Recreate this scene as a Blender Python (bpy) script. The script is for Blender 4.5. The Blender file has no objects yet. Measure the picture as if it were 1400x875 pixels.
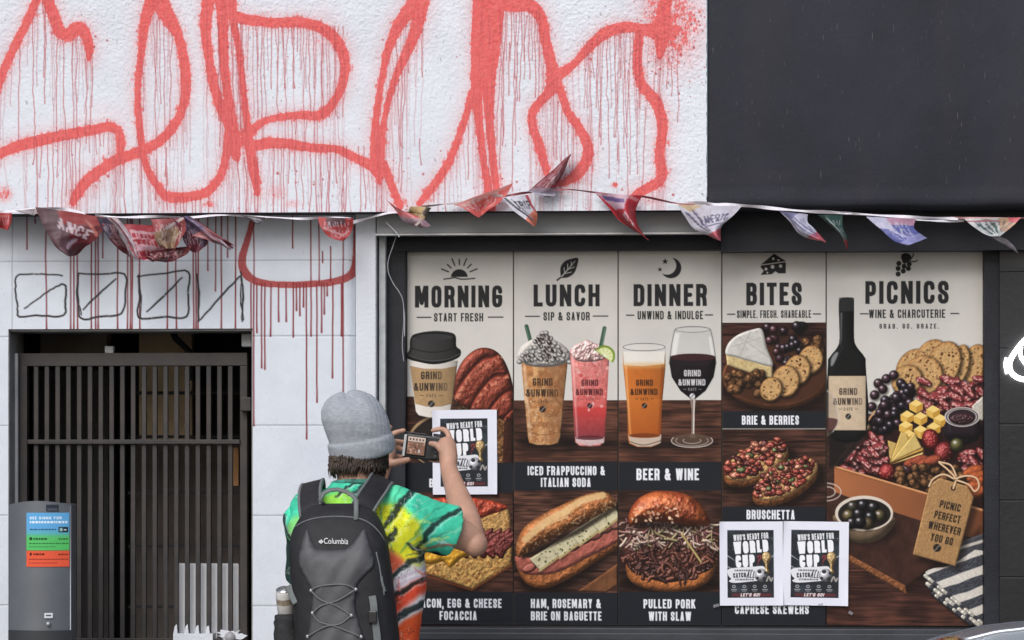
import bpy, bmesh, math, random
import numpy as np
from mathutils import Vector, Matrix, Euler
R = math.radians
SC = bpy.context.scene
COL = SC.collection
# ------------------------------------------------------------------ camera, sky, sun, exposure
FPX, HOR, YAW = 4477.0, 640.0, R(4.0)          # focal length in photo pixels, horizon row, turn to the left
CAM = Vector((0.77, -11.0, 1.54))
cd = bpy.data.cameras.new('camera'); cam = bpy.data.objects.new('camera', cd); COL.objects.link(cam)
cam.location = CAM; cam.rotation_euler = (R(90), 0, YAW)
cd.sensor_width = 36.0; cd.lens = 36.0 * FPX / 1400.0
cd.shift_y = (HOR - 437.5) / 1400.0
cd.clip_start = 0.1; cd.clip_end = 500
SC.camera = cam
w = bpy.data.worlds.new('World'); SC.world = w; w.use_nodes = True
nt = w.node_tree; bg = nt.nodes['Background']
sky = nt.nodes.new('ShaderNodeTexSky'); sky.sky_type = 'NISHITA'; sky.sun_disc = False
SUN_EL, SUN_AZ = R(40), R(195)                  # azimuth clockwise from +Y: behind the camera, a little left
sky.sun_elevation = SUN_EL; sky.sun_rotation = SUN_AZ
sky.air_density = 1.0; sky.dust_density = 3.0; sky.ozone_density = 1.0
nt.links.new(sky.outputs['Color'], bg.inputs['Color']); bg.inputs['Strength'].default_value = 0.10
sd = bpy.data.lights.new('sun', 'SUN'); sun = bpy.data.objects.new('sun', sd); COL.objects.link(sun)
sd.energy = 1.4; sd.angle = R(35); sd.color = (0.945, 0.972, 1.0)
sdir = Vector((math.sin(SUN_AZ) * math.cos(SUN_EL), math.cos(SUN_AZ) * math.cos(SUN_EL), math.sin(SUN_EL)))
sun.rotation_euler = sdir.to_track_quat('Z', 'Y').to_euler(); sun.location = sdir * 30
SC.view_settings.view_transform = 'Standard'; SC.view_settings.look = 'None'
SC.view_settings.exposure = 0.31; SC.view_settings.gamma = 1.0; SC.view_settings.use_curve_mapping = False
SC.render.engine = 'CYCLES'; SC.cycles.use_denoising = True
# ------------------------------------------------------------------ helpers
_F = Vector((-math.sin(YAW), math.cos(YAW), 0)); _Rt = Vector((math.cos(YAW), math.sin(YAW), 0))
def at(px, py, Y):
    """the point at depth plane Y that stands where the photo has pixel (px, py)"""
    d = _F + _Rt * ((px - 700) / FPX) + Vector((0, 0, 1)) * ((HOR - py) / FPX)
    return CAM + d * ((Y - CAM.y) / d.y)

def new_mat(name, col, rough=.6, metal=0.0, var=0.0, vscale=8, bump=0.0, bscale=40, spec=.5, col2=None, coords='Object', attr=None, emis=0):
    m = bpy.data.materials.new(name); m.use_nodes = True
    n, l = m.node_tree.nodes, m.node_tree.links; b = n['Principled BSDF']
    b.inputs['Roughness'].default_value = rough; b.inputs['Metallic'].default_value = metal
    b.inputs['Specular IOR Level'].default_value = spec
    tc = n.new('ShaderNodeTexCoord')
    src = None
    if attr:
        a = n.new('ShaderNodeAttribute'); a.attribute_name = attr; src = a.outputs['Color']
    if var or col2 is not None:
        nz = n.new('ShaderNodeTexNoise'); nz.inputs['Scale'].default_value = vscale; nz.inputs['Detail'].default_value = 6; nz.inputs['Roughness'].default_value = .6
        l.new(tc.outputs[coords], nz.inputs['Vector'])
        if src is None:
            r = n.new('ShaderNodeValToRGB'); l.new(nz.outputs['Fac'], r.inputs['Fac'])
            c = Vector(col); c2 = Vector(col2) if col2 is not None else None
            r.color_ramp.elements[0].position = .3; r.color_ramp.elements[1].position = .7
            r.color_ramp.elements[0].color = (*(c * (1 - var)), 1); r.color_ramp.elements[1].color = (*((c2 if c2 is not None else c * (1 + var))), 1)
            src = r.outputs['Color']
        else:
            mp = n.new('ShaderNodeMapRange'); mp.inputs['To Min'].default_value = 1 - var; mp.inputs['To Max'].default_value = 1 + var
            mp.inputs['From Min'].default_value = .3; mp.inputs['From Max'].default_value = .7
            l.new(nz.outputs['Fac'], mp.inputs['Value'])
            mx = n.new('ShaderNodeMix'); mx.data_type = 'RGBA'; mx.blend_type = 'MULTIPLY'; mx.inputs['Factor'].default_value = 1
            l.new(src, mx.inputs['A']); l.new(mp.outputs['Result'], mx.inputs['B']); src = mx.outputs['Result']
    if src is not None: l.new(src, b.inputs['Base Color'])
    else: b.inputs['Base Color'].default_value = (*col, 1)
    if emis:
        b.inputs['Emission Strength'].default_value = emis
        if src is not None: l.new(src, b.inputs['Emission Color'])
        else: b.inputs['Emission Color'].default_value = (*col, 1)
    if bump:
        nb = n.new('ShaderNodeTexNoise'); nb.inputs['Scale'].default_value = bscale; nb.inputs['Detail'].default_value = 5
        l.new(tc.outputs[coords], nb.inputs['Vector'])
        bp = n.new('ShaderNodeBump'); bp.inputs['Strength'].default_value = 1; bp.inputs['Distance'].default_value = bump
        l.new(nb.outputs['Fac'], bp.inputs['Height']); l.new(bp.outputs['Normal'], b.inputs['Normal'])
    return m

def link(name, me, mat, parent=None, smooth=False, loc=None):
    if isinstance(mat, (list, tuple)):
        for x in mat: me.materials.append(x)
    elif mat is not None: me.materials.append(mat)
    if smooth: me.polygons.foreach_set('use_smooth', np.ones(len(me.polygons), bool))
    o = bpy.data.objects.new(name, me); COL.objects.link(o)
    if parent is not None: o.parent = parent; o.matrix_parent_inverse = Matrix.Translation(-Vector(parent.location)) if False else parent_inv(parent)
    return o
def parent_inv(p):
    m = Matrix.Identity(4); q = p; chain = []
    while q is not None: chain.append(q); q = q.parent
    for q in reversed(chain): m = m @ (q.matrix_parent_inverse if q.parent else Matrix.Identity(4)) @ q.matrix_basis
    return m.inverted()
def tag(o, label, cat, group=None, kind=None):
    if label: o['label'] = label
    if cat: o['category'] = cat
    if group: o['group'] = group
    if kind: o['kind'] = kind
    return o
def thing(name, loc, label, cat, group=None):
    o = bpy.data.objects.new(name, None); COL.objects.link(o); o.location = loc; o.empty_display_size = .1
    return tag(o, label, cat, group)
def mesh(verts, faces):
    me = bpy.data.meshes.new('m'); me.from_pydata([tuple(v) for v in verts], [], [tuple(f) for f in faces]); me.update(); return me

class MB:
    """collects shapes of ONE part"""
    def __init__(s): s.v = []; s.f = []
    def add(s, v, f): k = len(s.v); s.v += [Vector(x) for x in v]; s.f += [tuple(i + k for i in q) for q in f]; return s
    def box(s, x0, y0, z0, x1, y1, z1):
        return s.add([(x0, y0, z0), (x1, y0, z0), (x1, y1, z0), (x0, y1, z0), (x0, y0, z1), (x1, y0, z1), (x1, y1, z1), (x0, y1, z1)],
                     [(0, 3, 2, 1), (4, 5, 6, 7), (0, 1, 5, 4), (1, 2, 6, 5), (2, 3, 7, 6), (3, 0, 4, 7)])
    def tube(s, pts, rad, n=10, cap=True, flat=None):
        pts = [Vector(p) for p in pts]; rs = list(rad) if hasattr(rad, '__len__') else [rad] * len(pts)
        V = []; F = []; up = None
        for i, p in enumerate(pts):
            t = (pts[min(i + 1, len(pts) - 1)] - pts[max(i - 1, 0)]).normalized()
            if up is None: up = Vector((0, 0, 1)) if abs(t.z) < .9 else Vector((0, 1, 0))
            a = t.cross(up).normalized(); b = a.cross(t).normalized(); up = b
            for k in range(n):
                th = 2 * math.pi * k / n
                V.append(p + (a * math.cos(th) + b * math.sin(th) * (flat or 1)) * rs[i])
        for i in range(len(pts) - 1):
            for k in range(n): F.append((i * n + k, i * n + (k + 1) % n, (i + 1) * n + (k + 1) % n, (i + 1) * n + k))
        if cap:
            F.append(tuple(reversed(range(n)))); F.append(tuple((len(pts) - 1) * n + k for k in range(n)))
        return s.add(V, F)
    def ellipsoid(s, c, rx, ry, rz, n=16, m=10, rot=None):
        V = []; F = []
        for j in range(m + 1):
            ph = math.pi * j / m
            for k in range(n):
                th = 2 * math.pi * k / n
                p = Vector((rx * math.sin(ph) * math.cos(th), ry * math.sin(ph) * math.sin(th), rz * math.cos(ph)))
                if rot is not None: p = rot @ p
                V.append(Vector(c) + p)
        for j in range(m):
            for k in range(n): F.append((j * n + k, (j + 1) * n + k, (j + 1) * n + (k + 1) % n, j * n + (k + 1) % n))
        return s.add(V, F)
    def loft(s, secs, n=32, e=2.0, cap=True):
        """secs: (centre, rx, ry[, exponent]) horizontal superellipses, or with a 3x3 matrix as 5th"""
        V = []; F = []
        for sec in secs:
            c, rx, ry = Vector(sec[0]), sec[1], sec[2]; ee = sec[3] if len(sec) > 3 and sec[3] else e; M = sec[4] if len(sec) > 4 else None
            for k in range(n):
                th = 2 * math.pi * k / n; cs, sn = math.cos(th), math.sin(th)
                p = Vector((rx * math.copysign(abs(cs) ** (2 / ee), cs), ry * math.copysign(abs(sn) ** (2 / ee), sn), 0))
                V.append(c + (M @ p if M is not None else p))
        for i in range(len(secs) - 1):
            for k in range(n): F.append((i * n + k, i * n + (k + 1) % n, (i + 1) * n + (k + 1) % n, (i + 1) * n + k))
        if cap: F.append(tuple(reversed(range(n)))); F.append(tuple((len(secs) - 1) * n + k for k in range(n)))
        return s.add(V, F)
    def mesh(s):
        me = mesh(s.v, s.f); bm = bmesh.new(); bm.from_mesh(me); bmesh.ops.recalc_face_normals(bm, faces=bm.faces); bm.to_mesh(me); bm.free(); return me
    def build(s, name, mat, parent=None, smooth=False, bevel=0.0, sub=0, seg=2):
        o = link(name, s.mesh(), mat, parent, smooth)
        if bevel:
            b = o.modifiers.new('b', 'BEVEL'); b.width = bevel; b.segments = seg; b.limit_method = 'ANGLE'; b.harden_normals = False
        if sub: b = o.modifiers.new('s', 'SUBSURF'); b.levels = sub; b.render_levels = sub
        return o
def bake(me, mods):
    """apply modifiers to a mesh and hand back the result"""
    o = bpy.data.objects.new('t', me); COL.objects.link(o)
    for t, kw in mods:
        m = o.modifiers.new('m', t)
        for k, v in kw.items(): setattr(m, k, v)
    dg = bpy.context.evaluated_depsgraph_get(); dg.update()
    r = bpy.data.meshes.new_from_object(o.evaluated_get(dg)); bpy.data.objects.remove(o); return r
def vcoords(me):
    a = np.empty(len(me.vertices) * 3, np.float32); me.vertices.foreach_get('co', a); return a.reshape(-1, 3)
def set_v(me, a): me.vertices.foreach_set('co', np.asarray(a, np.float32).ravel()); me.update()
def vcol(me, rgb_lin, name='Col'):
    c = np.ones((len(me.vertices), 4), np.float32); c[:, :3] = rgb_lin
    at_ = me.color_attributes.new(name, 'FLOAT_COLOR', 'POINT'); at_.data.foreach_set('color', c.ravel())
def grid_mesh(P):
    """P: (rows, cols, 3) points -> quad sheet; faces look along +row x +col"""
    h, w_ = P.shape[:2]; idx = np.arange(h * w_).reshape(h, w_)
    q = np.stack([idx[:-1, :-1], idx[1:, :-1], idx[1:, 1:], idx[:-1, 1:]], -1).reshape(-1, 4)
    me = bpy.data.meshes.new('m'); me.vertices.add(h * w_); me.loops.add(q.size); me.polygons.add(len(q))
    me.vertices.foreach_set('co', P.astype(np.float32).ravel()); me.loops.foreach_set('vertex_index', q.astype(np.int32).ravel())
    me.polygons.foreach_set('loop_start', np.arange(0, q.size, 4, dtype=np.int32)); me.update(calc_edges=True); me.validate(); return me
def nsample(P, scale, seed, octs=3):
    """smooth pseudo noise at 3-D points (sum of sines), -1..1"""
    r = np.random.RandomState(seed); o = np.zeros(len(P)); a = 1; t = 0
    for k in range(octs):
        for j in range(4):
            d = r.normal(size=3); d /= np.linalg.norm(d)
            o += a * np.sin(P @ d * scale * (2 ** k) * r.uniform(.7, 1.4) + r.uniform(0, 6.28)) / 4
        t += a; a *= .55
    return o / t
# ------------------------------------------------------------------ 2D painting of prints (numpy)
def vnoise(h, w, cell, seed):
    cell = max(cell, 1.0)
    r = np.random.RandomState(seed)
    gh, gw = int(h / cell) + 3, int(w / cell) + 3
    g = r.rand(gh, gw).astype(np.float32)
    y = np.arange(h, dtype=np.float32) / cell; x = np.arange(w, dtype=np.float32) / cell
    yi = y.astype(int); xi = x.astype(int)
    fy = y - yi; fx = x - xi
    fy = (fy * fy * (3 - 2 * fy))[:, None]; fx = (fx * fx * (3 - 2 * fx))[None, :]
    a = g[yi][:, xi]; b = g[yi][:, xi + 1]; c = g[yi + 1][:, xi]; d = g[yi + 1][:, xi + 1]
    return (a * (1 - fx) + b * fx) * (1 - fy) + (c * (1 - fx) + d * fx) * fy

def fbm(h, w, cell, seed, octs=4, gain=0.55):
    o = np.zeros((h, w), np.float32); a = 1.0; t = 0.0
    for k in range(octs):
        if cell < 1: break
        o += a * vnoise(h, w, cell, seed + 17 * k); t += a; a *= gain; cell *= 0.5
    return o / max(t, 1e-6)

def sstep(a, b, x):
    t = np.clip((x - a) / (b - a), 0, 1)
    return t * t * (3 - 2 * t)

def s2l(c):
    c = np.asarray(c, np.float32)
    return np.where(c <= 0.04045, c / 12.92, ((np.maximum(c, 0) + 0.055) / 1.055) ** 2.4)

def rgb(r, g, b): return np.array([r, g, b], np.float32) / 255.0

def smooth(pts, closed=True, n=8):
    p = np.array(pts, np.float32); N = len(p); out = []
    for i in range(N if closed else N - 1):
        if closed: a, b, c, d = p[i - 1], p[i], p[(i + 1) % N], p[(i + 2) % N]
        else: a, b, c, d = p[max(i - 1, 0)], p[i], p[i + 1], p[min(i + 2, N - 1)]
        for k in range(n):
            t = k / n
            out.append(0.5 * ((2 * b) + (c - a) * t + (2 * a - 5 * b + 4 * c - d) * t * t + (3 * b - a - 3 * c + d) * t ** 3))
    if not closed: out.append(p[-1])
    return np.array(out)

# signed distances, each returns (bounds, function)
def ell(cx, cy, rx, ry, rot=0):
    c, s = math.cos(math.radians(rot)), math.sin(math.radians(rot))
    def f(X, Y):
        x = (X - cx) * c + (Y - cy) * s; y = -(X - cx) * s + (Y - cy) * c
        k0 = np.sqrt((x / rx) ** 2 + (y / ry) ** 2); k1 = np.sqrt((x / rx ** 2) ** 2 + (y / ry ** 2) ** 2)
        return np.where(k1 > 1e-6, k0 * (k0 - 1) / np.maximum(k1, 1e-6), -min(rx, ry))
    R = max(rx, ry)
    return ((cx - R, cy - R, cx + R, cy + R), f)

def poly(pts):
    p = np.array(pts, np.float32)
    def f(X, Y):
        d = np.full(X.shape, 1e9, np.float32); s = np.ones(X.shape, np.float32)
        N = len(p)
        for i in range(N):
            a = p[i]; b = p[i - 1]
            ex, ey = b[0] - a[0], b[1] - a[1]; wx, wy = X - a[0], Y - a[1]
            t = np.clip((wx * ex + wy * ey) / max(ex * ex + ey * ey, 1e-9), 0, 1)
            d = np.minimum(d, (wx - ex * t) ** 2 + (wy - ey * t) ** 2)
            c1 = Y >= a[1]; c2 = Y < b[1]; c3 = ex * wy > ey * wx
            flip = (c1 & c2 & c3) | (~c1 & ~c2 & ~c3)
            s = np.where(flip, -s, s)
        return s * np.sqrt(d)
    return ((p[:, 0].min(), p[:, 1].min(), p[:, 0].max(), p[:, 1].max()), f)

def blobp(pts, n=6): return poly(smooth(pts, True, n))

def line(pts, w):
    p = np.array(pts, np.float32); ws = np.atleast_1d(np.array(w, np.float32)); ws = np.interp(np.linspace(0, 1, len(p)), np.linspace(0, 1, len(ws)), ws) if len(ws) > 1 else np.full(len(p), ws[0])
    def f(X, Y):
        d = np.full(X.shape, 1e9, np.float32)
        for i in range(len(p) - 1):
            a, b = p[i], p[i + 1]
            ex, ey = b[0] - a[0], b[1] - a[1]; wx, wy = X - a[0], Y - a[1]
            t = np.clip((wx * ex + wy * ey) / max(ex * ex + ey * ey, 1e-9), 0, 1)
            d = np.minimum(d, np.hypot(wx - ex * t, wy - ey * t) - 0.5 * (ws[i] * (1 - t) + ws[i + 1] * t))
        return d
    m = ws.max() / 2
    return ((p[:, 0].min() - m, p[:, 1].min() - m, p[:, 0].max() + m, p[:, 1].max() + m), f)

def rect(x0, y0, x1, y1, r=0):
    cx, cy, hx, hy = (x0 + x1) / 2, (y0 + y1) / 2, (x1 - x0) / 2, (y1 - y0) / 2
    def f(X, Y):
        qx = np.abs(X - cx) - hx + r; qy = np.abs(Y - cy) - hy + r
        return np.hypot(np.maximum(qx, 0), np.maximum(qy, 0)) + np.minimum(np.maximum(qx, qy), 0) - r
    return ((x0, y0, x1, y1), f)

class Canvas:
    def __init__(s, x0, y0, x1, y1, S, color):
        s.x0, s.y0, s.S = x0, y0, S
        s.W, s.H = int(round((x1 - x0) * S)), int(round((y1 - y0) * S))
        s.img = np.zeros((s.H, s.W, 3), np.float32); s.img[:] = color
        s.seed = 1; s.clip = (x0, y0, x1, y1)
    def win(s, b, m=0):
        cx0, cy0, cx1, cy1 = s.clip
        b = (max(b[0] - m, cx0), max(b[1] - m, cy0), min(b[2] + m, cx1), min(b[3] + m, cy1))
        i0 = max(int(math.floor((b[0] - s.x0) * s.S)), 0); i1 = min(int(math.ceil((b[2] - s.x0) * s.S)), s.W)
        j0 = max(int(math.floor((b[1] - s.y0) * s.S)), 0); j1 = min(int(math.ceil((b[3] - s.y0) * s.S)), s.H)
        if i1 - i0 < 2 or j1 - j0 < 2: return None
        X, Y = np.meshgrid((np.arange(i0, i1) + .5) / s.S + s.x0, (np.arange(j0, j1) + .5) / s.S + s.y0)
        s.cur = (slice(j0, j1), slice(i0, i1))
        return X.astype(np.float32), Y.astype(np.float32)
    def noise(s, shape, cell, seed=None, octs=3):
        s.seed += 1
        return fbm(shape[0], shape[1], cell * s.S, s.seed if seed is None else seed, octs)
    def mix(s, alpha, col):
        v = s.img[s.cur]; a = alpha[..., None]
        s.img[s.cur] = v * (1 - a) + np.asarray(col, np.float32) * a
    def fill(s, shp, col, a=1.0, soft=0.0, inside=None):
        w = s.win(shp[0], 1 + soft)
        if w is None: return
        d = shp[1](*w)
        al = np.clip(.5 - d * s.S, 0, 1) if soft == 0 else sstep(soft, -soft, d)
        if inside is not None: al = al * np.clip(.5 - inside[1](*w) * s.S, 0, 1)
        s.mix(al * a, col)
    def grad(s, shp, c0, c1, ax=1, inside=None, a=1.0):
        w = s.win(shp[0], 1)
        if w is None: return
        t = (w[ax] - shp[0][ax]) / max(shp[0][ax + 2] - shp[0][ax], 1e-6)
        t = np.clip(t, 0, 1)[..., None]
        al = np.clip(.5 - shp[1](*w) * s.S, 0, 1) * a
        if inside is not None: al = al * np.clip(.5 - inside[1](*w) * s.S, 0, 1)
        s.mix(al, np.asarray(c0) * (1 - t) + np.asarray(c1) * t)
    def solid(s, shp, col, r=6, bump=0.0, cell=3, mott=0.0, mcell=5, col2=None, amb=.45, dif=.75, spec=.0, pw=20,
              L=(-.55, -.6, .6), edge=0.0, inside=None, octs=3, a=1.0, height=None):
        w = s.win(shp[0], 1)
        if w is None: return
        X, Y = w
        d = shp[1](X, Y)
        t = np.clip(-d / r, 0, 1)
        h = r * np.sqrt(np.maximum(1 - (1 - t) ** 2, 0))
        if height is not None: h = h + height(X, Y)
        if bump: h = h + bump * (s.noise(h.shape, cell, None, octs) - .5) * 2
        gy, gx = np.gradient(h); gx *= s.S; gy *= s.S
        il = 1 / np.sqrt(gx * gx + gy * gy + 1)
        l = np.array(L, np.float32); l /= np.linalg.norm(l)
        df = np.clip((-gx * l[0] - gy * l[1] + l[2]) * il, 0, 1)
        base = np.ones(h.shape + (3,), np.float32) * np.asarray(col, np.float32)
        if col2 is not None:
            m = sstep(.38, .62, s.noise(h.shape, mcell, None, 3))[..., None]
            base = base * (1 - m) + np.asarray(col2, np.float32) * m
        if mott: base = base * (1 + mott * (s.noise(h.shape, mcell, None, 3) - .5) * 2)[..., None]
        sh = amb + dif * df
        if edge: sh = sh * (1 - edge * (1 - t) ** 2)
        out = base * sh[..., None]
        if spec:
            hv = l + np.array([0, 0, 1], np.float32); hv /= np.linalg.norm(hv)
            sp = np.clip((-gx * hv[0] - gy * hv[1] + hv[2]) * il, 0, 1) ** pw
            out = out + spec * sp[..., None]
        al = np.clip(.5 - d * s.S, 0, 1) * a
        if inside is not None: al = al * np.clip(.5 - inside[1](X, Y) * s.S, 0, 1)
        s.mix(al, np.clip(out, 0, 1))
    def wood(s, box, c0, c1, seed, stretch=14, dark=.0, perspective=True):
        w = s.win(box)
        X, Y = w; h, ww = X.shape
        r = np.random.RandomState(seed)
        g = fbm(h, max(int(ww / stretch) + 2, 4), 2.2 * s.S, seed, 4, .7)
        xs = np.arange(ww) / stretch; xi = np.clip(xs.astype(int), 0, g.shape[1] - 2); fx = (xs - xi)[None, :]
        g = g[:, xi] * (1 - fx) + g[:, xi + 1] * fx
        wob = fbm(h, ww, 30 * s.S, seed + 5, 2)
        t = np.clip((g - .5) * 1.5 + .42 + (wob - .5) * 1.1, 0, 1)[..., None]
        col = (np.asarray(c0) * (1 - t) + np.asarray(c1) * t) * np.array([.97, .93, 1.0], np.float32)
        # plank seams
        y0, y1 = box[1], box[3]
        for k in range(3):
            yy = y0 + (y1 - y0) * (0.12 + .3 * k + .1 * r.rand())
            col = col * (1 - .45 * np.exp(-((Y - yy) / .9) ** 2))[..., None]
        s.mix(np.ones((h, ww), np.float32), col)

# ------------------------------------------------------------------ condensed sign lettering from strokes
_TL = [(.07, .07)]
GL = {
 'A': (.44, [[(.02, 1.3), (.5, -.12), (.98, 1.3)], [(.2, .7), (.8, .7)]]),
 'B': (.43, [[(0, -1), (0, 2)], [(0, 0), (.6, 0), (.88, .05), (.96, .15), (.96, .33), (.85, .44), (.6, .48), (0, .48)], [(.6, .48), (.9, .53), (1, .64), (1, .84), (.9, .95), (.62, 1), (0, 1)]]),
 'C': (.42, [[(1, .26), (1, .2), (.9, .06), (.65, 0), (.35, 0), (.1, .06), (0, .2), (0, .8), (.1, .94), (.35, 1), (.65, 1), (.9, .94), (1, .8), (1, .74)]]),
 'D': (.43, [[(0, -1), (0, 2)], [(0, 0), (.6, 0), (.9, .06), (1, .2), (1, .8), (.9, .94), (.6, 1), (0, 1)]]),
 'E': (.37, [[(0, -1), (0, 2)], [(0, 0), (2, 0)], [(0, .49), (.85, .49)], [(0, 1), (2, 1)]]),
 'F': (.36, [[(0, -1), (0, 2)], [(0, 0), (2, 0)], [(0, .5), (.85, .5)]]),
 'G': (.42, [[(1, .24), (1, .2), (.9, .06), (.65, 0), (.35, 0), (.1, .06), (0, .2), (0, .8), (.1, .94), (.35, 1), (.65, 1), (.9, .94), (1, .8), (1, .52), (.55, .52)]]),
 'H': (.43, [[(0, -1), (0, 2)], [(1, -1), (1, 2)], [(0, .48), (1, .48)]]),
 'I': (.17, [[(.5, -1), (.5, 2)]]),
 'J': (.3, [[(1, -1), (1, .8), (.85, .95), (.5, 1), (0, 1)]]),
 'K': (.44, [[(0, -1), (0, 2)], [(1.05, -.2), (.05, .6)], [(.35, .4), (1.08, 1.2)]]),
 'L': (.35, [[(0, -1), (0, 2)], [(0, 1), (2, 1)]]),
 'M': (.56, [[(0, 2), (0, -.1)], [(0, -.3), (.5, .85), (1, -.3)], [(1, -.1), (1, 2)]]),
 'N': (.45, [[(0, -1), (0, 2)], [(0, -.05), (1, 1.05)], [(1, -1), (1, 2)]]),
 'O': (.42, [[(.35, 0), (.65, 0), (.9, .06), (1, .2), (1, .8), (.9, .94), (.65, 1), (.35, 1), (.1, .94), (0, .8), (0, .2), (.1, .06), (.35, 0)]]),
 'P': (.41, [[(0, -1), (0, 2)], [(0, 0), (.6, 0), (.9, .06), (1, .18), (1, .4), (.9, .53), (.6, .58), (0, .58)]]),
 'Q': (.42, [[(.35, 0), (.65, 0), (.9, .06), (1, .2), (1, .8), (.9, .94), (.65, 1), (.35, 1), (.1, .94), (0, .8), (0, .2), (.1, .06), (.35, 0)], [(.6, .75), (1.05, 1.1)]]),
 'R': (.43, [[(0, -1), (0, 2)], [(0, 0), (.6, 0), (.9, .06), (1, .18), (1, .36), (.9, .48), (.6, .52), (0, .52)], [(.55, .52), (.85, .6), (.95, .75), (1.02, 1.4)]]),
 'S': (.41, [[(1, .3), (1, .18), (.88, .05), (.62, 0), (.36, 0), (.1, .06), (0, .18), (.02, .32), (.18, .43), (.8, .58), (.97, .69), (1, .82), (.9, .95), (.64, 1), (.36, 1), (.1, .94), (0, .82), (0, .7)]]),
 'T': (.39, [[(.5, -1), (.5, 2)], [(-1, 0), (2, 0)]]),
 'U': (.42, [[(0, -1), (0, .8), (.1, .94), (.35, 1), (.65, 1), (.9, .94), (1, .8), (1, -1)]]),
 'V': (.44, [[(0, -.25), (.5, 1.1), (1, -.25)]]),
 'W': (.62, [[(0, -.25), (.24, 1.1), (.5, -.05), (.76, 1.1), (1, -.25)]]),
 'X': (.44, [[(0, -.15), (1, 1.15)], [(1, -.15), (0, 1.15)]]),
 'Y': (.44, [[(-.02, -.2), (.5, .55), (1.02, -.2)], [(.5, .5), (.5, 2)]]),
 'Z': (.39, [[(-1, 0), (1, 0), (0, 1), (2, 1)]]),
 '&': (.5, [[(1.1, 1.1), (.2, .3), (.15, .15), (.25, .02), (.45, 0), (.6, .08), (.62, .2), (.5, .34), (.12, .58), (0, .75), (.05, .9), (.25, 1), (.5, 1), (.75, .85), (.95, .5)]]),
 ',': (.15, [[(.5, .98), (.4, 1.25)]]), '.': (.15, [[(.5, 1), (.5, 1.01)]]), "'": (.14, [[(.5, -.5), (.5, .18)]]),
 '?': (.4, [[(0, .25), (.1, .06), (.4, 0), (.8, .03), (1, .18), (.95, .38), (.55, .5), (.5, .7)], [(.5, 1), (.5, 1.01)]]),
 '!': (.17, [[(.5, -1), (.5, .68)], [(.5, 1), (.5, 1.01)]]), '-': (.3, [[(-1, .5), (2, .5)]]), ' ': (.2, []),
}
def text(cv, s, cx, cy, cap, width, col, t=.18, gap=.09, rot=0, a=1.0, skew=0.0, fade=None):
    nat = sum(GL[c][0] for c in s) + gap * (len(s) - 1)
    k = width / (nat * cap); st = t * cap
    c, sn = math.cos(math.radians(rot)), math.sin(math.radians(rot))
    R = math.hypot(width, cap) / 2 if rot else 0
    b = (cx - R, cy - R, cx + R, cy + R) if rot else (cx - width / 2 - cap * abs(skew), cy - cap / 2, cx + width / 2 + cap * abs(skew), cy + cap * .75)
    w = cv.win(b, 2)
    if w is None: return
    X, Y = w; cur = cv.cur
    lx = (X - cx) * c + (Y - cy) * sn; ly = -(X - cx) * sn + (Y - cy) * c
    lx = lx + skew * ly + width / 2; ly = ly + cap / 2
    al = np.zeros(X.shape, np.float32)
    x = 0.0
    stx = st * min(max(k, .75), 1.15)
    for ch in s:
        gw = GL[ch][0] * cap * k
        if GL[ch][1]:
            m = (lx > x - 2) & (lx < x + gw + 2)
            if m.any():
                jj, ii = np.where(m); j0, j1, i0, i1 = jj.min(), jj.max() + 1, ii.min(), ii.max() + 1
                px, py = lx[j0:j1, i0:i1], ly[j0:j1, i0:i1]
                d = np.full(px.shape, 1e9, np.float32)
                for pl in GL[ch][1]:
                    q = [(x + stx / 2 + u * (gw - stx), st / 2 + v * (cap - st)) for u, v in pl]
                    for (ax, ay), (bx, by) in zip(q[:-1], q[1:]):
                        ex, ey = bx - ax, by - ay; wx, wy = px - ax, py - ay
                        tt = np.clip((wx * ex + wy * ey) / max(ex * ex + ey * ey, 1e-9), 0, 1)
                        d = np.minimum(d, np.hypot(wx - ex * tt, wy - ey * tt))
                d = d - .5 * (st + stx) / 2
                bot = cap if ch != ',' else cap * 1.18
                box = np.maximum(np.maximum(x - px, px - x - gw), np.maximum(-py, py - bot))
                d = np.maximum(d, box)
                al[j0:j1, i0:i1] = np.maximum(al[j0:j1, i0:i1], np.clip(.5 - d * cv.S, 0, 1))
        x += gw + gap * cap * k
    if fade is not None: al = al * fade(X, Y)
    cv.cur = cur
    cv.mix(al * a, col)
# ------------------------------------------------------------------ planes of the street front (metres)
YP0, YL, YF = 0.0, -0.10, -0.24        # posters, lower wall, projecting fascia
M = {}
M['asphalt'] = new_mat('asphalt', (.05, .05, .052), .9, var=.35, vscale=60, bump=.004, bscale=300)
M['pavement'] = new_mat('pavement', (.30, .29, .28), .85, var=.15, vscale=6, bump=.002, bscale=120)
M['white'] = new_mat('white_render', (.68, .71, .77), .75, var=.04, vscale=5, bump=.002, bscale=90)
M['black'] = new_mat('black_paint', (.017, .019, .025), .5, spec=.28, var=.3, vscale=7, bump=.0008, bscale=160)
M['glassblack'] = new_mat('dark_glass', (.012, .013, .016), .12)
M['lintel'] = new_mat('lintel_grey', (.34, .35, .36), .7, var=.1, vscale=5, bump=.001)
M['metal'] = new_mat('pale_metal', (.48, .49, .5), .45, metal=.5, var=.15, vscale=25)
M['gate'] = new_mat('gate_steel', (.030, .029, .032), .55, metal=.1, var=.2, col2=(.052, .043, .038), vscale=9, bump=.0006, bscale=150)
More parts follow.
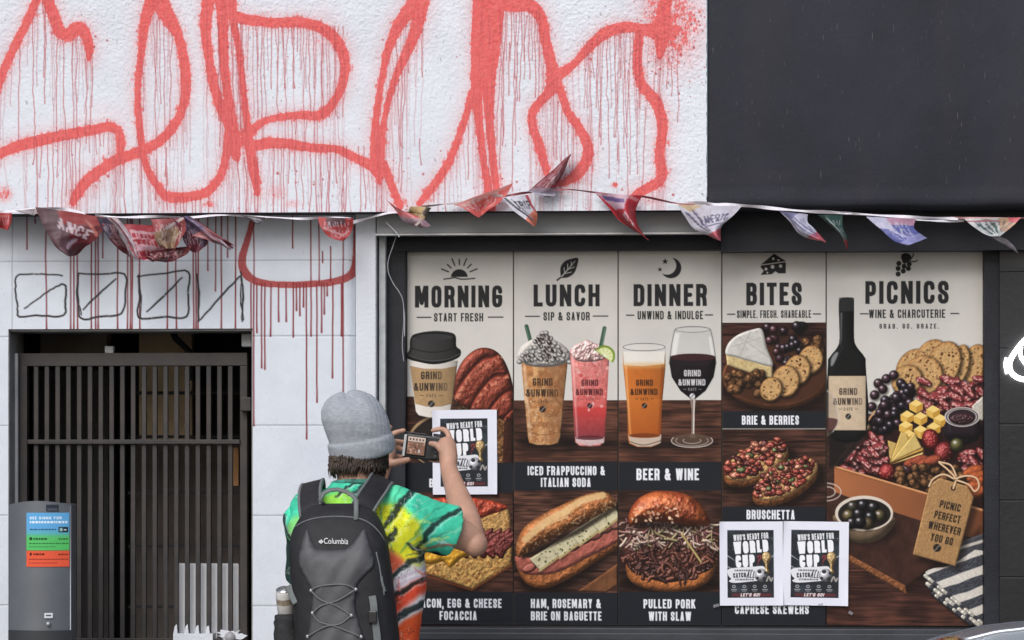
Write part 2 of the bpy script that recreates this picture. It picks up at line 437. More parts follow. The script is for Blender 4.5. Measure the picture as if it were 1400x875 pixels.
# ground
MB().box(-40, -60, -.5, 40, 60, -.135).build('ground', M['asphalt'])['kind'] = 'structure'
MB().add([(-40, -40, -.125), (40, -40, -.125), (40, -3.15, -.125), (-40, -3.15, -.125)], [(0, 1, 2, 3)]).build('road', M['asphalt'])['kind'] = 'structure'
pv = MB()
for i in range(-14, 15):
    for j in range(2): pv.box(i * 1.4 + .004, -3.0 + j * 1.45 + .004, -.13, (i + 1) * 1.4 - .004, -3.0 + (j + 1) * 1.45 - .004, 0)
pv.build('pavement', M['pavement'], bevel=.006)['kind'] = 'structure'
MB().box(-40, -3.15, -.5, 40, -3.004, .004).build('kerb', new_mat('kerb_stone', (.36, .35, .34), .8, var=.1), bevel=.02)['kind'] = 'structure'

BLD = thing('shop_building', (0, 0, 0), 'white stuccoed shopfront with dark fascia, sprayed all over with dripping red graffiti', 'building')

# ---------------- graffiti strokes, in the photo's pixel grid laid flat on the fascia
def graffiti_fascia(cvx0, cvy0, cvx1, cvy1, S):
    cv = Canvas(cvx0, cvy0, cvx1, cvy1, S, (0, 0, 0))
    Wn, Hn = cv.W, cv.H
    X, Y = np.meshgrid((np.arange(Wn) + .5) / S + cvx0, (np.arange(Hn) + .5) / S + cvy0); X = X.astype(np.float32); Y = Y.astype(np.float32)
    dens = np.zeros((Hn, Wn), np.float32); drip = np.zeros((Hn, Wn), np.float32)
    ST = [
        ([(-8, 126), (0, 105), (14, 72), (32, 36), (46, 5), (54, -14)], 11), ([(62, -14), (66, -2), (75, 22), (83, 41), (95, 43), (106, 35), (116, 42), (122, 62), (121, 78)], [16, 15, 14, 14, 16, 16, 14, 11, 6]),
        ([(-8, 212), (0, 207), (18, 199), (46, 191), (89, 182), (132, 174), (150, 171), (162, 178), (165, 198), (161, 220)], [11, 12, 13, 14, 13, 12, 12, 11, 11, 6]),
        ([(214, -8), (200, 20), (193, 71), (188, 125), (191, 171), (196, 211), (205, 236), (218, 256), (229, 267), (250, 268), (279, 263), (296, 248), (305, 229), (311, 200), (312, 171), (303, 150), (293, 118), (286, 79), (281, 36), (286, -8)], [22, 14, 9, 8, 9, 9, 9, 10, 13, 12, 12, 11, 10, 11, 11, 12, 12, 11, 13, 17]),
        ([(214, -8), (229, 20), (243, 46), (250, 72), (254, 107), (253, 130), (250, 143), (244, 160), (232, 178), (214, 194), (193, 205), (161, 216), (143, 227), (121, 243), (106, 262), (99, 276)], [24, 18, 12, 12, 13, 12, 11, 11, 12, 12, 13, 14, 13, 14, 13, 8]),
        ([(304, -8), (305, 36), (307, 89), (311, 125), (316, 161), (321, 189), (323, 214)], [20, 13, 11, 11, 13, 16, 10]),
        ([(314, -8), (320, 32), (327, 71), (333, 125), (337, 161), (342, 200), (347, 232), (352, 264)], [16, 10, 8, 8, 9, 12, 13, 7]),
        ([(314, 18), (339, 26), (375, 30), (411, 30), (439, 38), (460, 56), (471, 82), (470, 107), (461, 132), (440, 156), (411, 157), (386, 159), (361, 165), (345, 177), (335, 190)], [14, 13, 12, 13, 13, 14, 13, 11, 11, 12, 10, 9, 9, 11, 14]),
        ([(340, 202), (364, 195), (393, 196), (429, 202), (461, 204), (482, 214), (507, 227), (519, 243)], [11, 14, 12, 11, 10, 11, 12, 10]),
        ([(568, 6), (546, 34), (530, 71), (522, 110), (516, 149), (512, 189), (513, 224), (519, 250)], [20, 15, 10, 8, 9, 10, 12, 6]),
        ([(577, 5), (566, 50), (546, 94), (532, 134), (524, 173), (521, 212), (521, 240)], [18, 14, 10, 8, 8, 10, 9]),
        ([(525, 224), (536, 255), (547, 282)], 10), ([(574, 278), (595, 251), (615, 220), (627, 189), (638, 157), (646, 130)], [9, 10, 10, 9, 9, 12]),
        ([(662, -8), (658, 47), (654, 86), (652, 130), (656, 177), (661, 220), (667, 255), (670, 284)], [26, 24, 18, 14, 10, 9, 10, 14]),
        ([(672, -8), (671, 59), (668, 118), (669, 165), (674, 220), (679, 262)], [34, 24, 16, 11, 10, 9]),
        ([(684, 4), (705, 8), (728, 12), (741, 31), (746, 59), (753, 86), (757, 114), (749, 130), (732, 149), (727, 169), (736, 197), (743, 220), (747, 238)], [24, 18, 16, 13, 13, 13, 18, 13, 10, 11, 11, 11, 8]),
        ([(754, 96), (762, 118), (769, 134), (777, 157), (792, 177), (803, 200), (802, 220), (789, 240), (766, 254)], [14, 12, 10, 10, 11, 13, 14, 14, 7]),
        ([(758, 106), (772, 100), (786, 89), (807, 66), (827, 49), (851, 41), (876, 43), (896, 47)], [14, 13, 9, 12, 14, 13, 12, 20]),
        ([(914, -8), (905, 34), (904, 60), (902, 80)], [14, 18, 16, 9]), ([(874, 48), (872, 90), (877, 118), (898, 145), (906, 177), (902, 212), (904, 246), (884, 260), (866, 270)], [12, 11, 12, 14, 13, 12, 13, 12, 8]),
    ]
    for pts, w_ in ST:
        p = smooth(pts, False, 4); (b, f) = line(p, np.asarray(w_, float) * 1.22 + .8)
        i0, i1 = max(int((b[0] - 45 - cvx0) * S), 0), min(int((b[2] + 45 - cvx0) * S), Wn); j0, j1 = max(int((b[1] - 45 - cvy0) * S), 0), min(int((b[3] + 45 - cvy0) * S), Hn)
        if i1 <= i0 or j1 <= j0: continue
        sl = (slice(j0, j1), slice(i0, i1)); d = f(X[sl], Y[sl])
        e = .5 + .5 * sstep(2.2, -3.5, d) - .5 * sstep(-3.5, 2.2, d)
        soft = .46 * np.exp(-np.maximum(d, 0) / 11)
        dens[sl] = np.maximum(dens[sl], np.where(d < 2.2, np.maximum(e, soft), soft))
    # fat fuzzy patches
    for x, y, rx, ry, k in ((214, 2, 24, 16, .75), (304, 12, 22, 26, .7), (564, 14, 22, 20, .6), (668, 40, 24, 50, .6), (715, 10, 40, 16, .5), (916, 36, 66, 92, .60), (910, 40, 44, 62, .72), (906, 45, 26, 42, .9), (330, 190, 16, 30, .8), (106, 36, 30, 20, .45), (756, 108, 22, 20, .7), (518, 232, 8, 18, .7), (905, 240, 12, 20, .6), (120, 245, 34, 34, .38), (285, 278, 14, 8, .62), (400, 278, 16, 8, .45), (5, 262, 16, 16, .62), (377, 262, 20, 16, .42), (664, 274, 22, 14, .6), (545, 278, 18, 12, .7), (840, 255, 8, 6, .66), (770, 248, 22, 16, .5), (890, 275, 24, 10, .5), (700, 280, 20, 6, .35), (150, 165, 60, 40, .22), (340, 30, 90, 24, .3), (440, 45, 40, 50, .33)):
        q = np.hypot((X - x) / rx, (Y - y) / ry); dens = np.maximum(dens, k * sstep(1.25, .2, q))
    rs = np.random.RandomState(4)
    # drips: they start on the paint and run down, thinning, sometimes stopping short
    def dr(x, y0, y1, w_=1.7, a=1):
        x = float(x); n = max(int((y1 - y0) / 10), 2); p = [(x + k * 0, y0 + (y1 - y0) * k / n) for k in range(n + 1)]
        dx = np.cumsum(rs.normal(0, .75, n + 1)); p = [(px + d_, py) for (px, py), d_ in zip(p, dx)]
        w_ *= .74; (b, f) = line(p, [w_ * 1.25] + [w_] * (n - 1) + [w_ * 1.3])
        i0, i1 = max(int((b[0] - 3 - cvx0) * S), 0), min(int((b[2] + 3 - cvx0) * S) + 1, Wn); j0, j1 = max(int((b[1] - 2 - cvy0) * S), 0), min(int((b[3] + 2 - cvy0) * S) + 1, Hn)
        if i1 <= i0 or j1 <= j0: return
        sl = (slice(j0, j1), slice(i0, i1)); drip[sl] = np.maximum(drip[sl], a * .85 * np.clip(.55 - f(X[sl], Y[sl]) * S, 0, 1))
    for x, y0, y1 in ((27, 62, 190), (45, 20, 222), (59, 0, 102), (61, 5, 138), (85, 50, 265), (80, 50, 180), (99, 50, 175), (104, 50, 190), (118, 78, 180), (125, 70, 175)): dr(x, y0, y1)
    for x in (49, 57, 64, 73, 81, 85, 93, 99, 104, 111): dr(x, 185, rs.choice([290, 290, 290, 240, 270]))
    for x in (118, 124, 130, 137, 143, 148): dr(x, 178, rs.uniform(190, 215), 1.3)
    for x, y1 in ((158, 290), (170, 290), (165, 235), (195, 290), (213, 272), (227, 285)): dr(x, 216, y1, 2)
    for x, y0, y1 in ((209, 20, 186), (214, 25, 122), (218, 22, 140), (224, 30, 240), (234, 40, 195), (196, 80, 150), (229, 200, 252)): dr(x, y0, y1, 1.5)
    for x in (238, 246, 250, 256, 262, 268, 275, 240, 285): dr(x, 268, 290, 1.6)
    for x in (298, 300, 318, 322, 328, 332): dr(x, 30, rs.uniform(130, 200), 2.0)
    for x in (325, 334, 347, 353): dr(x, 214, 290, 2)
    for k in range(30): dr(340 + 4.4 * k + rs.uniform(-1.5, 1.5), 36, rs.choice([160, 160, 158, 120, 95, 70]), rs.uniform(1.1, 1.9))
    for x in (376, 384, 390, 396, 404, 411, 425, 432, 440, 439, 447, 452, 460, 467, 470, 475, 490, 498): dr(x, 200, rs.choice([290, 290, 290, 285, 250]), rs.uniform(1.4, 2.2))
    for x in (392, 399, 406, 415, 421, 428, 434): dr(x, 160, 205, 1.4)
    for x in (516, 521): dr(x, 250, 290, 2)
    for x, y0, y1 in ((553, 95, 262), (578, 40, 106), (573, 190, 226), (548, 80, 200), (609, 230, 290), (594, 255, 276), (540, 60, 130), (558, 60, 100), (640, 170, 246), (545, 110, 250)): dr(x, y0, y1, 1.7)
    for k in range(16): dr(684 + 3.6 * k, 20 + rs.uniform(-5, 5), rs.choice([60, 85, 110, 140, 200]), rs.uniform(1.2, 1.8))
    for x, y0, y1 in ((706, 60, 262), (685, 150, 232), (690, 60, 200), (697, 60, 132), (731, 60, 135), (757, 130, 215), (762, 140, 220), (768, 150, 224), (775, 165, 230), (784, 175, 235)): dr(x, y0, y1, 1.7)
    for k in range(20): dr(798 + 4.0 * k + rs.uniform(-1, 1), 60 - k * .8, rs.choice([110, 150, 190, 170, 240, 205]), rs.uniform(1.1, 1.8))
    for x, y0, y1 in ((803, 60, 290), (831, 100, 245), (859, 100, 270), (872, 140, 240), (883, 150, 262), (896, 80, 130), (903, 80, 140), (912, 75, 125), (918, 60, 135), (927, 70, 170), (845, 198, 222), (821, 150, 200)): dr(x, y0, y1, 1.5)
    # a curtain of fine pinkish runs under every stroke
    for pts, w_ in ST:
        q_ = smooth(pts, False, 4)
        for k in range(int(len(q_) * .85)):
            x, y = q_[rs.randint(len(q_))]
            if y < 270: dr(x + rs.uniform(-4, 4), y + 2, min(290, y + abs(rs.normal(0, 105)) + 14), rs.uniform(.9, 1.5), rs.uniform(.35, .75))
    # spatters of loose dots
    for k in range(260):
        x, y = (rs.normal(912, 34), rs.normal(52, 48)) if k % 2 else (rs.choice([120, 330, 380, 560, 665, 705, 770, 890, 440]) + rs.normal(0, 24), rs.choice([265, 240, 270, 60]) + rs.normal(0, 22))
        q = abs(rs.normal(0, .7)) + .45
        i0, i1 = max(int((x - q - 2 - cvx0) * S), 0), min(int((x + q + 2 - cvx0) * S), Wn); j0, j1 = max(int((y - q - 2 - cvy0) * S), 0), min(int((y + q + 2 - cvy0) * S), Hn)
        if i1 <= i0 or j1 <= j0: continue
        sl = (slice(j0, j1), slice(i0, i1)); drip[sl] = np.maximum(drip[sl], np.clip(.5 - (np.hypot(X[sl] - x, Y[sl] - y) - q) * S, 0, 1) * .9)
    return X, Y, dens, drip

def wall_paint_mat(name, red, base, pit, kn):
    m = bpy.data.materials.new(name); m.use_nodes = True; n, l = m.node_tree.nodes, m.node_tree.links; b = n['Principled BSDF']
    b.inputs['Roughness'].default_value = .75; b.inputs['Specular IOR Level'].default_value = .25
    a = n.new('ShaderNodeAttribute'); a.attribute_name = 'Paint'; sp = n.new('ShaderNodeSeparateColor'); l.new(a.outputs['Color'], sp.inputs['Color'])
    tc = n.new('ShaderNodeTexCoord')
    def noise(s, det=4, rough=.6, stretch=None):
        z = n.new('ShaderNodeTexNoise'); z.inputs['Scale'].default_value = s; z.inputs['Detail'].default_value = det; z.inputs['Roughness'].default_value = rough
        if stretch:
            mp = n.new('ShaderNodeMapping'); mp.inputs['Scale'].default_value = stretch[0]; mp.inputs['Rotation'].default_value = stretch[1]
            l.new(tc.outputs['Object'], mp.inputs['Vector']); l.new(mp.outputs['Vector'], z.inputs['Vector'])
        else: l.new(tc.outputs['Object'], z.inputs['Vector'])
        return z.outputs['Fac']
    def rng(v, a0, a1, b0, b1):
        r = n.new('ShaderNodeMapRange'); r.inputs['From Min'].default_value = a0; r.inputs['From Max'].default_value = a1; r.inputs['To Min'].default_value = b0; r.inputs['To Max'].default_value = b1
        l.new(v, r.inputs['Value']); return r.outputs['Result']
    def math_(op, u, v):
        q = n.new('ShaderNodeMath'); q.operation = op
        for k, s in enumerate((u, v)):
            if hasattr(s, 'is_linked') or hasattr(s, 'links'): l.new(s, q.inputs[k])
            else: q.inputs[k].default_value = s
        return q.outputs[0]
    def mix(f, c0, c1):
        x = n.new('ShaderNodeMix'); x.data_type = 'RGBA'; l.new(f, x.inputs['Factor'])
        for k, c in (('A', c0), ('B', c1)):
            if isinstance(c, tuple): x.inputs[k].default_value = (*c, 1)
            else: l.new(c, x.inputs[k])
        return x.outputs['Result']
    grain = noise(140, 3, .6, ((1, 1, .55), (0, R(35), 0)))
    dirt = noise(9, 5, .65)
    base_c = mix(rng(dirt, .35, .7, 0, 1), base, tuple(x * .93 for x in base))
    pits = rng(noise(105, 3, .55, ((1, 1, .5), (0, R(-38), 0))), .66, .72, 0, pit)
    base_c = mix(pits, base_c, (.30, .30, .33))
    blot = rng(noise(34, 4, .7), .3, .7, -.24, .12)
    cov = math_('ADD', math_('ADD', sp.outputs['Red'], blot), math_('MULTIPLY', math_('SUBTRACT', grain, .5), kn))
    core = rng(cov, .40, .62, 0, .96)
    fine = noise(330, 2, .5)
    mist = math_('MULTIPLY', rng(sp.outputs['Red'], .03, .5, 0, .72), rng(fine, .40, .62, .12, 1))
    redn = mix(rng(noise(26, 5, .65), .32, .68, 0, 1), red, tuple(min(1, x * y + z) for x, y, z in zip(red, (1.0, 1.0, 1.0), (.03, .025, .025))))
    redn = mix(rng(grain, .42, .7, 0, .45), redn, tuple(min(1, x + z) for x, z in zip(red, (.04, .11, .11))))
    stain = mix(rng(noise(3.2, 6, .7), .45, .75, 0, .55), base_c, tuple(x * y for x, y in zip(base, (.80, .80, .83))))
    c = mix(mist, stain, tuple(min(1, x + z) for x, z in zip(red, (.05, .13, .13))))
    c = mix(core, c, redn)
    c = mix(sp.outputs['Green'], c, tuple(x * y for x, y in zip(red, (.66, .85, 1.05))))
    c = mix(sp.outputs['Blue'], c, (.035, .033, .035))
    l.new(c, b.inputs['Base Color'])
    bp = n.new('ShaderNodeBump'); bp.inputs['Distance'].default_value = .0016; bp.inputs['Strength'].default_value = .7
    l.new(grain, bp.inputs['Height']); l.new(bp.outputs['Normal'], b.inputs['Normal'])
    return m

def rect_grid(x0, y0, x1, y1, S, Yp):
    """world grid for the flat picture area at depth Yp (axis-aligned wall)"""
    Wn, Hn = int(round((x1 - x0) * S)), int(round((y1 - y0) * S))
    ym = HOR
    xs = np.array([at(x, ym, Yp).x for x in (np.arange(Wn) + .5) / S + x0]); xs[0] = at(x0, ym, Yp).x; xs[-1] = at(x1, ym, Yp).x
    xm = (x0 + x1) / 2
    zt, zb = at(xm, y0, Yp).z, at(xm, y1, Yp).z
    zs = zt + (zb - zt) * (np.arange(Hn) + .5) / Hn; zs[0] = zt; zs[-1] = zb
    P = np.zeros((Hn, Wn, 3)); P[..., 0] = xs[None, :]; P[..., 1] = Yp; P[..., 2] = zs[:, None]
    return P

def add_solid_behind(me, boxes):
    """append plain boxes to a mesh (the body of the wall behind its modelled face)"""
    bm = bmesh.new(); bm.from_mesh(me)
    for (x0, y0, z0, x1, y1, z1) in boxes:
        vs = [bm.verts.new(p) for p in ((x0, y0, z0), (x1, y0, z0), (x1, y1, z0), (x0, y1, z0), (x0, y0, z1), (x1, y0, z1), (x1, y1, z1), (x0, y1, z1))]
        for q in ((0, 3, 2, 1), (4, 5, 6, 7), (0, 1, 5, 4), (1, 2, 6, 5), (2, 3, 7, 6), (3, 0, 4, 7)): bm.faces.new([vs[i] for i in q])
    bm.to_mesh(me); bm.free()

# ---------------- projecting white fascia
S1 = 1.15
fx0, fy0, fx1, fy1 = -70, -60, 966, 290
X, Y, dens, drip = graffiti_fascia(fx0, fy0, fx1, fy1, S1)
P = rect_grid(fx0, fy0, fx1, fy1, S1, YF)[:dens.shape[0], :dens.shape[1]]
hh = .6 * fbm(dens.shape[0], dens.shape[1], 6, 5, 3) + .7 * fbm(dens.shape[0], dens.shape[1], 2.8, 9, 2)
up = sstep(200, 0, Y) * .6 + sstep(640, 900, X) * .5 + .5
hh = (hh - hh.mean()) * .0034 * np.clip(up, .4, 1.3)
edge_fade = np.clip(np.minimum.reduce([X - fx0, fx1 - X, Y - fy0, fy1 - Y]) / 6, 0, 1)
P[..., 1] -= hh * edge_fade
# the ragged right arris of the render
P[:, -1, 0] += .004 * (fbm(dens.shape[0], 4, 9, 77, 3)[:, 0] - .5); 
me = grid_mesh(P); pc = np.zeros((dens.size, 3), np.float32); pc[:, 0] = dens.ravel(); pc[:, 1] = drip.ravel(); vcol(me, pc, 'Paint')
zb = P[-1, 0, 2]; xa, xb = P[0, 0, 0], P[0, -1, 0]
add_solid_behind(me, [(xa - 3, YF + .010, zb + .001, xb - .006, .25, zb + 3.2)])
M['stucco'] = wall_paint_mat('sprayed_stucco', (.74, .100, .092), (.775, .805, .87), .85, 1.1)
up_wall = link('upper_wall', me, M['stucco'], BLD); up_wall['label'] = 'bright projecting stucco band covered in big looping red letters'

# ---------------- dark fascia at the right
dx0, dx1 = at(966, 0, YF).x + .002, at(1500, 0, YF).x + 5
zd = at(1180, 283, YF).z
dk = MB(); prof = [(YF + .005, zd + 3.2), (YF + .005, zd + .075), (YF + .001, zd + .05), (YF - .005, zd + .03), (YF - .006, zd + .012), (YF - .000, zd), (YF + .05, zd - .004), (.25, zd - .004), (.25, zd + 3.2)]
nx = 520; V = []; Fc = []
for i in range(nx + 1):
    x = dx0 + (dx1 - dx0) * i / nx
    for k, (y, z) in enumerate(prof): V.append((x, y + (.0012 * math.sin(i * .21 + .4 * k) if 1 < k < 6 else 0), z + (.0012 * math.sin(i * .17) if k > 1 and k < 7 else 0)))
n_ = len(prof)
for i in range(nx):
    for k in range(n_): Fc.append((i * n_ + k, i * n_ + (k + 1) % n_, (i + 1) * n_ + (k + 1) % n_, (i + 1) * n_ + k))
Fc += [tuple(range(n_)), tuple(reversed(range(nx * n_, nx * n_ + n_)))]
m = new_mat('charcoal_paint', (.027, .029, .038), .6, var=.2, vscale=3.2, bump=.0012, bscale=70, spec=.12)
n, l = m.node_tree.nodes, m.node_tree.links; bs_ = n['Principled BSDF']; old = bs_.inputs['Base Color'].links[0].from_socket; tc_ = n.new('ShaderNodeTexCoord')
for (sc3, rot, det, lo, hi, colr) in (((5, 1, .7), (0, 0, 0), 5, .52, .80, (.032, .031, .039, 1)), ((230, 230, 24), (0, R(35), 0), 2, .715, .75, (.075, .075, .085, 1)), ((180, 180, 22), (0, R(-55), 0), 2, .725, .76, (.08, .08, .09, 1)), ((1.2, 1, 9), (0, 0, 0), 4, .60, .85, (.036, .034, .040, 1))):
    mp_ = n.new('ShaderNodeMapping'); mp_.inputs['Scale'].default_value = sc3; mp_.inputs['Rotation'].default_value = rot; l.new(tc_.outputs['Object'], mp_.inputs['Vector'])
    nz_ = n.new('ShaderNodeTexNoise'); nz_.inputs['Scale'].default_value = 1; nz_.inputs['Detail'].default_value = det; l.new(mp_.outputs['Vector'], nz_.inputs['Vector'])
    mr_ = n.new('ShaderNodeMapRange'); mr_.inputs['From Min'].default_value = lo; mr_.inputs['From Max'].default_value = hi; l.new(nz_.outputs['Fac'], mr_.inputs['Value'])
    mx_ = n.new('ShaderNodeMix'); mx_.data_type = 'RGBA'; l.new(mr_.outputs['Result'], mx_.inputs['Factor']); l.new(old, mx_.inputs['A']); mx_.inputs['B'].default_value = colr; old = mx_.outputs['Result']
l.new(old, bs_.inputs['Base Color'])
dk.add(V, Fc).build('dark_fascia', m, BLD, True)['label'] = 'blank charcoal painted fascia above the picnic poster'

# ---------------- lower wall with the doorway
S2 = 1.0
lx0, ly0, lx1, ly1 = -70, 276, 485, 900
P = rect_grid(lx0, ly0, lx1, ly1, S2, YL); Hn, Wn = P.shape[:2]
X, Y = np.meshgrid((np.arange(Wn) + .5) / S2 + lx0, (np.arange(Hn) + .5) / S2 + ly0)
X = X.astype(np.float32); Y = Y.astype(np.float32)
dens = np.zeros((Hn, Wn), np.float32); drip = dens.copy(); ink = dens.copy()
lp = smooth([(347, 296), (338, 330), (331, 354), (335, 373), (353, 386), (390, 390), (427, 389), (457, 386), (479, 377), (485, 356), (486, 310)], False, 6)
d = line(lp, [9, 10, 12, 13, 11, 10, 10, 11, 12, 9, 8])[1](X, Y); dens = np.maximum(dens, .5 + .5 * sstep(1.8, -3, d) - .5 * sstep(-3, 1.8, d)); dens = np.where(d > 1.8, .25 * np.exp(-d / 4), dens)
rs = np.random.RandomState(8)
def dr2(x, y0, y1, w_=1.7):
    n = max(int((y1 - y0) / 14), 2); p = [(x + q, y0 + (y1 - y0) * k / n) for k, q in enumerate(np.cumsum(rs.normal(0, .18, n + 1)))]
    global drip
    drip = np.maximum(drip, np.clip(.6 - line(p, [w_] * n + [w_ * 1.3])[1](X, Y), 0, 1))
for x in (63, 97, 101, 106, 126, 130, 134, 161, 174, 178, 181, 191, 230, 241, 264, 268, 271, 303, 322): dr2(x, 292, 450, 1.9)
for x, y1 in ((48, 304), (108, 330), (141, 352), (284, 370), (295, 398), (311, 352), (37, 340)): dr2(x, 292, y1, 1.6)
for x, y1 in ((347, 582), (343, 470), (351, 455), (358, 503), (362, 505), (371, 460), (381, 440), (391, 440), (401, 461), (405, 425), (410, 432), (415, 420), (419, 600), (425, 460), (433, 550), (440, 455), (443, 430), (447, 405), (455, 517), (467, 460), (469, 545)): dr2(x, 388, y1, 2.0)
for x, y0, y1 in ((425, 300, 390), (436, 300, 390), (400, 296, 340), (452, 338, 385), (441, 345, 360), (470, 320, 385), (347, 300, 390)): dr2(x, y0, y1, 1.7)
def mk(pts, w_=2.6):
    global ink
    p = np.array(smooth(pts, False, 5)) + rs.normal(0, .35, (len(smooth(pts, False, 5)), 2)); dd = line(p, [w_ * .8, w_, w_ * 1.1, w_ * .8])[1](X, Y)
    tex = fbm(Hn, Wn, 2.2, int(pts[0][0]) + 3, 2)
    ink = np.maximum(ink, np.clip(.6 - dd, 0, 1) * sstep(.2, .5, tex + .25))
for q in ([(86, 376), (50, 374), (24, 376), (21, 390), (24, 418), (26, 432), (50, 431), (86, 431), (89, 415), (90, 396), (88, 389), (80, 390), (60, 402), (33, 421)],
          [(107, 373), (135, 375), (170, 375), (171, 400), (166, 428), (140, 432), (111, 435), (107, 410), (107, 374)], [(158, 381), (135, 402), (114, 422)],
          [(188, 378), (220, 374), (257, 372), (257, 400), (255, 433), (225, 433), (190, 434), (191, 405), (189, 376)], [(249, 380), (225, 404), (201, 426)],
          [(269, 375), (272, 400), (271, 440)], [(271, 440), (300, 408), (329, 377)], [(329, 372), (332, 400), (331, 440)]): mk(q)
for q in ([(189, 376), (193, 405), (192, 434)], [(331, 380), (329, 410), (333, 438)], [(108, 375), (105, 405), (112, 430)]): mk(q, 2.0)
joints = np.zeros_like(dens)
for yy in (357, 460, 582, 705, 828): joints = np.maximum(joints, np.clip(1.2 - np.abs(Y - yy), 0, 1) * ((X > 345) | (X < 17) | (yy < 400)))
joints = np.maximum(joints, np.clip(1.2 - np.abs(X - 17), 0, 1) * (Y < 450)); joints = joints * .8
P[..., 1] += .0035 * joints + .0012 * (fbm(Hn, Wn, 14, 3, 4) - .5)
# rounded right arris
rr = np.clip((X - 473) / 12, 0, 1); P[..., 1] += .018 * rr ** 2.2
me = grid_mesh(P)
# cut the doorway out of the face
door = (11, 345, 450)
bm = bmesh.new(); bm.from_mesh(me); bm.faces.ensure_lookup_table()
q = np.array([f.calc_center_median()[:] for f in bm.faces]); xl, xr, zt = at(door[0], HOR, YL).x, at(door[1], HOR, YL).x, at(180, door[2], YL).z
kill = [bm.faces[i] for i in np.where((q[:, 0] > xl) & (q[:, 0] < xr) & (q[:, 2] < zt))[0]]
# remember which grid point each vertex was
lay = bm.verts.layers.int.new('k')
for i, v in enumerate(bm.verts): v[lay] = i
bmesh.ops.delete(bm, geom=kill, context='FACES'); keep = np.array([v[lay] for v in bm.verts]); bm.to_mesh(me); bm.free()
pc = np.stack([dens.ravel(), drip.ravel(), np.maximum(ink, joints * .5).ravel()], -1)[keep]; vcol(me, pc, 'Paint')
zlow = P[-1, 0, 2]; xL, xR = P[0, 0, 0], P[0, -1, 0]; ztop = P[0, 0, 2]; yb = .12
add_solid_behind(me, [(xL - 3, YL + .004, 0, xl - .004, yb, ztop + .3), (xl - .004, YL + .0045, zt + .004, xr + .004, yb, ztop + .3), (xr + .004, YL + .004, 0, xR - .016, yb, ztop + .3), (xL, YL + .002, 0, xl - .004, YL + .0039, zlow), (xr + .004, YL + .002, 0, xR - .016, YL + .0039, zlow)])
M['lowwall'] = wall_paint_mat('sprayed_tile_render', (.36, .042, .040), (.685, .73, .80), .22, .22)
link('lower_wall', me, M['lowwall'], BLD)['label'] = 'smooth pale wall round the gated doorway with four black squares drawn on it'
# grey door reveals
rv = MB(); rv.box(xl - .0035, YL + .010, 0, xl + .004, yb + .002, zt); rv.box(xr - .004, YL + .010, 0, xr + .0035, yb + .002, zt); rv.box(xl + .0045, YL + .010, zt - .006, xr - .0045, yb + .002, zt + .003)
rv.build('door_reveal', new_mat('grimy_reveal', (.24, .235, .23), .8, var=.4, vscale=9, bump=.001), BLD)
# pilaster, dark joint and frame strip
def slab(x0, x1, y0, y1, Yf, depth=.2, zmin=None, ref=None):
    a, b = at(x0, y0, Yf), at(x1, y1, Yf); xm = (max(x0, 0) + min(x1, 1400)) / 2; a.z = at(xm, y0, Yf).z; b.z = at(xm, y1, Yf).z
    return (a.x, Yf, b.z if zmin is None else zmin, b.x, Yf + depth, a.z)
MB().box(*slab(486, 514, 272, 900, -.125, .3, 0)).build('pilaster', M['white'], BLD, bevel=.004)
MB().box(*slab(513.5, 518, 300, 900, -.04, .2, 0)).build('joint_strip', M['black'], BLD)
MB().box(*slab(518, 527, 318, 900, -.09, .1, 0)).build('frame_strip', new_mat('grey_frame', (.42, .44, .46), .45, var=.2, vscale=20), BLD, bevel=.002)
# lintel under the fascia with its bright drip edge
MB().box(*slab(515, 985, 270, 318, -.150, .3)).build('lintel', M['lintel'], BLD, bevel=.002)
MB().box(*slab(513, 985, 318.3, 320.6, -.160, .05)).build('drip_edge', M['metal'], BLD)
sx = slab(985.5, 1500, 262, 342.5, -.10, .3); MB().box(*sx).build('transom_panel', M['black'], BLD)
MB().box(*slab(527, 985, 300, 342.5, -.05, .2)).build('transom_board', M['black'], BLD)
# window: pane, frame
win = MB(); zs0, zs1 = at(950, 342, 0).z, at(950, 856, 0).z; xw0, xw1 = at(557, HOR, 0).x, at(1343.4, HOR, 0).x
pane = MB().box(xw0 - .01, .006, zs1 - .01, xw1 + .01, .03, zs0 + .01).build('window_pane', M['glassblack'], BLD)
MB().box(at(527.2, HOR, 0).x, -.045, .3, xw0 - .002, .05, zs0 + .02).build('window_frame', M['black'], BLD, bevel=.003)
MB().box(xw1 + .002, -.04, .3, at(1366, HOR, 0).x, .05, zs0 + .02).build('window_frame', M['black'], BLD, bevel=.003)
sl = MB(); sl.box(xw0 - .001, -.075, zs1 - .6, xw1 + .001, .05, zs1 - .004); sl.box(xw0 - .002, -.085, zs1 - .045, xw1 + .002, -.0755, zs1 - .020)
sl.build('window_sill', new_mat('slate_paint', (.030, .034, .043), .5, var=.25, vscale=9, bump=.0008), BLD, bevel=.003)
MB().box(xw0 - .1, -.06, 0, xw1 + .1, .05, zs1 - .61).build('stall_riser', M['black'], BLD)
# black tiled column at the right
tl = MB(); cx0, cx1 = at(1366.5, HOR, -.06).x, at(1366.5, HOR, -.06).x + .5
zz = [at(1385, y, -.06).z for y in (268, 372, 476, 580, 684, 789, 893, 997, 1101, 1205)]
for z1_, z0_ in zip(zz[:-1], zz[1:]):
    tl.box(cx0, -.06, z0_ + .0015, cx0 + .28, -.02, z1_ - .0015); tl.box(cx0 + .283, -.06, z0_ + .0015, cx1, -.02, z1_ - .0015)
tl.box(cx0 + .003, -.055, 0, cx1, .1, zz[0])
tl.build('tiled_column', new_mat('black_tile', (.011, .012, .015), .38, var=.35, vscale=4, bump=.0006, bscale=60), BLD, bevel=.0015)

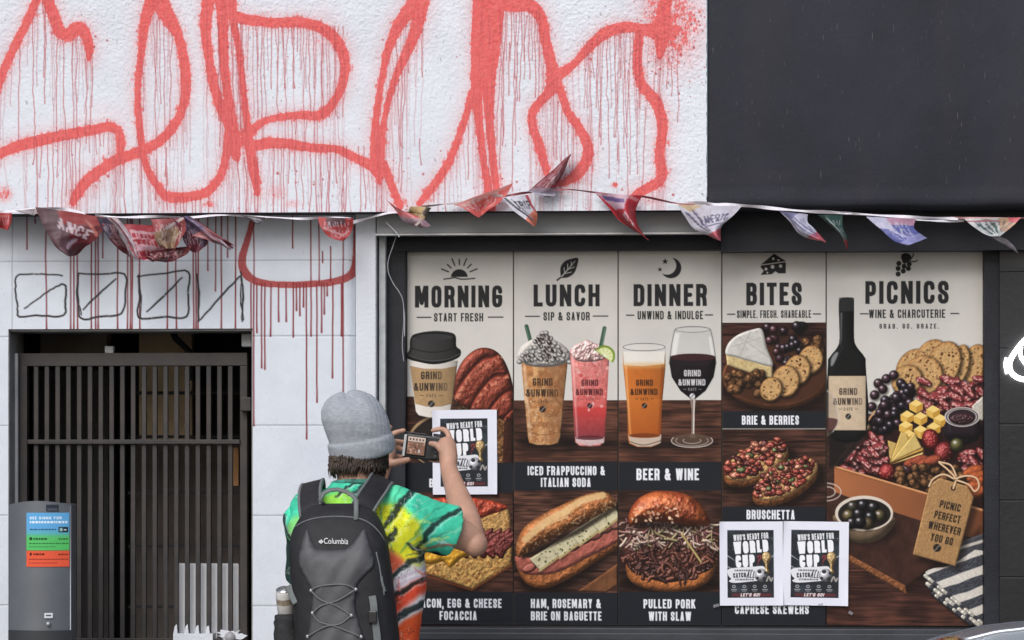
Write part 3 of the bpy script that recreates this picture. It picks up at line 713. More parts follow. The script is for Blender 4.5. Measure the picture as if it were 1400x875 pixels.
MB().box(cx1 + .003, -.05, 0, cx1 + 5.5, .2, zz[0]).build('side_wall', M['black'], BLD)
# ---------------- entry hall behind the gate
hall = (xl - .12, xr + .35); yh = 1.15
def hbox(name, px0, py0, px1, py1, Yq, dep, mat):
    a, b = at(px0, py0, Yq), at(px1, py1, Yq); return MB().box(a.x, Yq, b.z, b.x, Yq + dep, a.z).build(name, mat, BLD)
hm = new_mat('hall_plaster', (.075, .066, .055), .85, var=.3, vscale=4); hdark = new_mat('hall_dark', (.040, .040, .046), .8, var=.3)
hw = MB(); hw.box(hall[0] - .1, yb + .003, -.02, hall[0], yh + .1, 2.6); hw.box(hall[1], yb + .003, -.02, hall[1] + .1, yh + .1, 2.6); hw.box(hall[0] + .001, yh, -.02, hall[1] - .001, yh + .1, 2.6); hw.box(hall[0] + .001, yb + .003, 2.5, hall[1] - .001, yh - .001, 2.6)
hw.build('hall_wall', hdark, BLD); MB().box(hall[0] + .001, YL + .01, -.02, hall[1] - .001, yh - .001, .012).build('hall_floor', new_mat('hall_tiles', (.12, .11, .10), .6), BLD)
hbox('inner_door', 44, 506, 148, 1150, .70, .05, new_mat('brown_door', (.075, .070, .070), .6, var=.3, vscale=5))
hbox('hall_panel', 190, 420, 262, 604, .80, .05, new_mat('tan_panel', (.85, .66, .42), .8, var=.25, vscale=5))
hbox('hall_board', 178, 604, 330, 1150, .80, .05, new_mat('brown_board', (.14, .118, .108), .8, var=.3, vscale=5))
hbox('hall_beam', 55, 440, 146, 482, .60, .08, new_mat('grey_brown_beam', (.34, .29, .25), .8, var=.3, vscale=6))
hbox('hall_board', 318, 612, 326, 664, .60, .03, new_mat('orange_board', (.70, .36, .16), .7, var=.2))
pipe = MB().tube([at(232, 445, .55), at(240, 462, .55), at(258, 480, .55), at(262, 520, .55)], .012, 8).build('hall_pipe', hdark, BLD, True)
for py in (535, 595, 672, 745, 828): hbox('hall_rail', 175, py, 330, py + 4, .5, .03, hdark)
CREAM = rgb(206, 203, 197); INK = rgb(42, 42, 44); BAND = rgb(31, 34, 40); WHITE = rgb(232, 234, 240)
def bean(cv, x, y, r, col):
    cv.fill(ell(x, y, r, r, 0), col)
    cv.fill(line(smooth([(x - r * .8, y + r * .7), (x - r * .1, y + r * .2), (x + r * .1, y - r * .2), (x + r * .8, y - r * .7)], False, 4), .9), col * .3 + .55 * (1 - col * .3) if col.mean() < .5 else rgb(60, 60, 64))
def cup_logo(cv, cx, cy, w, col, fade=None, small=True, a=.9):
    text(cv, 'GRIND', cx - w * .0, cy - w * .17, w * .235, w * .62, col, t=.17, a=a, fade=fade)
    text(cv, '&UNWIND', cx - w * .02, cy + w * .17, w * .235, w, col, t=.17, a=a, fade=fade)
    if small:
        text(cv, 'CAFE', cx, cy + w * .43, w * .1, w * .3, col, t=.16, gap=.2, a=a * .75, fade=fade)
        for s in (-1, 1): cv.fill(rect(cx + s * w * .28 - w * .06, cy + w * .42, cx + s * w * .28 + w * .06, cy + w * .44), col, a * .7)
        bean(cv, cx, cy + w * .68, w * .1, np.asarray(col))
def header(cv, cx, title, tw, ty, cap, sub, sw, sy, scap, dash):
    text(cv, title, cx, ty, cap, tw, INK, t=.178, gap=.11)
    text(cv, sub, cx, sy, scap, sw, INK, t=.155, gap=.12)
    for x0, x1 in dash: cv.fill(rect(x0, sy - .9, x1, sy + .7), INK)
def label(cv, box, lines):
    cv.fill(rect(*box), BAND)
    for s, cx, cy, cap, w in lines: text(cv, s, cx, cy, cap, w, WHITE, t=.175, gap=.1)
def shadow(cv, shp, a=.6, soft=7): cv.fill(shp, rgb(18, 12, 10), a, soft)
def speck(cv, shp_b, inside, n, cols, r0, r1, seed, el=.6, solid=False, spec=.3):
    r = np.random.RandomState(seed); b = shp_b; k = 0
    ins = inside[1]
    for _ in range(n * 6):
        if k >= n: break
        x, y = r.uniform(b[0], b[2]), r.uniform(b[1], b[3])
        if ins(np.array([[x]], np.float32), np.array([[y]], np.float32))[0, 0] > 0: continue
        k += 1
        c = cols[r.randint(len(cols))]; q = r.uniform(r0, r1)
        e = ell(x, y, q, q * r.uniform(el, 1), r.uniform(0, 180))
        if solid: cv.solid(e, c, r=q, spec=spec, pw=12, edge=.4)
        else: cv.fill(e, c, r.uniform(.5, 1))
def slice_bread(cv, x, y, rx, ry, rot, seed):
    e = ell(x, y, rx, ry, rot)
    shadow(cv, ell(x + 2, y + 2, rx + 1, ry + 1, rot), .6, 3)
    cv.solid(e, rgb(196, 146, 92), r=4, bump=1.2, cell=3, mott=.25, mcell=4, edge=.4, amb=.5, dif=.65)
    cv.fill(ell(x, y, rx * .86, ry * .86, rot), rgb(214, 178, 124), .55, 2)
    speck(cv, (x - rx, y - ry, x + rx, y + ry), ell(x, y, rx * .8, ry * .8, rot), int(rx * ry / 13), [rgb(92, 54, 32), rgb(120, 74, 40), rgb(60, 34, 24)], .7, 1.9, seed)
def grape(cv, x, y, r, c):
    shadow(cv, ell(x + 1, y + 1.5, r + 1, r + 1), .5, 2)
    cv.solid(ell(x, y, r, r), c, r=r, spec=.12, pw=8, edge=.5, amb=.4)
    cv.fill(ell(x - r * .3, y - r * .38, r * .24, r * .2), rgb(225, 215, 225), .75, 1.2)
def walnut(cv, x, y, r, seed):
    shadow(cv, ell(x + .8, y + 1, r + 1, r), .5, 2)
    cv.solid(ell(x, y, r, r * .85, seed * 37), rgb(150, 104, 66), r=r, bump=1.2, cell=2.2, mott=.3, mcell=2.5, edge=.5, spec=.1)
    cv.fill(line(smooth([(x - r * .7, y + r * .3), (x, y - r * .1), (x + r * .6, y - r * .4)], False, 4), .9), rgb(70, 42, 26), .6)

def paint_posters(S):
    cv = Canvas(557, 341, 1343.4, 854, S, CREAM)
    # ---------------- headers
    header(cv, 627, 'MORNING', 119, 404, 30, 'START FRESH', 67, 432.5, 11.5, [(570, 590), (667, 688)])
    header(cv, 774.5, 'LUNCH', 90, 403, 30, 'SIP & SAVOR', 63, 431.5, 11.5, [(718, 738), (810, 831)])
    header(cv, 916, 'DINNER', 100, 403, 30, 'UNWIND & INDULGE', 89, 430.5, 11.5, [(856, 867), (963, 974)])
    header(cv, 1058, 'BITES', 76, 402, 31, 'SIMPLE. FRESH. SHAREABLE', 101, 429.5, 10.5, [(994, 1005), (1111, 1122)])
    header(cv, 1240, 'PICNICS', 114, 400.5, 31, 'WINE & CHARCUTERIE', 104, 429.5, 11.5, [(1176, 1188), (1299, 1311)])
    text(cv, 'GRAB. GO. GRAZE.', 1243, 446.5, 6.6, 81, INK, t=.17, gap=.3)
    # icons: sun, leaf, moon, cheese, grapes
    cv.fill(rect(600, 340, 655, 377), INK, inside=ell(628, 378, 11.5, 11.5))
    for k in range(9):
        a = math.radians(180 + 22.5 * k * 1.0)
        if 0 < k < 8 or True:
            p = (math.cos(a), math.sin(a)); r1 = 16; r2 = 23 if k % 2 == 0 else 26
            if 1 <= k <= 7: cv.fill(line([(628 + p[0] * r1, 376 + p[1] * r1), (628 + p[0] * r2, 376 + p[1] * r2)], 1.7), INK)
    cv.fill(line(smooth([(607, 380), (615, 379), (622, 378), (630, 380), (638, 380), (649, 379)], False, 5), 1.6), INK)
    lf = smooth([(767, 378), (766, 366), (771, 357), (780, 353), (790, 352), (789, 362), (785, 372), (777, 378), (769, 379)], True, 6)
    cv.fill(poly(lf), INK)
    cv.fill(line([(762, 382), (768, 377), (786, 356)], [2.4, 1.8, .9]), INK)
    cv.fill(line([(768, 377), (786, 356)], [1.4, .8]), CREAM)
    for p, q in (((772, 373), (771, 365)), ((776, 368), (776, 360)), ((781, 362), (781, 357)), ((772, 373), (781, 371)), ((777, 367), (785, 364))): cv.fill(line([p, q], .9), CREAM)
    cv.fill(ell(917, 366, 14, 14), INK); cv.fill(ell(911.5, 362.5, 12.6, 12.6), CREAM)
    for sx, sy, sr in ((909, 357, 4.6), (902, 368, 3.4)):
        cv.fill(poly([(sx + (sr if k % 2 == 0 else sr * .42) * math.sin(k * math.pi / 5), sy - (sr if k % 2 == 0 else sr * .42) * math.cos(k * math.pi / 5)) for k in range(10)]), INK)
    cv.fill(poly([(1040, 362), (1058, 347), (1074, 357), (1074, 374), (1064, 374), (1060, 371), (1055, 375), (1040, 376), (1044, 370), (1040, 366)]), INK)
    cv.fill(line([(1040, 362.5), (1074, 358)], 1.2), CREAM)
    for x, y, r in ((1047, 368, 2), (1056, 365, 2.6), (1067, 364, 2.3), (1057, 354, 1.8), (1064, 356, 1.4), (1049, 373, 1.2)): cv.fill(ell(x, y, r, r), CREAM)
    for x, y in ((1229, 361), (1236, 365), (1243, 362), (1228, 368), (1235, 371.5), (1242, 368), (1228, 375.5), (1237, 358)): cv.fill(ell(x, y, 3.4, 3.4), INK)
    cv.fill(blobp([(1233, 349), (1238, 347), (1244, 349), (1246, 354), (1242, 359), (1235, 358), (1232, 354)]), INK)
    cv.fill(line(smooth([(1243, 357), (1247, 353), (1249, 348)], False, 4), 1.5), INK); cv.fill(line(smooth([(1245, 358), (1250, 359), (1254, 357)], False, 4), 1.5), INK)
    # ---------------- MORNING upper
    cv.clip = (557, 341, 701, 854)
    W0, W1 = rgb(58, 38, 29), rgb(116, 78, 56)
    cv.wood((557, 541, 701, 634), W0, W1, 11)
    e = ell(628, 602, 70, 42); shadow(cv, ell(632, 608, 76, 40), .8, 10)
    cv.solid(e, rgb(42, 34, 32), r=10, amb=.5, dif=.5); cv.fill(ell(628, 602, 70, 42), rgb(170, 140, 105)); cv.fill(ell(629, 603.5, 68, 40), rgb(38, 31, 30))
    b = blobp([(618, 566), (632, 549), (652, 545), (676, 549), (694, 562), (700, 585), (694, 640), (600, 640), (604, 590)])
    cv.solid(b, rgb(120, 82, 50), r=10, bump=2.4, cell=4, mott=.5, mcell=4, edge=.2)
    speck(cv, (600, 545, 700, 630), b, 220, [rgb(176, 138, 92), rgb(76, 44, 28), rgb(140, 100, 60), rgb(206, 172, 124)], .8, 2.4, 4)
    cv.solid(blobp([(690, 575), (701, 570), (701, 640), (688, 640)]), rgb(60, 32, 24), r=6, bump=1, cell=4)
    # croissant: overlapping glazed ridges
    shadow(cv, ell(665, 545, 45, 22), .6, 9)
    body_c = blobp([(622, 545), (621, 522), (628, 500), (640, 484), (655, 475), (672, 476), (686, 487), (696, 508), (702, 535), (703, 572), (690, 574), (668, 566), (645, 560)])
    RB = np.array([0, 14, 30, 50, 73, 98, 150], np.float32)
    def bandp(X, Y):
        d = np.hypot((X - 714) * .92, (Y - 590) * .86) + 1.6 * np.sin(X * .23 + Y * .11)
        k = np.clip(np.searchsorted(RB, d) - 1, 0, len(RB) - 2); return (d - RB[k]) / (RB[k + 1] - RB[k]), k
    def crh(X, Y):
        p, k = bandp(X, Y); return 9.5 * np.sqrt(np.clip(1 - (1.0 - p * 1.12) ** 2, 0, 1)) * np.clip((1.04 - p) * 7, 0, 1)
    cv.solid(body_c, rgb(150, 62, 44), r=9, height=crh, bump=1.0, cell=4, mott=.2, mcell=5, amb=.36, dif=.78, spec=.20, pw=7, edge=.3, L=(-.6, -.45, .65))
    w = cv.win(body_c[0]); X, Y = w; p, k = bandp(X, Y); al = np.clip(.5 - body_c[1](X, Y) * cv.S, 0, 1)
    cv.mix(al * np.maximum(sstep(.16, 0, p), sstep(.9, 1.0, p)) * .62, rgb(42, 18, 16))
    rid = cv.noise(X.shape, 3.4, None, 3); cv.mix(al * sstep(.55, .72, p) * sstep(.98, .85, p) * sstep(.48, .66, rid) * .7, rgb(226, 150, 118))
    cv.mix(al * sstep(.35, .55, p) * sstep(.75, .6, p) * sstep(.5, .7, cv.noise(X.shape, 5, None, 2)) * .35, rgb(206, 112, 84))
    # coffee cup
    shadow(cv, ell(604, 566, 36, 9), .7, 8)
    body = poly([(559, 492), (626, 492), (616, 562), (612, 567), (600, 570), (586, 570), (573, 567), (569, 562)])
    def cyl(x0, x1, k=14):  # cylinder height profile
        return lambda X, Y: k * np.sqrt(np.maximum(1 - ((X - (x0 + x1) / 2) / ((x1 - x0) / 2 * 1.04)) ** 2, 0.02))
    cv.solid(body, rgb(228, 222, 214), r=1, height=cyl(560, 626), amb=.42, dif=.62, L=(-.5, -.1, .8))
    cv.solid(poly([(561, 499), (580, 503), (605, 503), (625, 499), (618, 551), (603, 555), (583, 555), (568, 551)]), rgb(178, 146, 106), r=1, height=cyl(560, 626), mott=.08, amb=.4, dif=.65, L=(-.5, -.1, .8))
    fd = lambda X, Y: np.clip(1.0 - (X - 588) / 40, .25, 1)
    cup_logo(cv, 590, 520, 46, rgb(48, 42, 38), fd)
    cv.solid(blobp([(555, 484), (560, 477), (562, 460), (572, 454), (594, 451), (615, 453), (623, 458), (624, 472), (630, 478), (628, 487), (612, 494), (592, 497), (570, 493), (558, 489)], 4), rgb(38, 38, 38), r=6, height=cyl(552, 632, 16), amb=.4, dif=.75, spec=.12, pw=6, L=(-.5, -.5, .7))
    cv.fill(ell(593, 458, 29, 5.5), rgb(30, 30, 31)); cv.fill(ell(593, 459.5, 26, 4.2), rgb(58, 58, 59), .9)
    cv.fill(line(smooth([(556, 483), (575, 490), (595, 492), (615, 489), (629, 482)], False, 6), 1.4), rgb(100, 100, 102), .6)
    cv.fill(line(smooth([(562, 474), (578, 479), (600, 480), (623, 474)], False, 6), 1.2), rgb(18, 18, 19), .8)
    cv.fill(rect(557, 632, 701, 673), BAND)
    text(cv, 'B', 590, 660, 12, 6, WHITE)
    # lower: focaccia sandwich
    cv.wood((557, 673, 701, 810), rgb(46, 30, 24), rgb(94, 64, 48), 21)
    shadow(cv, poly([(570, 760), (640, 818), (700, 770), (700, 750)]), .8, 10)
    top = poly(smooth([(560, 700), (586, 684), (640, 681), (672, 686), (694, 695), (697, 728), (690, 738), (664, 745), (600, 742), (556, 742)], True, 4))
    cv.solid(top, rgb(214, 168, 104), r=5, bump=1.6, cell=4, mott=.2, mcell=4)
    speck(cv, (600, 705, 697, 742), top, 80, [rgb(168, 118, 66), rgb(140, 94, 52)], .8, 2.2, 7)
    cv.solid(blobp([(560, 698), (590, 682), (640, 680), (678, 686), (694, 694), (672, 703), (640, 712), (590, 712), (560, 710)]), rgb(168, 64, 42), r=7, bump=1.8, cell=6, mott=.35, mcell=7, spec=.25, pw=12)
    bot = poly([(560, 762), (640, 758), (700, 738), (698, 772), (646, 806), (640, 804), (586, 785), (556, 778)])
    cv.solid(bot, rgb(216, 170, 100), r=4, bump=1.5, cell=4, mott=.18, mcell=4)
    speck(cv, (570, 752, 700, 806), bot, 150, [rgb(142, 96, 52), rgb(116, 74, 42), rgb(166, 116, 66)], .9, 2.6, 8)
    cv.fill(line([(560, 780), (645, 807), (699, 773)], 2.2), rgb(120, 62, 34), .8)
    for k in range(5):
        x = 640 + 12 * k
        cv.solid(blobp([(x - 14, 752), (x - 4, 735), (x + 12, 726), (x + 22, 722), (x + 18, 738), (x + 4, 754), (x - 2, 764)]), rgb(104 + 8 * (k % 2), 42, 38), r=5, bump=2, cell=5, spec=.25, pw=10, edge=.4)
    cv.solid(blobp([(556, 752), (590, 736), (625, 735), (660, 744), (650, 756), (630, 764), (616, 776), (606, 768), (590, 772), (570, 768), (556, 775)]), rgb(226, 164, 46), r=8, bump=1.2, cell=8, spec=.25, pw=14, mott=.1)
    label(cv, (557, 809, 701, 854), [('BACON, EGG & CHEESE', 627.5, 825, 12.5, 116), ('FOCACCIA', 626.5, 842, 12.5, 51)])
    # ---------------- LUNCH
    cv.clip = (703, 341, 844, 854)
    cv.wood((703, 547, 844, 632), W0, W1, 31)
    shadow(cv, ell(752, 604, 46, 9), .8, 9); shadow(cv, ell(812, 606, 38, 7), .7, 8)
    # frappe
    g = poly([(712, 484), (777, 484), (766, 596), (763, 605), (752, 608), (735, 608), (724, 605), (722, 598)])
    cv.solid(g, rgb(196, 150, 104), r=2, height=cyl(711, 778, 10), mott=.22, mcell=7, amb=.45, dif=.62, col2=rgb(172, 118, 74), L=(-.5, -.1, .8), bump=.5)
    speck(cv, (716, 530, 760, 606), g, 110, [rgb(226, 190, 146), rgb(212, 168, 122), rgb(150, 98, 62)], .5, 1.3, 3); cv.grad(poly([(744, 484), (777, 484), (763, 605), (744, 605)]), rgb(150, 100, 66), rgb(92, 58, 40), ax=0, a=.38)
    for yy in (497, 590): cv.fill(line(smooth([(713 + (yy - 484) * .1, yy), (744, yy + 4), (776 - (yy - 484) * .1, yy)], False, 6), 1.2), rgb(120, 76, 46), .7)
    cv.fill(poly([(714, 488), (718, 488), (727, 600), (724, 600)]), rgb(245, 230, 210), .35, 2)
    cv.fill(line([(720, 445), (728, 476)], 5.5), rgb(58, 88, 70)); cv.fill(line([(719, 446), (726, 474)], 1.2), rgb(120, 150, 130), .7)
    dome = blobp([(708, 489), (712, 474), (722, 466), (736, 459), (745, 453), (752, 460), (766, 468), (777, 478), (780, 490), (764, 499), (744, 501), (724, 499)])
    cv.solid(dome, rgb(206, 200, 194), r=8, bump=1, cell=4)
    rs = np.random.RandomState(5)
    for row in range(7):
        yy = 494 - row * 6; hw = 33 - row * 4.9
        for k in range(int(hw / 4) + 2):
            x = 744 - hw + 2 * hw * k / (int(hw / 4) + 1) + rs.uniform(-1.5, 1.5)
            cv.solid(ell(x, yy + rs.uniform(-1.5, 1.5) - 3 * math.cos((x - 744) / 30), 3.7, 3.2, rs.uniform(0, 90)), rgb(228, 224, 220), r=3.5, edge=.5, amb=.5, dif=.6)
    for k in range(38):
        yy = rs.uniform(457, 492); hw = (yy - 450) * .8
        x = 744 + rs.uniform(-hw, hw); q = rs.uniform(2.5, 6)
        cv.fill(line([(x - 2, yy - q * .5), (x, yy), (x + 1.5, yy + q * .6)], [1, 2.4, 1.2]), rgb(46, 36, 34), .85)
    cup_logo(cv, 742, 529, 44, rgb(52, 38, 30), lambda X, Y: np.clip(1 - (X - 748) / 36, .35, 1))
    # italian soda
    g = poly([(779, 478), (833, 478), (828, 560), (826, 604), (820, 609), (806, 610), (792, 609), (786, 604), (784, 560)])
    cv.solid(g, rgb(212, 138, 132), r=2, height=cyl(778, 835, 8), amb=.5, dif=.55, mott=.22, mcell=5, col2=rgb(204, 116, 112), L=(-.4, -.1, .8), bump=1.1, cell=5, spec=.08)
    cv.grad(poly([(781, 500), (832, 500), (828, 570), (784, 570)]), rgb(212, 128, 122), rgb(196, 62, 60), a=.6)
    cv.grad(poly([(784, 556), (828, 556), (826, 600), (786, 600)]), rgb(198, 62, 60), rgb(112, 40, 48), a=.85)
    speck(cv, (782, 484, 830, 560), g, 34, [rgb(226, 170, 164), rgb(190, 84, 84)], 1.2, 3.0, 14)
    ice = blobp([(780, 482), (784, 472), (796, 467), (802, 464), (814, 469), (824, 470), (832, 478), (826, 490), (806, 494), (788, 492)])
    cv.solid(ice, rgb(214, 172, 168), r=5, bump=2.4, cell=5, spec=.4, pw=12, mott=.15)
    cv.fill(poly([(786, 597), (826, 597), (825, 605), (806, 609), (788, 605)]), rgb(200, 190, 190), .75); cv.fill(ell(806, 598, 19, 3), rgb(80, 30, 36), .8)
    cv.fill(poly([(781, 482), (784, 482), (790, 598), (788, 598)]), rgb(255, 225, 225), .4, 1.5)
    cv.fill(line([(826, 448), (821, 473)], 5.5), rgb(64, 92, 76)); cv.fill(line([(827, 449), (823, 472)], 1.2), rgb(130, 158, 140), .7)
    lime = ell(826, 487, 15, 15)
    half = poly([(810, 478), (842, 492), (845, 470), (820, 462)])
    cv.clip = (703, 341, 842, 854)
    lw = poly([(811, 477)] + [(826 + 14.5 * math.cos(a), 486 + 14.5 * math.sin(a)) for a in np.linspace(math.radians(-140), math.radians(40), 16)])
    cv.fill(lw, rgb(120, 146, 52)); cv.fill(poly([(814, 478)] + [(825.6, 486.4)] + [(825.6 + 12 * math.cos(a), 486.4 + 12 * math.sin(a)) for a in np.linspace(math.radians(40), math.radians(-135), 14)]), rgb(206, 212, 150))
    for a in (-115, -80, -45, -10, 20): cv.fill(line([(825.6, 486.4), (825.6 + 11 * math.cos(math.radians(a)), 486.4 + 11 * math.sin(math.radians(a)))], 1), rgb(236, 238, 206), .9)
    cup_logo(cv, 806, 529, 37, rgb(70, 30, 34), None)
    cv.clip = (703, 341, 844, 854)
    label(cv, (703, 631, 844, 670), [('ICED FRAPPUCCINO &', 774, 643, 12.5, 105), ('ITALIAN SODA', 773.5, 659, 12.5, 68)])
    # baguette
    cv.wood((703, 670, 844, 811), rgb(46, 31, 25), rgb(112, 78, 58), 41, 10)
    shadow(cv, poly(smooth([(715, 790), (760, 812), (846, 750), (846, 720)])), .85, 9)
    cv.solid(poly([(790, 808), (844, 770), (844, 800), (828, 810)]), rgb(120, 78, 50), r=3, mott=.2)
    bb = poly(smooth([(707, 766), (712, 788), (726, 802), (748, 804), (780, 790), (820, 764), (850, 744), (850, 725), (790, 760), (740, 775)], True, 5))
    cv.solid(bb, rgb(176, 106, 60), r=9, bump=1.2, cell=4, mott=.2, mcell=6, spec=.12, edge=.3)
    ham = poly(smooth([(707, 772), (706, 760), (730, 762), (780, 752), (850, 712), (850, 736), (800, 764), (764, 782), (736, 786), (716, 784)], True, 5))
    cv.solid(ham, rgb(178, 100, 86), r=6, bump=1.4, cell=7, mott=.15, mcell=8)
    for k in range(9):
        x = 720 + 15 * k; y = 776 - 7.4 * k - (2 if k % 2 else 0)
        cv.solid(ell(x + 4, y, 11, 6.5, -25), rgb(194 - 9 * (k % 3), 112, 98), r=5, bump=.7, cell=5, edge=.55, spec=.08)
    for k in range(4):
        x = 744 + 27 * k; y = 768 - 17.5 * k
        q = poly([(x - 20, y - 4), (x + 14, y - 25), (x + 22, y - 9), (x - 5, y + 12)])
        shadow(cv, poly([(x - 13, y + 2), (x + 17, y - 13), (x + 21, y - 2), (x - 4, y + 16)]), .4, 3)
        cv.solid(q, rgb(228, 218, 178), r=2.0, mott=.1, amb=.55, dif=.55)
        cv.fill(line([(x - 6, y + 12), (x + 22, y - 9)], 3.4), rgb(190, 172, 118), .8)
        speck(cv, (x - 12, y - 15, x + 16, y + 6), q, 16, [rgb(70, 80, 42), rgb(52, 60, 34)], .6, 1.6, 60 + k, el=.3)
    cv.fill(line([(716, 762), (790, 726), (846, 690)], [5, 8, 8]), rgb(28, 22, 18), .8, 3)
    bt = poly(smooth([(707, 760), (706, 744), (716, 722), (740, 704), (776, 686), (806, 674), (828, 673), (838, 680), (842, 690), (818, 704), (778, 724), (738, 745), (714, 760)], True, 6))
    cv.solid(bt, rgb(186, 112, 62), r=15, bump=1.2, cell=4, mott=.22, mcell=7, spec=.14, pw=10, edge=.3, amb=.4, dif=.8)
    for (p0, p1, p2, w) in (((716, 740), (748, 712), (778, 698), 9), ((770, 700), (796, 684), (826, 676), 9), ((740, 722), (760, 712), (776, 706), 3)):
        cv.fill(line(smooth([p0, p1, p2], False, 8), [2] + [w] * 15 + [2]), rgb(222, 186, 132), .85, 1.6)
    w = cv.win(bt[0]); X, Y = w
    nz = cv.noise(X.shape, 3, 99, 3); al = np.clip(.5 - bt[1](X, Y) * cv.S, 0, 1) * sstep(.55, .75, nz) * .4
    cv.mix(al, rgb(236, 206, 160))
    label(cv, (703, 810, 844, 854), [('HAM, ROSEMARY &', 773.5, 825, 12.5, 95), ('BRIE ON BAGUETTE', 774, 842, 12.5, 96)])
    # ---------------- DINNER
    cv.clip = (846, 341, 985.5, 854)
    cv.wood((846, 547, 986, 632), W0, W1, 51)
    shadow(cv, ell(890, 607, 44, 7), .8, 8); shadow(cv, ell(950, 606, 34, 7), .6, 6)
    g = poly([(852, 474), (852, 500), (855, 530), (858, 560), (858.5, 598), (860, 606), (872, 611), (890, 611), (901, 607), (903.5, 598), (904, 560), (907, 530), (909.5, 500), (909, 474)])
    cv.solid(g, rgb(188, 106, 44), r=2, height=cyl(850, 911, 9), amb=.48, dif=.6, mott=.06, L=(-.5, -.1, .8))
    cv.grad(poly([(857, 545), (905, 545), (903, 598), (859, 598)]), rgb(196, 112, 46), rgb(150, 70, 26), a=.6)
    cv.fill(poly([(852, 478), (909, 478), (908, 497), (880, 500), (853, 499)]), rgb(226, 222, 214)); cv.fill(rect(852, 495, 909, 503), rgb(214, 170, 110), .5, 3)
    cv.fill(poly([(852, 470), (909, 470), (909, 480), (852, 480)]), rgb(206, 204, 200))
    for ry_ in (4.5,): cv.fill(ell(880.5, 474, 28.8, 5.5), rgb(90, 88, 86)); cv.fill(ell(880.5, 474, 27.8, 4.6), rgb(214, 211, 205))
    cv.fill(poly([(854, 500), (857, 500), (863, 596), (861, 596)]), rgb(250, 200, 140), .5, 1.5); cv.fill(poly([(904, 500), (907, 500), (902, 596), (900, 596)]), rgb(110, 50, 18), .5, 2)
    cv.fill(poly([(859, 594), (904, 594), (903, 605), (890, 610), (872, 610), (861, 605)]), rgb(196, 186, 176), .85); cv.fill(ell(881, 595, 21, 3.2), rgb(120, 58, 24)); cv.fill(line(smooth([(860, 603), (880, 608), (903, 602)], False, 6), 1.4), rgb(90, 70, 60), .8)
    cup_logo(cv, 881, 529, 37, rgb(50, 30, 20), None)
    # wine glass
    bowl = smooth([(923, 449), (919, 470), (915, 495), (918, 515), (930, 535), (944, 545), (950, 545), (964, 535), (976, 515), (978, 495), (974, 468), (970, 449)], True, 5)
    cv.fill(poly(bowl), rgb(196, 195, 192), .8)
    wine = poly([(915.5, 488), (977.5, 488), (978, 498), (975, 515), (964, 534), (950, 545), (944, 545), (930, 534), (918, 515), (915, 497)])
    cv.solid(wine, rgb(30, 23, 27), r=14, amb=.5, dif=.6, spec=.05); cv.fill(ell(946.5, 488, 31, 5), rgb(58, 32, 36))
    cv.fill(poly([(921, 455), (929, 455), (924, 485), (918, 485)]), rgb(236, 236, 234), .7, 2); cv.fill(poly([(968, 460), (971, 460), (975, 485), (972, 485)]), rgb(240, 240, 240), .6, 1.5)
    cv.fill(ell(946.5, 450, 24, 4.4), rgb(110, 108, 106)); cv.fill(ell(946.5, 450.2, 22.8, 3.4), rgb(200, 198, 194))
    for pts in ([(922.5, 450), (918, 470), (914.5, 497)], [(970.5, 450), (975, 470), (978.5, 497)]): cv.fill(line(smooth(pts, False, 6), 1.1), rgb(90, 88, 88), .8)
    cv.fill(poly([(942.5, 544), (951.5, 544), (949, 560), (948, 590), (951, 598), (942, 598), (945, 590), (945, 560)]), rgb(150, 134, 122), .8); cv.fill(line([(948.4, 546), (947.8, 592)], 1.4), rgb(236, 232, 228), .9)
    cv.fill(ell(945.5, 602, 28, 9.5), rgb(92, 74, 62), .75)
    for rr_, aa in ((28, 1), (22, .6), (12, .7)):
        cv.fill(line([(945.5 + rr_ * math.cos(a), 602 + rr_ * .33 * math.sin(a)) for a in np.linspace(-.4, 3.6, 26)], 1.4), rgb(214, 206, 198), .75 * aa)
    cup_logo(cv, 946, 516, 37, rgb(214, 212, 214), None, a=.95)
    label(cv, (846, 631, 986, 670), [('BEER & WINE', 912.5, 648, 16, 85)])
    # pulled pork bun
    cv.wood((846, 670, 986, 810), rgb(44, 29, 23), rgb(88, 60, 46), 61, 10)
    shadow(cv, ell(918, 795, 66, 18), .9, 10)
    cv.solid(blobp([(856, 770), (872, 780), (915, 790), (950, 782), (976, 766), (972, 790), (950, 804), (915, 809), (880, 804), (860, 792)]), rgb(186, 112, 62), r=9, bump=1.3, cell=4, mott=.2, mcell=5, edge=.35)
    fil = blobp([(852, 745), (862, 720), (900, 712), (950, 716), (974, 734), (978, 760), (968, 778), (940, 790), (912, 796), (880, 788), (858, 774)])
    cv.solid(fil, rgb(74, 42, 34), r=12, bump=2.6, cell=4, mott=.4, mcell=5, spec=.12)
    rs = np.random.RandomState(77)
    def strand(x, y, a, q, c, w_, sp):
        p = smooth([(x - q * math.cos(a), y - q * math.sin(a)), (x + rs.uniform(-2, 2), y + rs.uniform(-2, 2)), (x + q * math.cos(a), y + q * math.sin(a))], False, 3)
        cv.fill(line(p + np.array([.8, 1]), w_ * 1.2), rgb(28, 16, 14), .55, .8)
        cv.solid(line(p, w_), c, r=w_ * .5, spec=sp, pw=8, amb=.45)
    for k in range(120):
        x, y = rs.uniform(854, 978), rs.uniform(742, 790)
        if ((x - 915) / 62) ** 2 + ((y - 754) / 42) ** 2 < 1:
            q_ = rs.uniform(4, 8); cv.solid(ell(x, y, q_, q_ * rs.uniform(.35, .6), rs.uniform(0, 180)), rgb(*[(92, 50, 42), (70, 38, 34), (112, 64, 52), (54, 30, 28)][rs.randint(4)]), r=q_ * .5, bump=1, cell=2.5, spec=.3, pw=9, edge=.4)
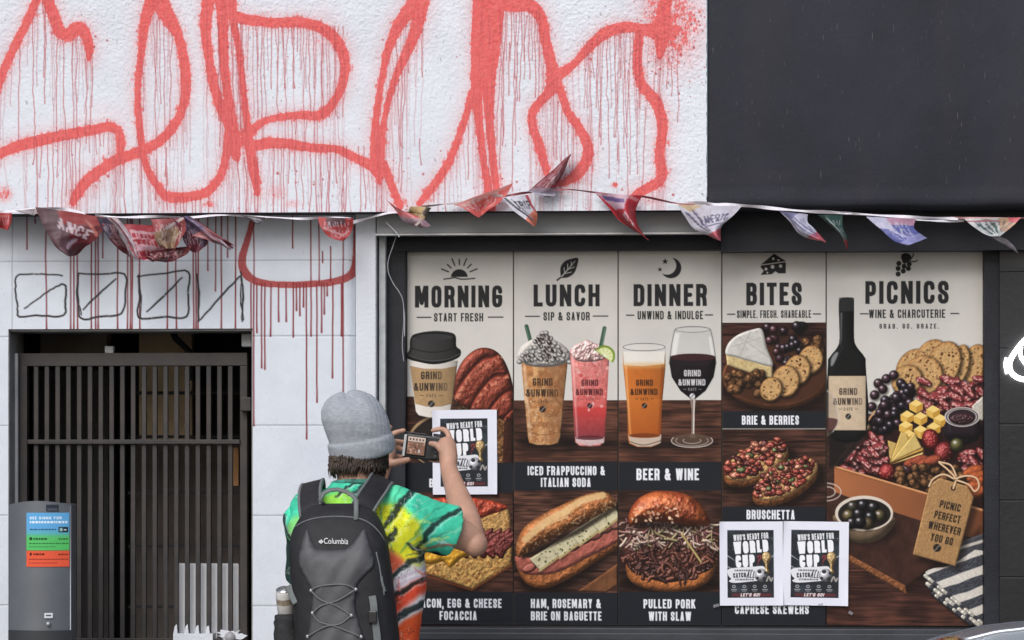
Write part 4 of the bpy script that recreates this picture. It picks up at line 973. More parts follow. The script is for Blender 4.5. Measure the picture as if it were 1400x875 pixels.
    for k in range(70):
        x, y = rs.uniform(854, 978), rs.uniform(738, 792)
        if ((x - 915) / 63) ** 2 + ((y - 752) / 43) ** 2 > 1: continue
        strand(x, y, rs.uniform(0, math.pi), rs.uniform(3, 8), rgb(*[(96, 54, 44), (76, 42, 36), (116, 66, 52), (56, 32, 28)][rs.randint(4)]), rs.uniform(2.2, 5.0), .22)
    for k in range(150):
        x, y = rs.uniform(850, 980), rs.uniform(708, 745)
        y += 6 * ((x - 915) / 60) ** 2
        if y > 752: continue
        strand(x, y, rs.normal(.5, .9), rs.uniform(3, 9), rgb(*[(184, 152, 138), (160, 112, 104), (172, 138, 122), (204, 180, 162), (124, 76, 78), (150, 136, 98)][rs.randint(6)]), rs.uniform(1.8, 3.6), .15)
    cv.solid(line([(932, 730), (958, 768)], 3), rgb(206, 182, 120), r=1.6)
    shadow(cv, ell(915, 716, 58, 8), .75, 6)
    bun = poly(smooth([(859, 712), (861, 698), (872, 682), (892, 672), (915, 671), (940, 676), (958, 690), (969, 708), (967, 718), (940, 717), (910, 713), (880, 714), (864, 718)], True, 6))
    cv.solid(bun, rgb(178, 90, 48), r=22, bump=1.6, cell=6, mott=.15, mcell=10, amb=.38, dif=.85, spec=.28, pw=9, edge=.15, col2=rgb(150, 66, 38))
    speck(cv, (862, 690, 930, 716), bun, 45, [rgb(236, 200, 166)], .8, 2.6, 31, el=.4)
    label(cv, (846, 809, 986, 854), [('PULLED PORK', 915, 825, 12.5, 71), ('WITH SLAW', 915.5, 842, 12.5, 58)])
    # ---------------- BITES
    cv.clip = (987.5, 341, 1128.5, 854)
    cv.wood((987, 441, 1129, 563), rgb(40, 26, 21), rgb(84, 54, 42), 71, 12)
    shadow(cv, ell(1062, 528, 76, 38), .7, 8)
    cv.solid(ell(1060, 515, 73, 44), rgb(112, 68, 44), r=8, mott=.2, mcell=9); cv.fill(ell(1060, 512, 69, 40), rgb(66, 40, 29), .85)
    rs = np.random.RandomState(9)
    for k in range(40):
        x, y = rs.uniform(1040, 1100), rs.uniform(444, 506)
        if x < 1052 and y > 470: continue
        grape(cv, x, y, rs.uniform(5, 7), rgb(*[(74, 44, 54), (56, 36, 44), (94, 54, 60)][rs.randint(3)]) if x < 1075 else rgb(44, 34, 42))
    for k in range(18): walnut(cv, rs.uniform(1098, 1127), rs.uniform(456, 484), rs.uniform(5.5, 7), k)
    ch_top = poly(smooth([(992, 484), (995, 470), (1008, 458), (1030, 450), (1042, 451), (1048, 475), (1056, 500), (1030, 495), (1005, 488)], True, 5))
    cv.solid(poly([(992, 482), (1056, 499), (1056, 517), (1040, 515), (994, 499)]), rgb(222, 198, 144), r=3, mott=.12, mcell=3)
    speck(cv, (994, 488, 1056, 516), poly([(992, 484), (1056, 501), (1056, 515), (994, 498)]), 30, [rgb(168, 136, 84)], .5, 1.2, 12)
    cv.solid(ch_top, rgb(232, 229, 222), r=4, mott=.08, mcell=5, amb=.55, dif=.52)
    for p, q in (((1010, 460), (1050, 488)), ((1026, 452), (1012, 486)), ((1000, 474), (1040, 462))): cv.fill(line([p, q], .9), rgb(150, 146, 142), .6)
    for k in range(26): walnut(cv, rs.uniform(994, 1046), rs.uniform(508, 540) if k % 2 else rs.uniform(504, 520) + 6, rs.uniform(5.5, 7.5), k + 30)
    for a in ((1108, 492, 17, 20, 20, 1), (1090, 506, 18, 21, 15, 2), (1074, 521, 19, 22, 10, 3), (1054, 532, 15, 17, 30, 4)): slice_bread(cv, *a)
    label(cv, (987, 562, 1129, 585.5), [('BRIE & BERRIES', 1053, 574, 12.5, 78)])
    cv.fill(rect(987, 585.5, 1129, 586.8), rgb(150, 140, 132), .8)
    cv.wood((987, 587, 1129, 693), rgb(44, 29, 23), rgb(92, 62, 46), 81, 12)
    for bx, by, rx, ry, rot, sd in ((1034, 630, 48, 22, -26, 1), (1074, 655, 50, 22, -28, 2)):
        shadow(cv, ell(bx + 4, by + 12, rx + 6, ry + 4, rot), .8, 7)
        cv.solid(ell(bx, by + 7, rx, ry, rot), rgb(160, 98, 56), r=10, bump=1.5, cell=4, mott=.3, mcell=5, edge=.3)
        cv.solid(ell(bx, by, rx - 2, ry - 1, rot), rgb(206, 160, 104), r=5, bump=1.2, cell=3, mott=.25, mcell=4)
        rs = np.random.RandomState(sd)
        for k in range(150):
            u, a = math.sqrt(rs.rand()) * .97, rs.uniform(0, 6.28)
            dx, dy = u * (rx - 3) * math.cos(a), u * (ry - 3) * math.sin(a) - 4 * rs.rand() - 2; t_ = math.radians(rot)
            x, y = bx + dx * math.cos(t_) - dy * math.sin(t_), by + dx * math.sin(t_) + dy * math.cos(t_) - 4 * (1 - u)
            c = [(158, 62, 50), (178, 84, 64), (126, 46, 40), (198, 126, 98), (82, 34, 30), (150, 66, 50)][rs.randint(6)]
            if rs.rand() < .06: c = (96, 104, 60)
            q = rs.uniform(2.2, 6.4)
            cv.solid(blobp([(x + q * rs.uniform(.75, 1.25) * math.cos(g_), y + q * .85 * rs.uniform(.7, 1.2) * math.sin(g_)) for g_ in np.linspace(0, 5.24, 6) + rs.uniform(0, 1)], 3), rgb(*c), r=q * .7, spec=.34, pw=12, edge=.5, amb=.45, bump=.5, cell=2)
    label(cv, (987, 692, 1129, 716), [('BRUSCHETTA', 1053.5, 703, 13, 66)])
    cv.wood((987, 716, 1129, 822), rgb(44, 29, 23), rgb(92, 62, 46), 91, 12)
    for k in range(5): cv.solid(ell(1010 + 24 * k, 770, 14, 14), rgb(170, 50, 40) if k % 2 else rgb(220, 214, 200), r=12, spec=.3)
    label(cv, (987, 815, 1129, 854), [('CAPRESE SKEWERS', 1055, 832, 13, 101)])
    # ---------------- PICNICS
    cv.clip = (1130.5, 341, 1343.4, 854)
    cv.wood((1130, 592, 1344, 854), rgb(48, 31, 25), rgb(96, 62, 47), 101, 16)
    cv.wood((1130, 592, 1180, 690), rgb(40, 28, 23), rgb(84, 56, 42), 103, 8)
    # board
    shadow(cv, poly([(1130, 690), (1240, 812), (1345, 740), (1345, 690)]), .6, 12)
    brd = poly([(1130, 660), (1345, 680), (1345, 720), (1238, 802), (1150, 756), (1130, 745)])
    cv.solid(brd, rgb(74, 46, 38), r=3, mott=.25, mcell=9, amb=.5, dif=.5)
    cv.solid(poly([(1150, 751), (1238, 799), (1240, 811), (1158, 764)]), rgb(140, 88, 56), r=2, bump=1, cell=3, mott=.3, mcell=3)
    # bread fan
    for x, y, rx, ry, rot, sd in ((1333, 498, 17, 27, 12, 1), (1311, 500, 14, 29, 14, 2), (1250, 505, 24, 29, 30, 3), (1272, 494, 22, 31, 25, 4), (1290, 499, 23, 33, 20, 5), (1262, 514, 27, 28, 40, 6), (1240, 520, 20, 22, 45, 7)):
        slice_bread(cv, x, y, rx, ry, rot, 200 + sd)
    # box interior
    inner = poly([(1142, 637), (1200, 560), (1345, 545), (1345, 700), (1262, 672)])
    cv.fill(inner, rgb(40, 22, 20), .96)
    # salami upper right
    rs = np.random.RandomState(17)
    def salami(bx, n, sd):
        rs = np.random.RandomState(sd)
        for k in range(n):
            x, y = rs.uniform(bx[0], bx[2]), rs.uniform(bx[1], bx[3])
            an = rs.uniform(-60, 60); e = ell(x, y, 12, 5, an)
            shadow(cv, ell(x + 1, y + 2, 12, 6, an), .55, 2.5)
            cv.solid(e, rgb(158, 66, 68), r=4, bump=.7, cell=3, mott=.25, mcell=3, edge=.35, spec=.06, amb=.5, dif=.6)
            for q in range(13):
                u_, v_ = rs.uniform(-9, 9), rs.uniform(-3, 3); ca_, sa_ = math.cos(math.radians(an)), math.sin(math.radians(an)); cv.fill(ell(x + u_ * ca_ - v_ * sa_, y + u_ * sa_ + v_ * ca_, rs.uniform(.7, 1.9), rs.uniform(.6, 1.2), an), rgb(224, 176, 170), .75, .6)
    salami((1262, 518, 1340, 566), 66, 5)
    cv.solid(poly([(1328, 556), (1345, 540), (1345, 576), (1334, 572)]), rgb(214, 208, 196), r=2, mott=.15, mcell=2)
    # grapes
    for k in range(70):
        u = rs.rand(); x = 1190 + 50 * u + rs.uniform(-6, 14); y = 575 - 55 * u + rs.uniform(-4, 34)
        if y > 590 or x > 1252: continue
        grape(cv, x, y, rs.uniform(5, 7), rgb(*[(50, 38, 48), (64, 42, 52), (38, 32, 42)][rs.randint(3)]))
    for x, y in ((1201, 524), (1207, 532), (1196, 540), (1192, 556), (1212, 518), (1188, 572), (1222, 513)): grape(cv, x, y, 6.5, rgb(70, 46, 54))
    grape(cv, 1187, 585, 5, rgb(120, 96, 58))
    # cheese cubes
    def cube(x, y, s):
        shadow(cv, ell(x + 2, y + 3, s, s), .5, 3)
        cv.fill(poly([(x - s * .9, y - s * .3), (x, y - s * .9), (x + s, y - s * .35), (x + .1 * s, y + s * .15)]), rgb(236, 204, 122))
        cv.fill(poly([(x - s * .9, y - s * .3), (x + .1 * s, y + s * .15), (x + .1 * s, y + s), (x - s * .85, y + s * .5)]), rgb(216, 174, 84))
        cv.fill(poly([(x + .1 * s, y + s * .15), (x + s, y - s * .35), (x + s * .95, y + s * .45), (x + .1 * s, y + s)]), rgb(190, 142, 58))
    for x, y in ((1252, 555), (1275, 563), (1240, 570), (1258, 572), (1285, 575), (1238, 584), (1276, 586), (1258, 590), (1242, 596)): cube(x, y, 10)
    # cheese wedges
    for pts, c in (([(1214, 602), (1217, 632), (1222, 620), (1226, 606)], (222, 186, 110)), ([(1217, 632), (1232, 590), (1240, 594), (1243, 604)], (232, 198, 116)), ([(1217, 632), (1250, 592), (1260, 612)], (238, 206, 126)), ([(1217, 632), (1262, 612), (1262, 616)], (214, 170, 84)), ([(1219, 634), (1262, 618), (1262, 622)], (236, 206, 130))):
        cv.fill(line(pts + [pts[0]], 1.4), rgb(140, 96, 40), .5, 1.2); cv.solid(poly(pts), rgb(*c), r=1.5, amb=.5, dif=.6, mott=.08)
    # jam jar
    cv.solid(ell(1316, 588, 27, 20), rgb(36, 28, 34), r=12, spec=.2); cv.solid(rect(1292, 570, 1340, 600, 10), rgb(34, 26, 32), r=9, spec=.15)
    for rr, c in ((24, rgb(196, 190, 186)), (22, rgb(70, 60, 62)), (20.5, rgb(170, 164, 160)), (18.5, rgb(46, 34, 38))): cv.fill(ell(1315, 570, rr, rr * .56), c)
    cv.solid(ell(1315, 573, 17, 8), rgb(60, 36, 40), r=5, bump=2, cell=3, spec=.3)
    # salami lower left, berries, nuts
    cv.clip = (1130.5, 341, 1343.4, 854)
    salami((1158, 596, 1208, 646), 60, 6); salami((1318, 612, 1343, 640), 12, 8)
    def straw(x, y, rx, ry, rot, c=(150, 40, 42)):
        shadow(cv, ell(x + 2, y + 3, rx + 1, ry + 1, rot), .5, 3)
        cv.solid(ell(x, y, rx, ry, rot), rgb(*c), r=rx, bump=.6, cell=2, spec=.25, pw=10, edge=.45)
        speck(cv, (x - rx, y - ry, x + rx, y + ry), ell(x, y, rx * .85, ry * .85, rot), 20, [rgb(226, 150, 120)], .4, .9, int(x))
    straw(1273, 601, 12, 15, -20); straw(1290, 618, 13, 15, 20, (140, 44, 46)); straw(1213, 645, 12, 12, 0); grape(cv, 1240, 643, 11, rgb(64, 34, 40)); grape(cv, 1308, 608, 9.5, rgb(106, 104, 60))
    for k in range(4): cv.solid(ell(1248 + 9 * k, 632 - 3 * (k % 2), 13, 7, -15), rgb(170, 84, 60), r=6, bump=1, cell=5, edge=.4)
    for k in range(64):
        x, y = rs.uniform(1226, 1318), rs.uniform(638, 672)
        if y > 652 + (x - 1240) * .27 + 12: continue
        walnut(cv, x, y, rs.uniform(5, 7), k + 70)
    for k in range(5): cv.solid(ell(1330 + 5 * (k % 3), 644 + 7 * k, 15, 8, -20), rgb(186, 96, 56), r=7, bump=1, cell=5, edge=.4, mott=.15)
    # box front
    fr = poly([(1141, 636), (1270, 675), (1345, 696), (1345, 740), (1262, 712), (1180, 686), (1141, 672)])
    cv.solid(fr, rgb(166, 102, 64), r=1.5, mott=.08, mcell=12, amb=.5, dif=.55)
    cv.grad(poly([(1141, 640), (1270, 679), (1345, 700), (1345, 740), (1262, 712), (1180, 686), (1141, 672)]), rgb(176, 110, 70), rgb(96, 56, 38), ax=0, a=.75)
    cv.fill(line([(1141, 637), (1270, 675), (1345, 697)], 2.4), rgb(206, 148, 102)); cv.fill(line([(1141, 637), (1180, 585), (1196, 562)], 2.2), rgb(196, 146, 104))
    # bottle
    cv.fill(poly([(1134, 592), (1185, 592), (1182, 600), (1150, 636), (1134, 640)]), rgb(26, 22, 22), .9, 2)
    bot = poly(smooth([(1149, 409), (1158, 407), (1167, 409), (1168, 420), (1168, 462), (1172, 475), (1182, 488), (1184, 502), (1184, 594), (1133, 594), (1132, 502), (1135, 488), (1145, 475), (1148, 462), (1147, 420)], True, 4))
    cv.solid(bot, rgb(22, 24, 24), r=10, amb=.5, dif=.6, spec=.05)
    cv.fill(rect(1147, 407, 1168, 426, 2), rgb(58, 60, 60), .6); cv.fill(poly([(1149, 428), (1152, 428), (1151, 466), (1149, 472)]), rgb(120, 122, 122), .7, 1.5)
    cv.fill(blobp([(1137, 490), (1143, 482), (1146, 484), (1140, 498), (1136, 500)]), rgb(150, 152, 152), .85, 1.5)
    cv.solid(poly([(1133, 514), (1184, 514), (1184, 588), (1133, 588)]), rgb(196, 176, 150), r=1, height=cyl(1131, 1187, 9), amb=.5, dif=.52, mott=.05, L=(-.2, -.1, .9))
    cup_logo(cv, 1160, 542, 40, rgb(52, 44, 40), lambda X, Y: np.clip(1.1 - (X - 1164) / 22, .15, 1))
    # glass at the left edge
    cv.fill(blobp([(1122, 533), (1136, 536), (1143, 556), (1146, 575), (1138, 592), (1124, 592)]), rgb(150, 134, 120), .35); cv.fill(blobp([(1122, 573), (1145, 573), (1142, 586), (1130, 592), (1122, 592)]), rgb(60, 30, 32), .75)
    cv.fill(line(smooth([(1131, 534), (1141, 545), (1146, 574), (1139, 590)], False, 6), 1.2), rgb(190, 184, 178), .8)
    for rr in (1, .6): cv.fill(line([(1130 + 20 * rr * math.cos(a), 672 + 12 * rr * math.sin(a)) for a in np.linspace(-1.5, 1.6, 20)], 1.6), rgb(200, 186, 176), .8)
    # olive bowl
    shadow(cv, ell(1182, 722, 44, 22), .7, 8)
    cv.solid(poly(smooth([(1143, 702), (1150, 726), (1168, 740), (1190, 741), (1212, 730), (1221, 705)], True, 5)), rgb(120, 100, 78), r=12, mott=.1)
    cv.fill(ell(1181.5, 701, 39.5, 24), rgb(212, 200, 186)); cv.fill(ell(1182, 702, 36, 20.5), rgb(34, 30, 28))
    for x, y, c in ((1166, 692, (62, 60, 46)), (1180, 690, (30, 30, 34)), (1194, 693, (34, 34, 36)), (1160, 704, (118, 104, 68)), (1174, 702, (32, 30, 32)), (1203, 704, (100, 90, 58)), (1190, 706, (28, 28, 32)), (1165, 714, (34, 32, 34)), (1186, 715, (112, 96, 64)), (1176, 713, (30, 28, 30))): grape(cv, x, y, 8.5, rgb(*c))
    # napkin
    nap = [(1266, 786), (1275, 776), (1300, 772), (1345, 752), (1345, 852), (1332, 848), (1300, 818)]
    shadow(cv, poly([(1262, 790), (1340, 720), (1345, 854), (1330, 852)]), .6, 6)
    cv.solid(poly([(1310, 740), (1345, 728), (1345, 775), (1300, 775)]), rgb(72, 72, 78), r=3, mott=.2, mcell=2)
    cv.fill(line([(1312, 748), (1345, 738)], 4), rgb(200, 194, 184), .9)
    np_ = poly(smooth(nap, True, 3)); cv.solid(np_, rgb(72, 74, 82), r=3, bump=.8, cell=2, mott=.25, mcell=2)
    w = cv.win(np_[0]); X, Y = w; al = np.clip(.5 - np_[1](X, Y) * cv.S, 0, 1); tex = cv.noise(X.shape, 1.6, None, 2)
    t_ = (X * .36 + Y * .93 + 3 * (cv.noise(X.shape, 30, None, 2) - .5)) % 25.0
    cv.mix(al * sstep(0, 1.5, t_) * sstep(12.5, 11, t_) * .95, rgb(214, 208, 198) * (.9 + .2 * tex[..., None]))
    for (p0, p1, off, wd) in (((1265, 786), (1344, 852), 0, 5), ((1268, 797), (1338, 853), 1, 6), ((1276, 810), (1328, 851), 2, 5)):
        n_ = 13
        cv.fill(line([(p0[0], p0[1] + 2), (p1[0], p1[1] + 2)], wd + 1.5), rgb(26, 24, 26), .8, 1.5)
        for k in range(n_):
            u0, u1 = k / n_, (k + .98) / n_
            q0 = (p0[0] + (p1[0] - p0[0]) * u0, p0[1] + (p1[1] - p0[1]) * u0); q1 = (p0[0] + (p1[0] - p0[0]) * u1, p0[1] + (p1[1] - p0[1]) * u1)
            cv.solid(line([q0, q1], wd), rgb(206, 200, 188) if (k + off) % 3 < 2 - (off == 2) else rgb(64, 64, 72), r=wd / 2, mott=.25, mcell=1.5)
    # gift tag and twine
    shadow(cv, poly([(1254, 766), (1312, 780), (1336, 692), (1330, 668), (1290, 654), (1272, 664)]), .6, 6)
    tag = poly([(1271, 663), (1284, 653), (1322, 664), (1331, 679), (1306, 773), (1248, 757)])
    cv.solid(tag, rgb(192, 148, 98), r=2, mott=.1, mcell=2.5, bump=.25, cell=2, amb=.5, dif=.58)
    cv.fill(ell(1303, 667, 3.4, 3.4), rgb(60, 38, 26))
    def twine(p): 
        q = smooth(p, False, 6); cv.fill(line(q + np.array([.8, 1.2]), 2.6), rgb(40, 26, 20), .5, 1); cv.fill(line(q, 2.4), rgb(206, 170, 132)); cv.fill(line(q - np.array([.3, .4]), .8), rgb(236, 208, 176), .8)
    twine([(1303, 667), (1306, 654), (1296, 642), (1284, 632), (1288, 632), (1300, 636), (1307, 650)])
    twine([(1306, 654), (1320, 650), (1334, 653), (1338, 664), (1332, 671), (1324, 662), (1308, 656)]); twine([(1304, 654), (1290, 648), (1276, 654), (1270, 664)])
    for s_, dy, w_ in (('PICNIC', 0, 29), ('PERFECT', 15.5, 36), ('WHEREVER', 31, 45), ('YOU GO', 46.5, 31)):
        a = math.radians(13)
        text(cv, s_, 1299 - dy * math.sin(a) * 1.1, 691 + dy * math.cos(a), 10.5, w_, rgb(44, 36, 30), t=.17, rot=13)
    bean(cv, 1281, 748, 5.5, rgb(44, 36, 30))
    # seams between the panels
    cv.clip = (557, 341, 1343.4, 854)
    for x in (702, 845, 986.5, 1129.5): cv.fill(rect(x - 1, 341, x + 1, 854), rgb(40, 38, 38), .9)
    return cv

def paint_flyer(S=2.2):
    """white letter sheet, 89 x 116 units, with the printed flyer in the middle"""
    cv = Canvas(0, 0, 89, 116, S, rgb(226, 228, 240))
    X, Y = cv.win((0, 0, 89, 116)); cv.mix(np.ones(X.shape, np.float32) * .5, (rgb(226, 228, 240) * (1 + .05 * (fbm(cv.H, cv.W, 30, 3, 3) - .5))[..., None]))
    b = (11, 12, 76, 105)
    cv.clip = b
    cv.fill(rect(*b), rgb(40, 43, 48)); X, Y = cv.win(b)
    cv.mix(sstep(.5, .8, fbm(X.shape[0], X.shape[1], 26, 8, 3)) * .5, rgb(74, 84, 92))
    r = np.random.RandomState(3)
    for k in range(30): cv.fill(ell(r.uniform(11, 76), r.uniform(12, 60), r.uniform(.3, 1), r.uniform(.3, 1)), rgb(170, 160, 130), .6)
    for p, q in (((11, 47), (22, 54)), ((76, 47), (66, 53)), ((11, 62), (20, 66))): cv.fill(line([p, q], [1.6, .5]), rgb(220, 230, 240), .7, 1)
    text(cv, "WHO'S READY FOR", 44, 21, 8.5, 49, rgb(225, 226, 230), t=.18, rot=-4)
    text(cv, 'WORLD', 44, 35, 17, 49, rgb(238, 239, 243), t=.24, rot=-4)
    text(cv, 'CUP', 36, 54.5, 17, 27, rgb(238, 239, 243), t=.24, rot=-3)
    text(cv, '?', 55, 53, 14, 6, rgb(130, 58, 60), t=.14, skew=.2)
    cup = blobp([(60, 46), (63, 42.5), (68, 42.5), (72, 46), (72, 52), (69, 58), (68, 64), (70, 71), (62, 71), (64, 64), (63, 58), (60, 52)])
    cv.solid(cup, rgb(176, 146, 96), r=5, bump=.9, cell=4, spec=.35, pw=8)
    br = blobp([(12, 66), (25, 63.5), (45, 62.5), (62, 62), (63, 72), (60, 80), (40, 83), (20, 84.5), (13, 82), (16, 79), (12, 74)])
    cv.fill(br, rgb(222, 223, 228))
    text(cv, 'CATCH', 28, 74, 6.5, 18, rgb(50, 52, 56), t=.2, rot=-3); text(cv, 'ALL', 44, 73, 9.5, 12, rgb(50, 52, 56), t=.14, skew=.25)
    for y, x0, x1 in ((67.5, 21, 46), (80, 22, 47)):
        x = x0
        while x < x1: q = r.uniform(1.2, 3.4); cv.fill(rect(x, y - 1.2, x + q, y + 1.1), rgb(70, 72, 78), .8); x += q + .9
    cv.solid(ell(58, 74, 9, 9), rgb(214, 214, 220), r=9, edge=.3, spec=.2)
    for x, y, q in ((56, 69, 3), (63, 79, 3), (53, 78, 2.2), (64, 71, 2)): cv.fill(ell(x, y, q, q * .9), rgb(44, 44, 50), .95)
    cv.fill(line(smooth([(66, 82), (69, 76), (72, 82), (74, 78)], False, 4), 2.2), rgb(186, 180, 172), .8)
    for k in range(4):
        x = 20 + 14.5 * k
        cv.fill(ell(x, 89.5, 2.6, 2.2), rgb(190, 190, 194), .8); cv.fill(ell(x, 89.5, 1.5, 1.1), rgb(40, 43, 48), .9)
        cv.fill(rect(x - 4, 93.2, x + 4, 94.6), rgb(190, 190, 194), .7); cv.fill(rect(x - 3, 95.6, x + 3, 96.6), rgb(170, 170, 174), .6)
    cv.fill(rect(17, 99.2, 72, 103), rgb(120, 52, 56), .75, 2.0)
    text(cv, "LET'S GO!", 43, 101, 4.6, 27, rgb(232, 224, 226), t=.22, skew=.25)
    return cv
# ------------------------------------------------------------------ printed posters on the window
PS = 1.45
pcv = paint_posters(PS)
zt_, zb_ = at(950, 341.6, 0).z, at(950, 854.4, 0).z
M['print'] = new_mat('printed_vinyl', (1, 1, 1), .5, attr='Col', spec=.16, var=.05, vscale=9, bump=.0004, bscale=14)
PG = 'printed food posters filling the shop window'
plabels = [('pale poster with rising sun, paper coffee cup and glazed pastry over an egg sandwich', 557, 701.2), ('pale poster with leaf, striped-straw iced drinks and a ham baguette', 702.6, 844.2), ('pale poster with crescent moon, beer and wine glasses over a meat bun', 845.6, 985.8), ('narrow poster with cheese wedge icon, brie board and tomato toasts', 987.2, 1128.8), ('wide poster with wine bottle, charcuterie box and hanging gift tag', 1130.2, 1343.4)]
plabels[1] = ('pale poster with leaf icon, green-strawed iced drinks and a ham baguette', 702.6, 844.2)
for lab, x0, x1 in plabels:
    i0, i1 = int((x0 - 557) * PS), min(int((x1 - 557) * PS), pcv.W)
    sub = pcv.img[:, i0:i1]; h_, w_ = sub.shape[:2]
    xs = np.linspace(at(x0, HOR, 0).x, at(x1, HOR, 0).x, w_); zs = np.linspace(zt_, zb_, h_)
    P = np.zeros((h_, w_, 3)); P[..., 0] = xs[None]; P[..., 2] = zs[:, None]; P[..., 1] = .0006 * np.sin(xs * 9)[None] * np.sin(zs * 5)[:, None]
    me = grid_mesh(P); vcol(me, s2l(sub).reshape(-1, 3))
    tag(link('poster', me, M['print'], None, True), lab, 'poster', PG)
# three letter sheets taped over them
fl = paint_flyer(2.2)
M['paper'] = new_mat('copy_paper', (1, 1, 1), .7, attr='Col', spec=.2)
tape_m = new_mat('clear_tape', (.40, .40, .42), .25); tape_m.node_tree.nodes['Principled BSDF'].inputs['Alpha'].default_value = .32
def sheet(px0, py0, px1, py1, lab, rot, seed, tapes):
    h_, w_ = fl.img.shape[:2]; Yq = -.010
    P = np.zeros((h_, w_, 3)); a, b = at(px0, py0, Yq), at(px1, py1, Yq)
    u = np.linspace(0, 1, w_)[None]; v = np.linspace(0, 1, h_)[:, None]
    x = (u - .5) * (b.x - a.x); z = (.5 - v) * (a.z - b.z)
    c, s = math.cos(R(rot)), math.sin(R(rot)); cx, cz = (a.x + b.x) / 2, (a.z + b.z) / 2
    P[..., 0] = cx + x * c - z * s; P[..., 2] = cz + x * s + z * c
    P[..., 1] = Yq - .003 * np.sin(3.1 * u + seed) * np.sin(2.2 * v + seed * 2) ** 2 - .012 * np.clip((u - .86) / .14, 0, 1) ** 2 * np.clip((v - .6) / .4, 0, 1) ** 2 - .008 * np.clip((.12 - u) / .12, 0, 1) ** 2 * np.clip((.3 - v) / .3, 0, 1)
    me = grid_mesh(P); vcol(me, s2l(fl.img).reshape(-1, 3))
    o = tag(link('paper_sheet', me, M['paper'], None, True), lab, 'paper sheet', 'letter sheets with a soccer flyer taped to the window')
    for (tx, ty, tw, th, tr) in tapes:
        p = at(tx, ty, -.013); q = Vector((math.cos(R(tr)), 0, math.sin(R(tr)))) * tw / 814; r_ = Vector((-math.sin(R(tr)), 0, math.cos(R(tr)))) * th / 814
        MB().add([p - q - r_, p + q - r_, p + q + r_, p - q + r_, p - q - r_ + Vector((0, .001, 0)), p + q - r_ + Vector((0, .001, 0)), p + q + r_ + Vector((0, .001, 0)), p - q + r_ + Vector((0, .001, 0))],
                 [(0, 1, 2, 3), (7, 6, 5, 4), (0, 4, 5, 1), (1, 5, 6, 2), (2, 6, 7, 3), (3, 7, 4, 0)]).build('tape', tape_m, o)
    return o
sheet(591.5, 560.5, 679.5, 676, 'white sheet with soccer flyer behind the raised forearm of the photographer', .4, 1, [(592, 563, 5, 2.5, 40)])
sheet(984, 713, 1070.5, 828, 'white soccer flyer sheet directly right of the meat bun, clear tape at its corner', .3, 2, [(979, 828, 8, 4, 14)])
sheet(1070.5, 713, 1160, 828, 'white soccer flyer sheet overlapping the picnic poster beside its olive bowl', -.7, 4, [(1122, 826, 6, 2, 8), (1163, 838, 6, 4, -35)])

# ------------------------------------------------------------------ security gate
gate = thing('security_gate', at(180, 900, .0) * 1, 'dark steel bar gate closing the doorway, white panel showing through its lower bars', 'gate')
gate.location.z = 0
GY = 0.0
def gbar(x0, y0, x1, y1, name, d=.03, zmin=None, Yq=GY, mat=None, bevel=.002):
    a, b = at(x0, y0, Yq), at(x1, y1, Yq); return MB().box(a.x, Yq, b.z if zmin is None else zmin, b.x, Yq + d, a.z).build(name, mat or M['gate'], gate, bevel=bevel)
gbar(24.5, 483, 338, 500, 'top_rail', .04); gbar(25, 500.2, 37, 900, 'gate_post', .04, .03); gbar(328, 500.2, 338, 900, 'gate_post', .04, .03)
gbar(37.2, 601, 327.8, 607, 'cross_rail', .012, Yq=GY - .010); gbar(37.2, 1180, 327.8, 1196, 'cross_rail', .03); gbar(37.2, 872, 327.8, 882, 'cross_rail', .012, Yq=GY - .010)
first = None
for k in range(19):
    x = 46 + 14.75 * k
    a, b = at(x, 500.3, GY + .004), at(x + 6.4, 900, GY + .004)
    if first is None:
        first = MB().box(a.x, GY + .004, .06, b.x, GY + .020, a.z).build('bar', M['gate'], gate, bevel=.002); x_first = a.x
    else:
        o = first.copy(); COL.objects.link(o); o.location = (a.x - x_first, 0, 0)
MB().box(*slab(20, 24, 483, 900, -.03, .02, .03)).build('jamb_strip', new_mat('pale_strip', (.35, .36, .38), .5, var=.3), gate)
MB().box(*slab(328, 343, 543, 562, -.035, .04)).build('lock_box', M['gate'], gate, bevel=.003)
MB().box(*slab(330, 344, 456, 474, -.03, .05)).build('bracket', new_mat('grey_bracket', (.33, .33, .34), .6, var=.2), gate, bevel=.004)
MB().box(*slab(143, 155, 473, 483, -.0, .03)).build('closer', new_mat('closer_grey', (.30, .30, .31), .5, var=.2), gate, bevel=.003)
# splash of white paint on the lock side and its plate
rs = random.Random(11); pts = []
c = at(316, 869, -.014)
for k in range(46):
    a_ = 2 * math.pi * k / 46; q = .032 + .010 * math.sin(3 * a_ + 1) + rs.uniform(-.007, .007) + (rs.uniform(.006, .018) if rs.random() < .22 else 0); pts.append(c + Vector((math.cos(a_) * q * 1.2, 0, math.sin(a_) * q * .62 - .004)))
V = pts + [p + Vector((0, .004, 0)) for p in pts]; n_ = len(pts)
MB().add(V, [tuple(range(n_)), tuple(reversed(range(n_, 2 * n_)))] + [(k, (k + 1) % n_, n_ + (k + 1) % n_, n_ + k) for k in range(n_)]).build('paint_splash', M['white'], gate)
MB().tube([c + Vector((-.004, .0, -.006)), c + Vector((-.004, -.014, -.006))], [.019, .017], 16).build('lock_knob', new_mat('worn_grey', (.35, .35, .37), .5, var=.3), gate, True)
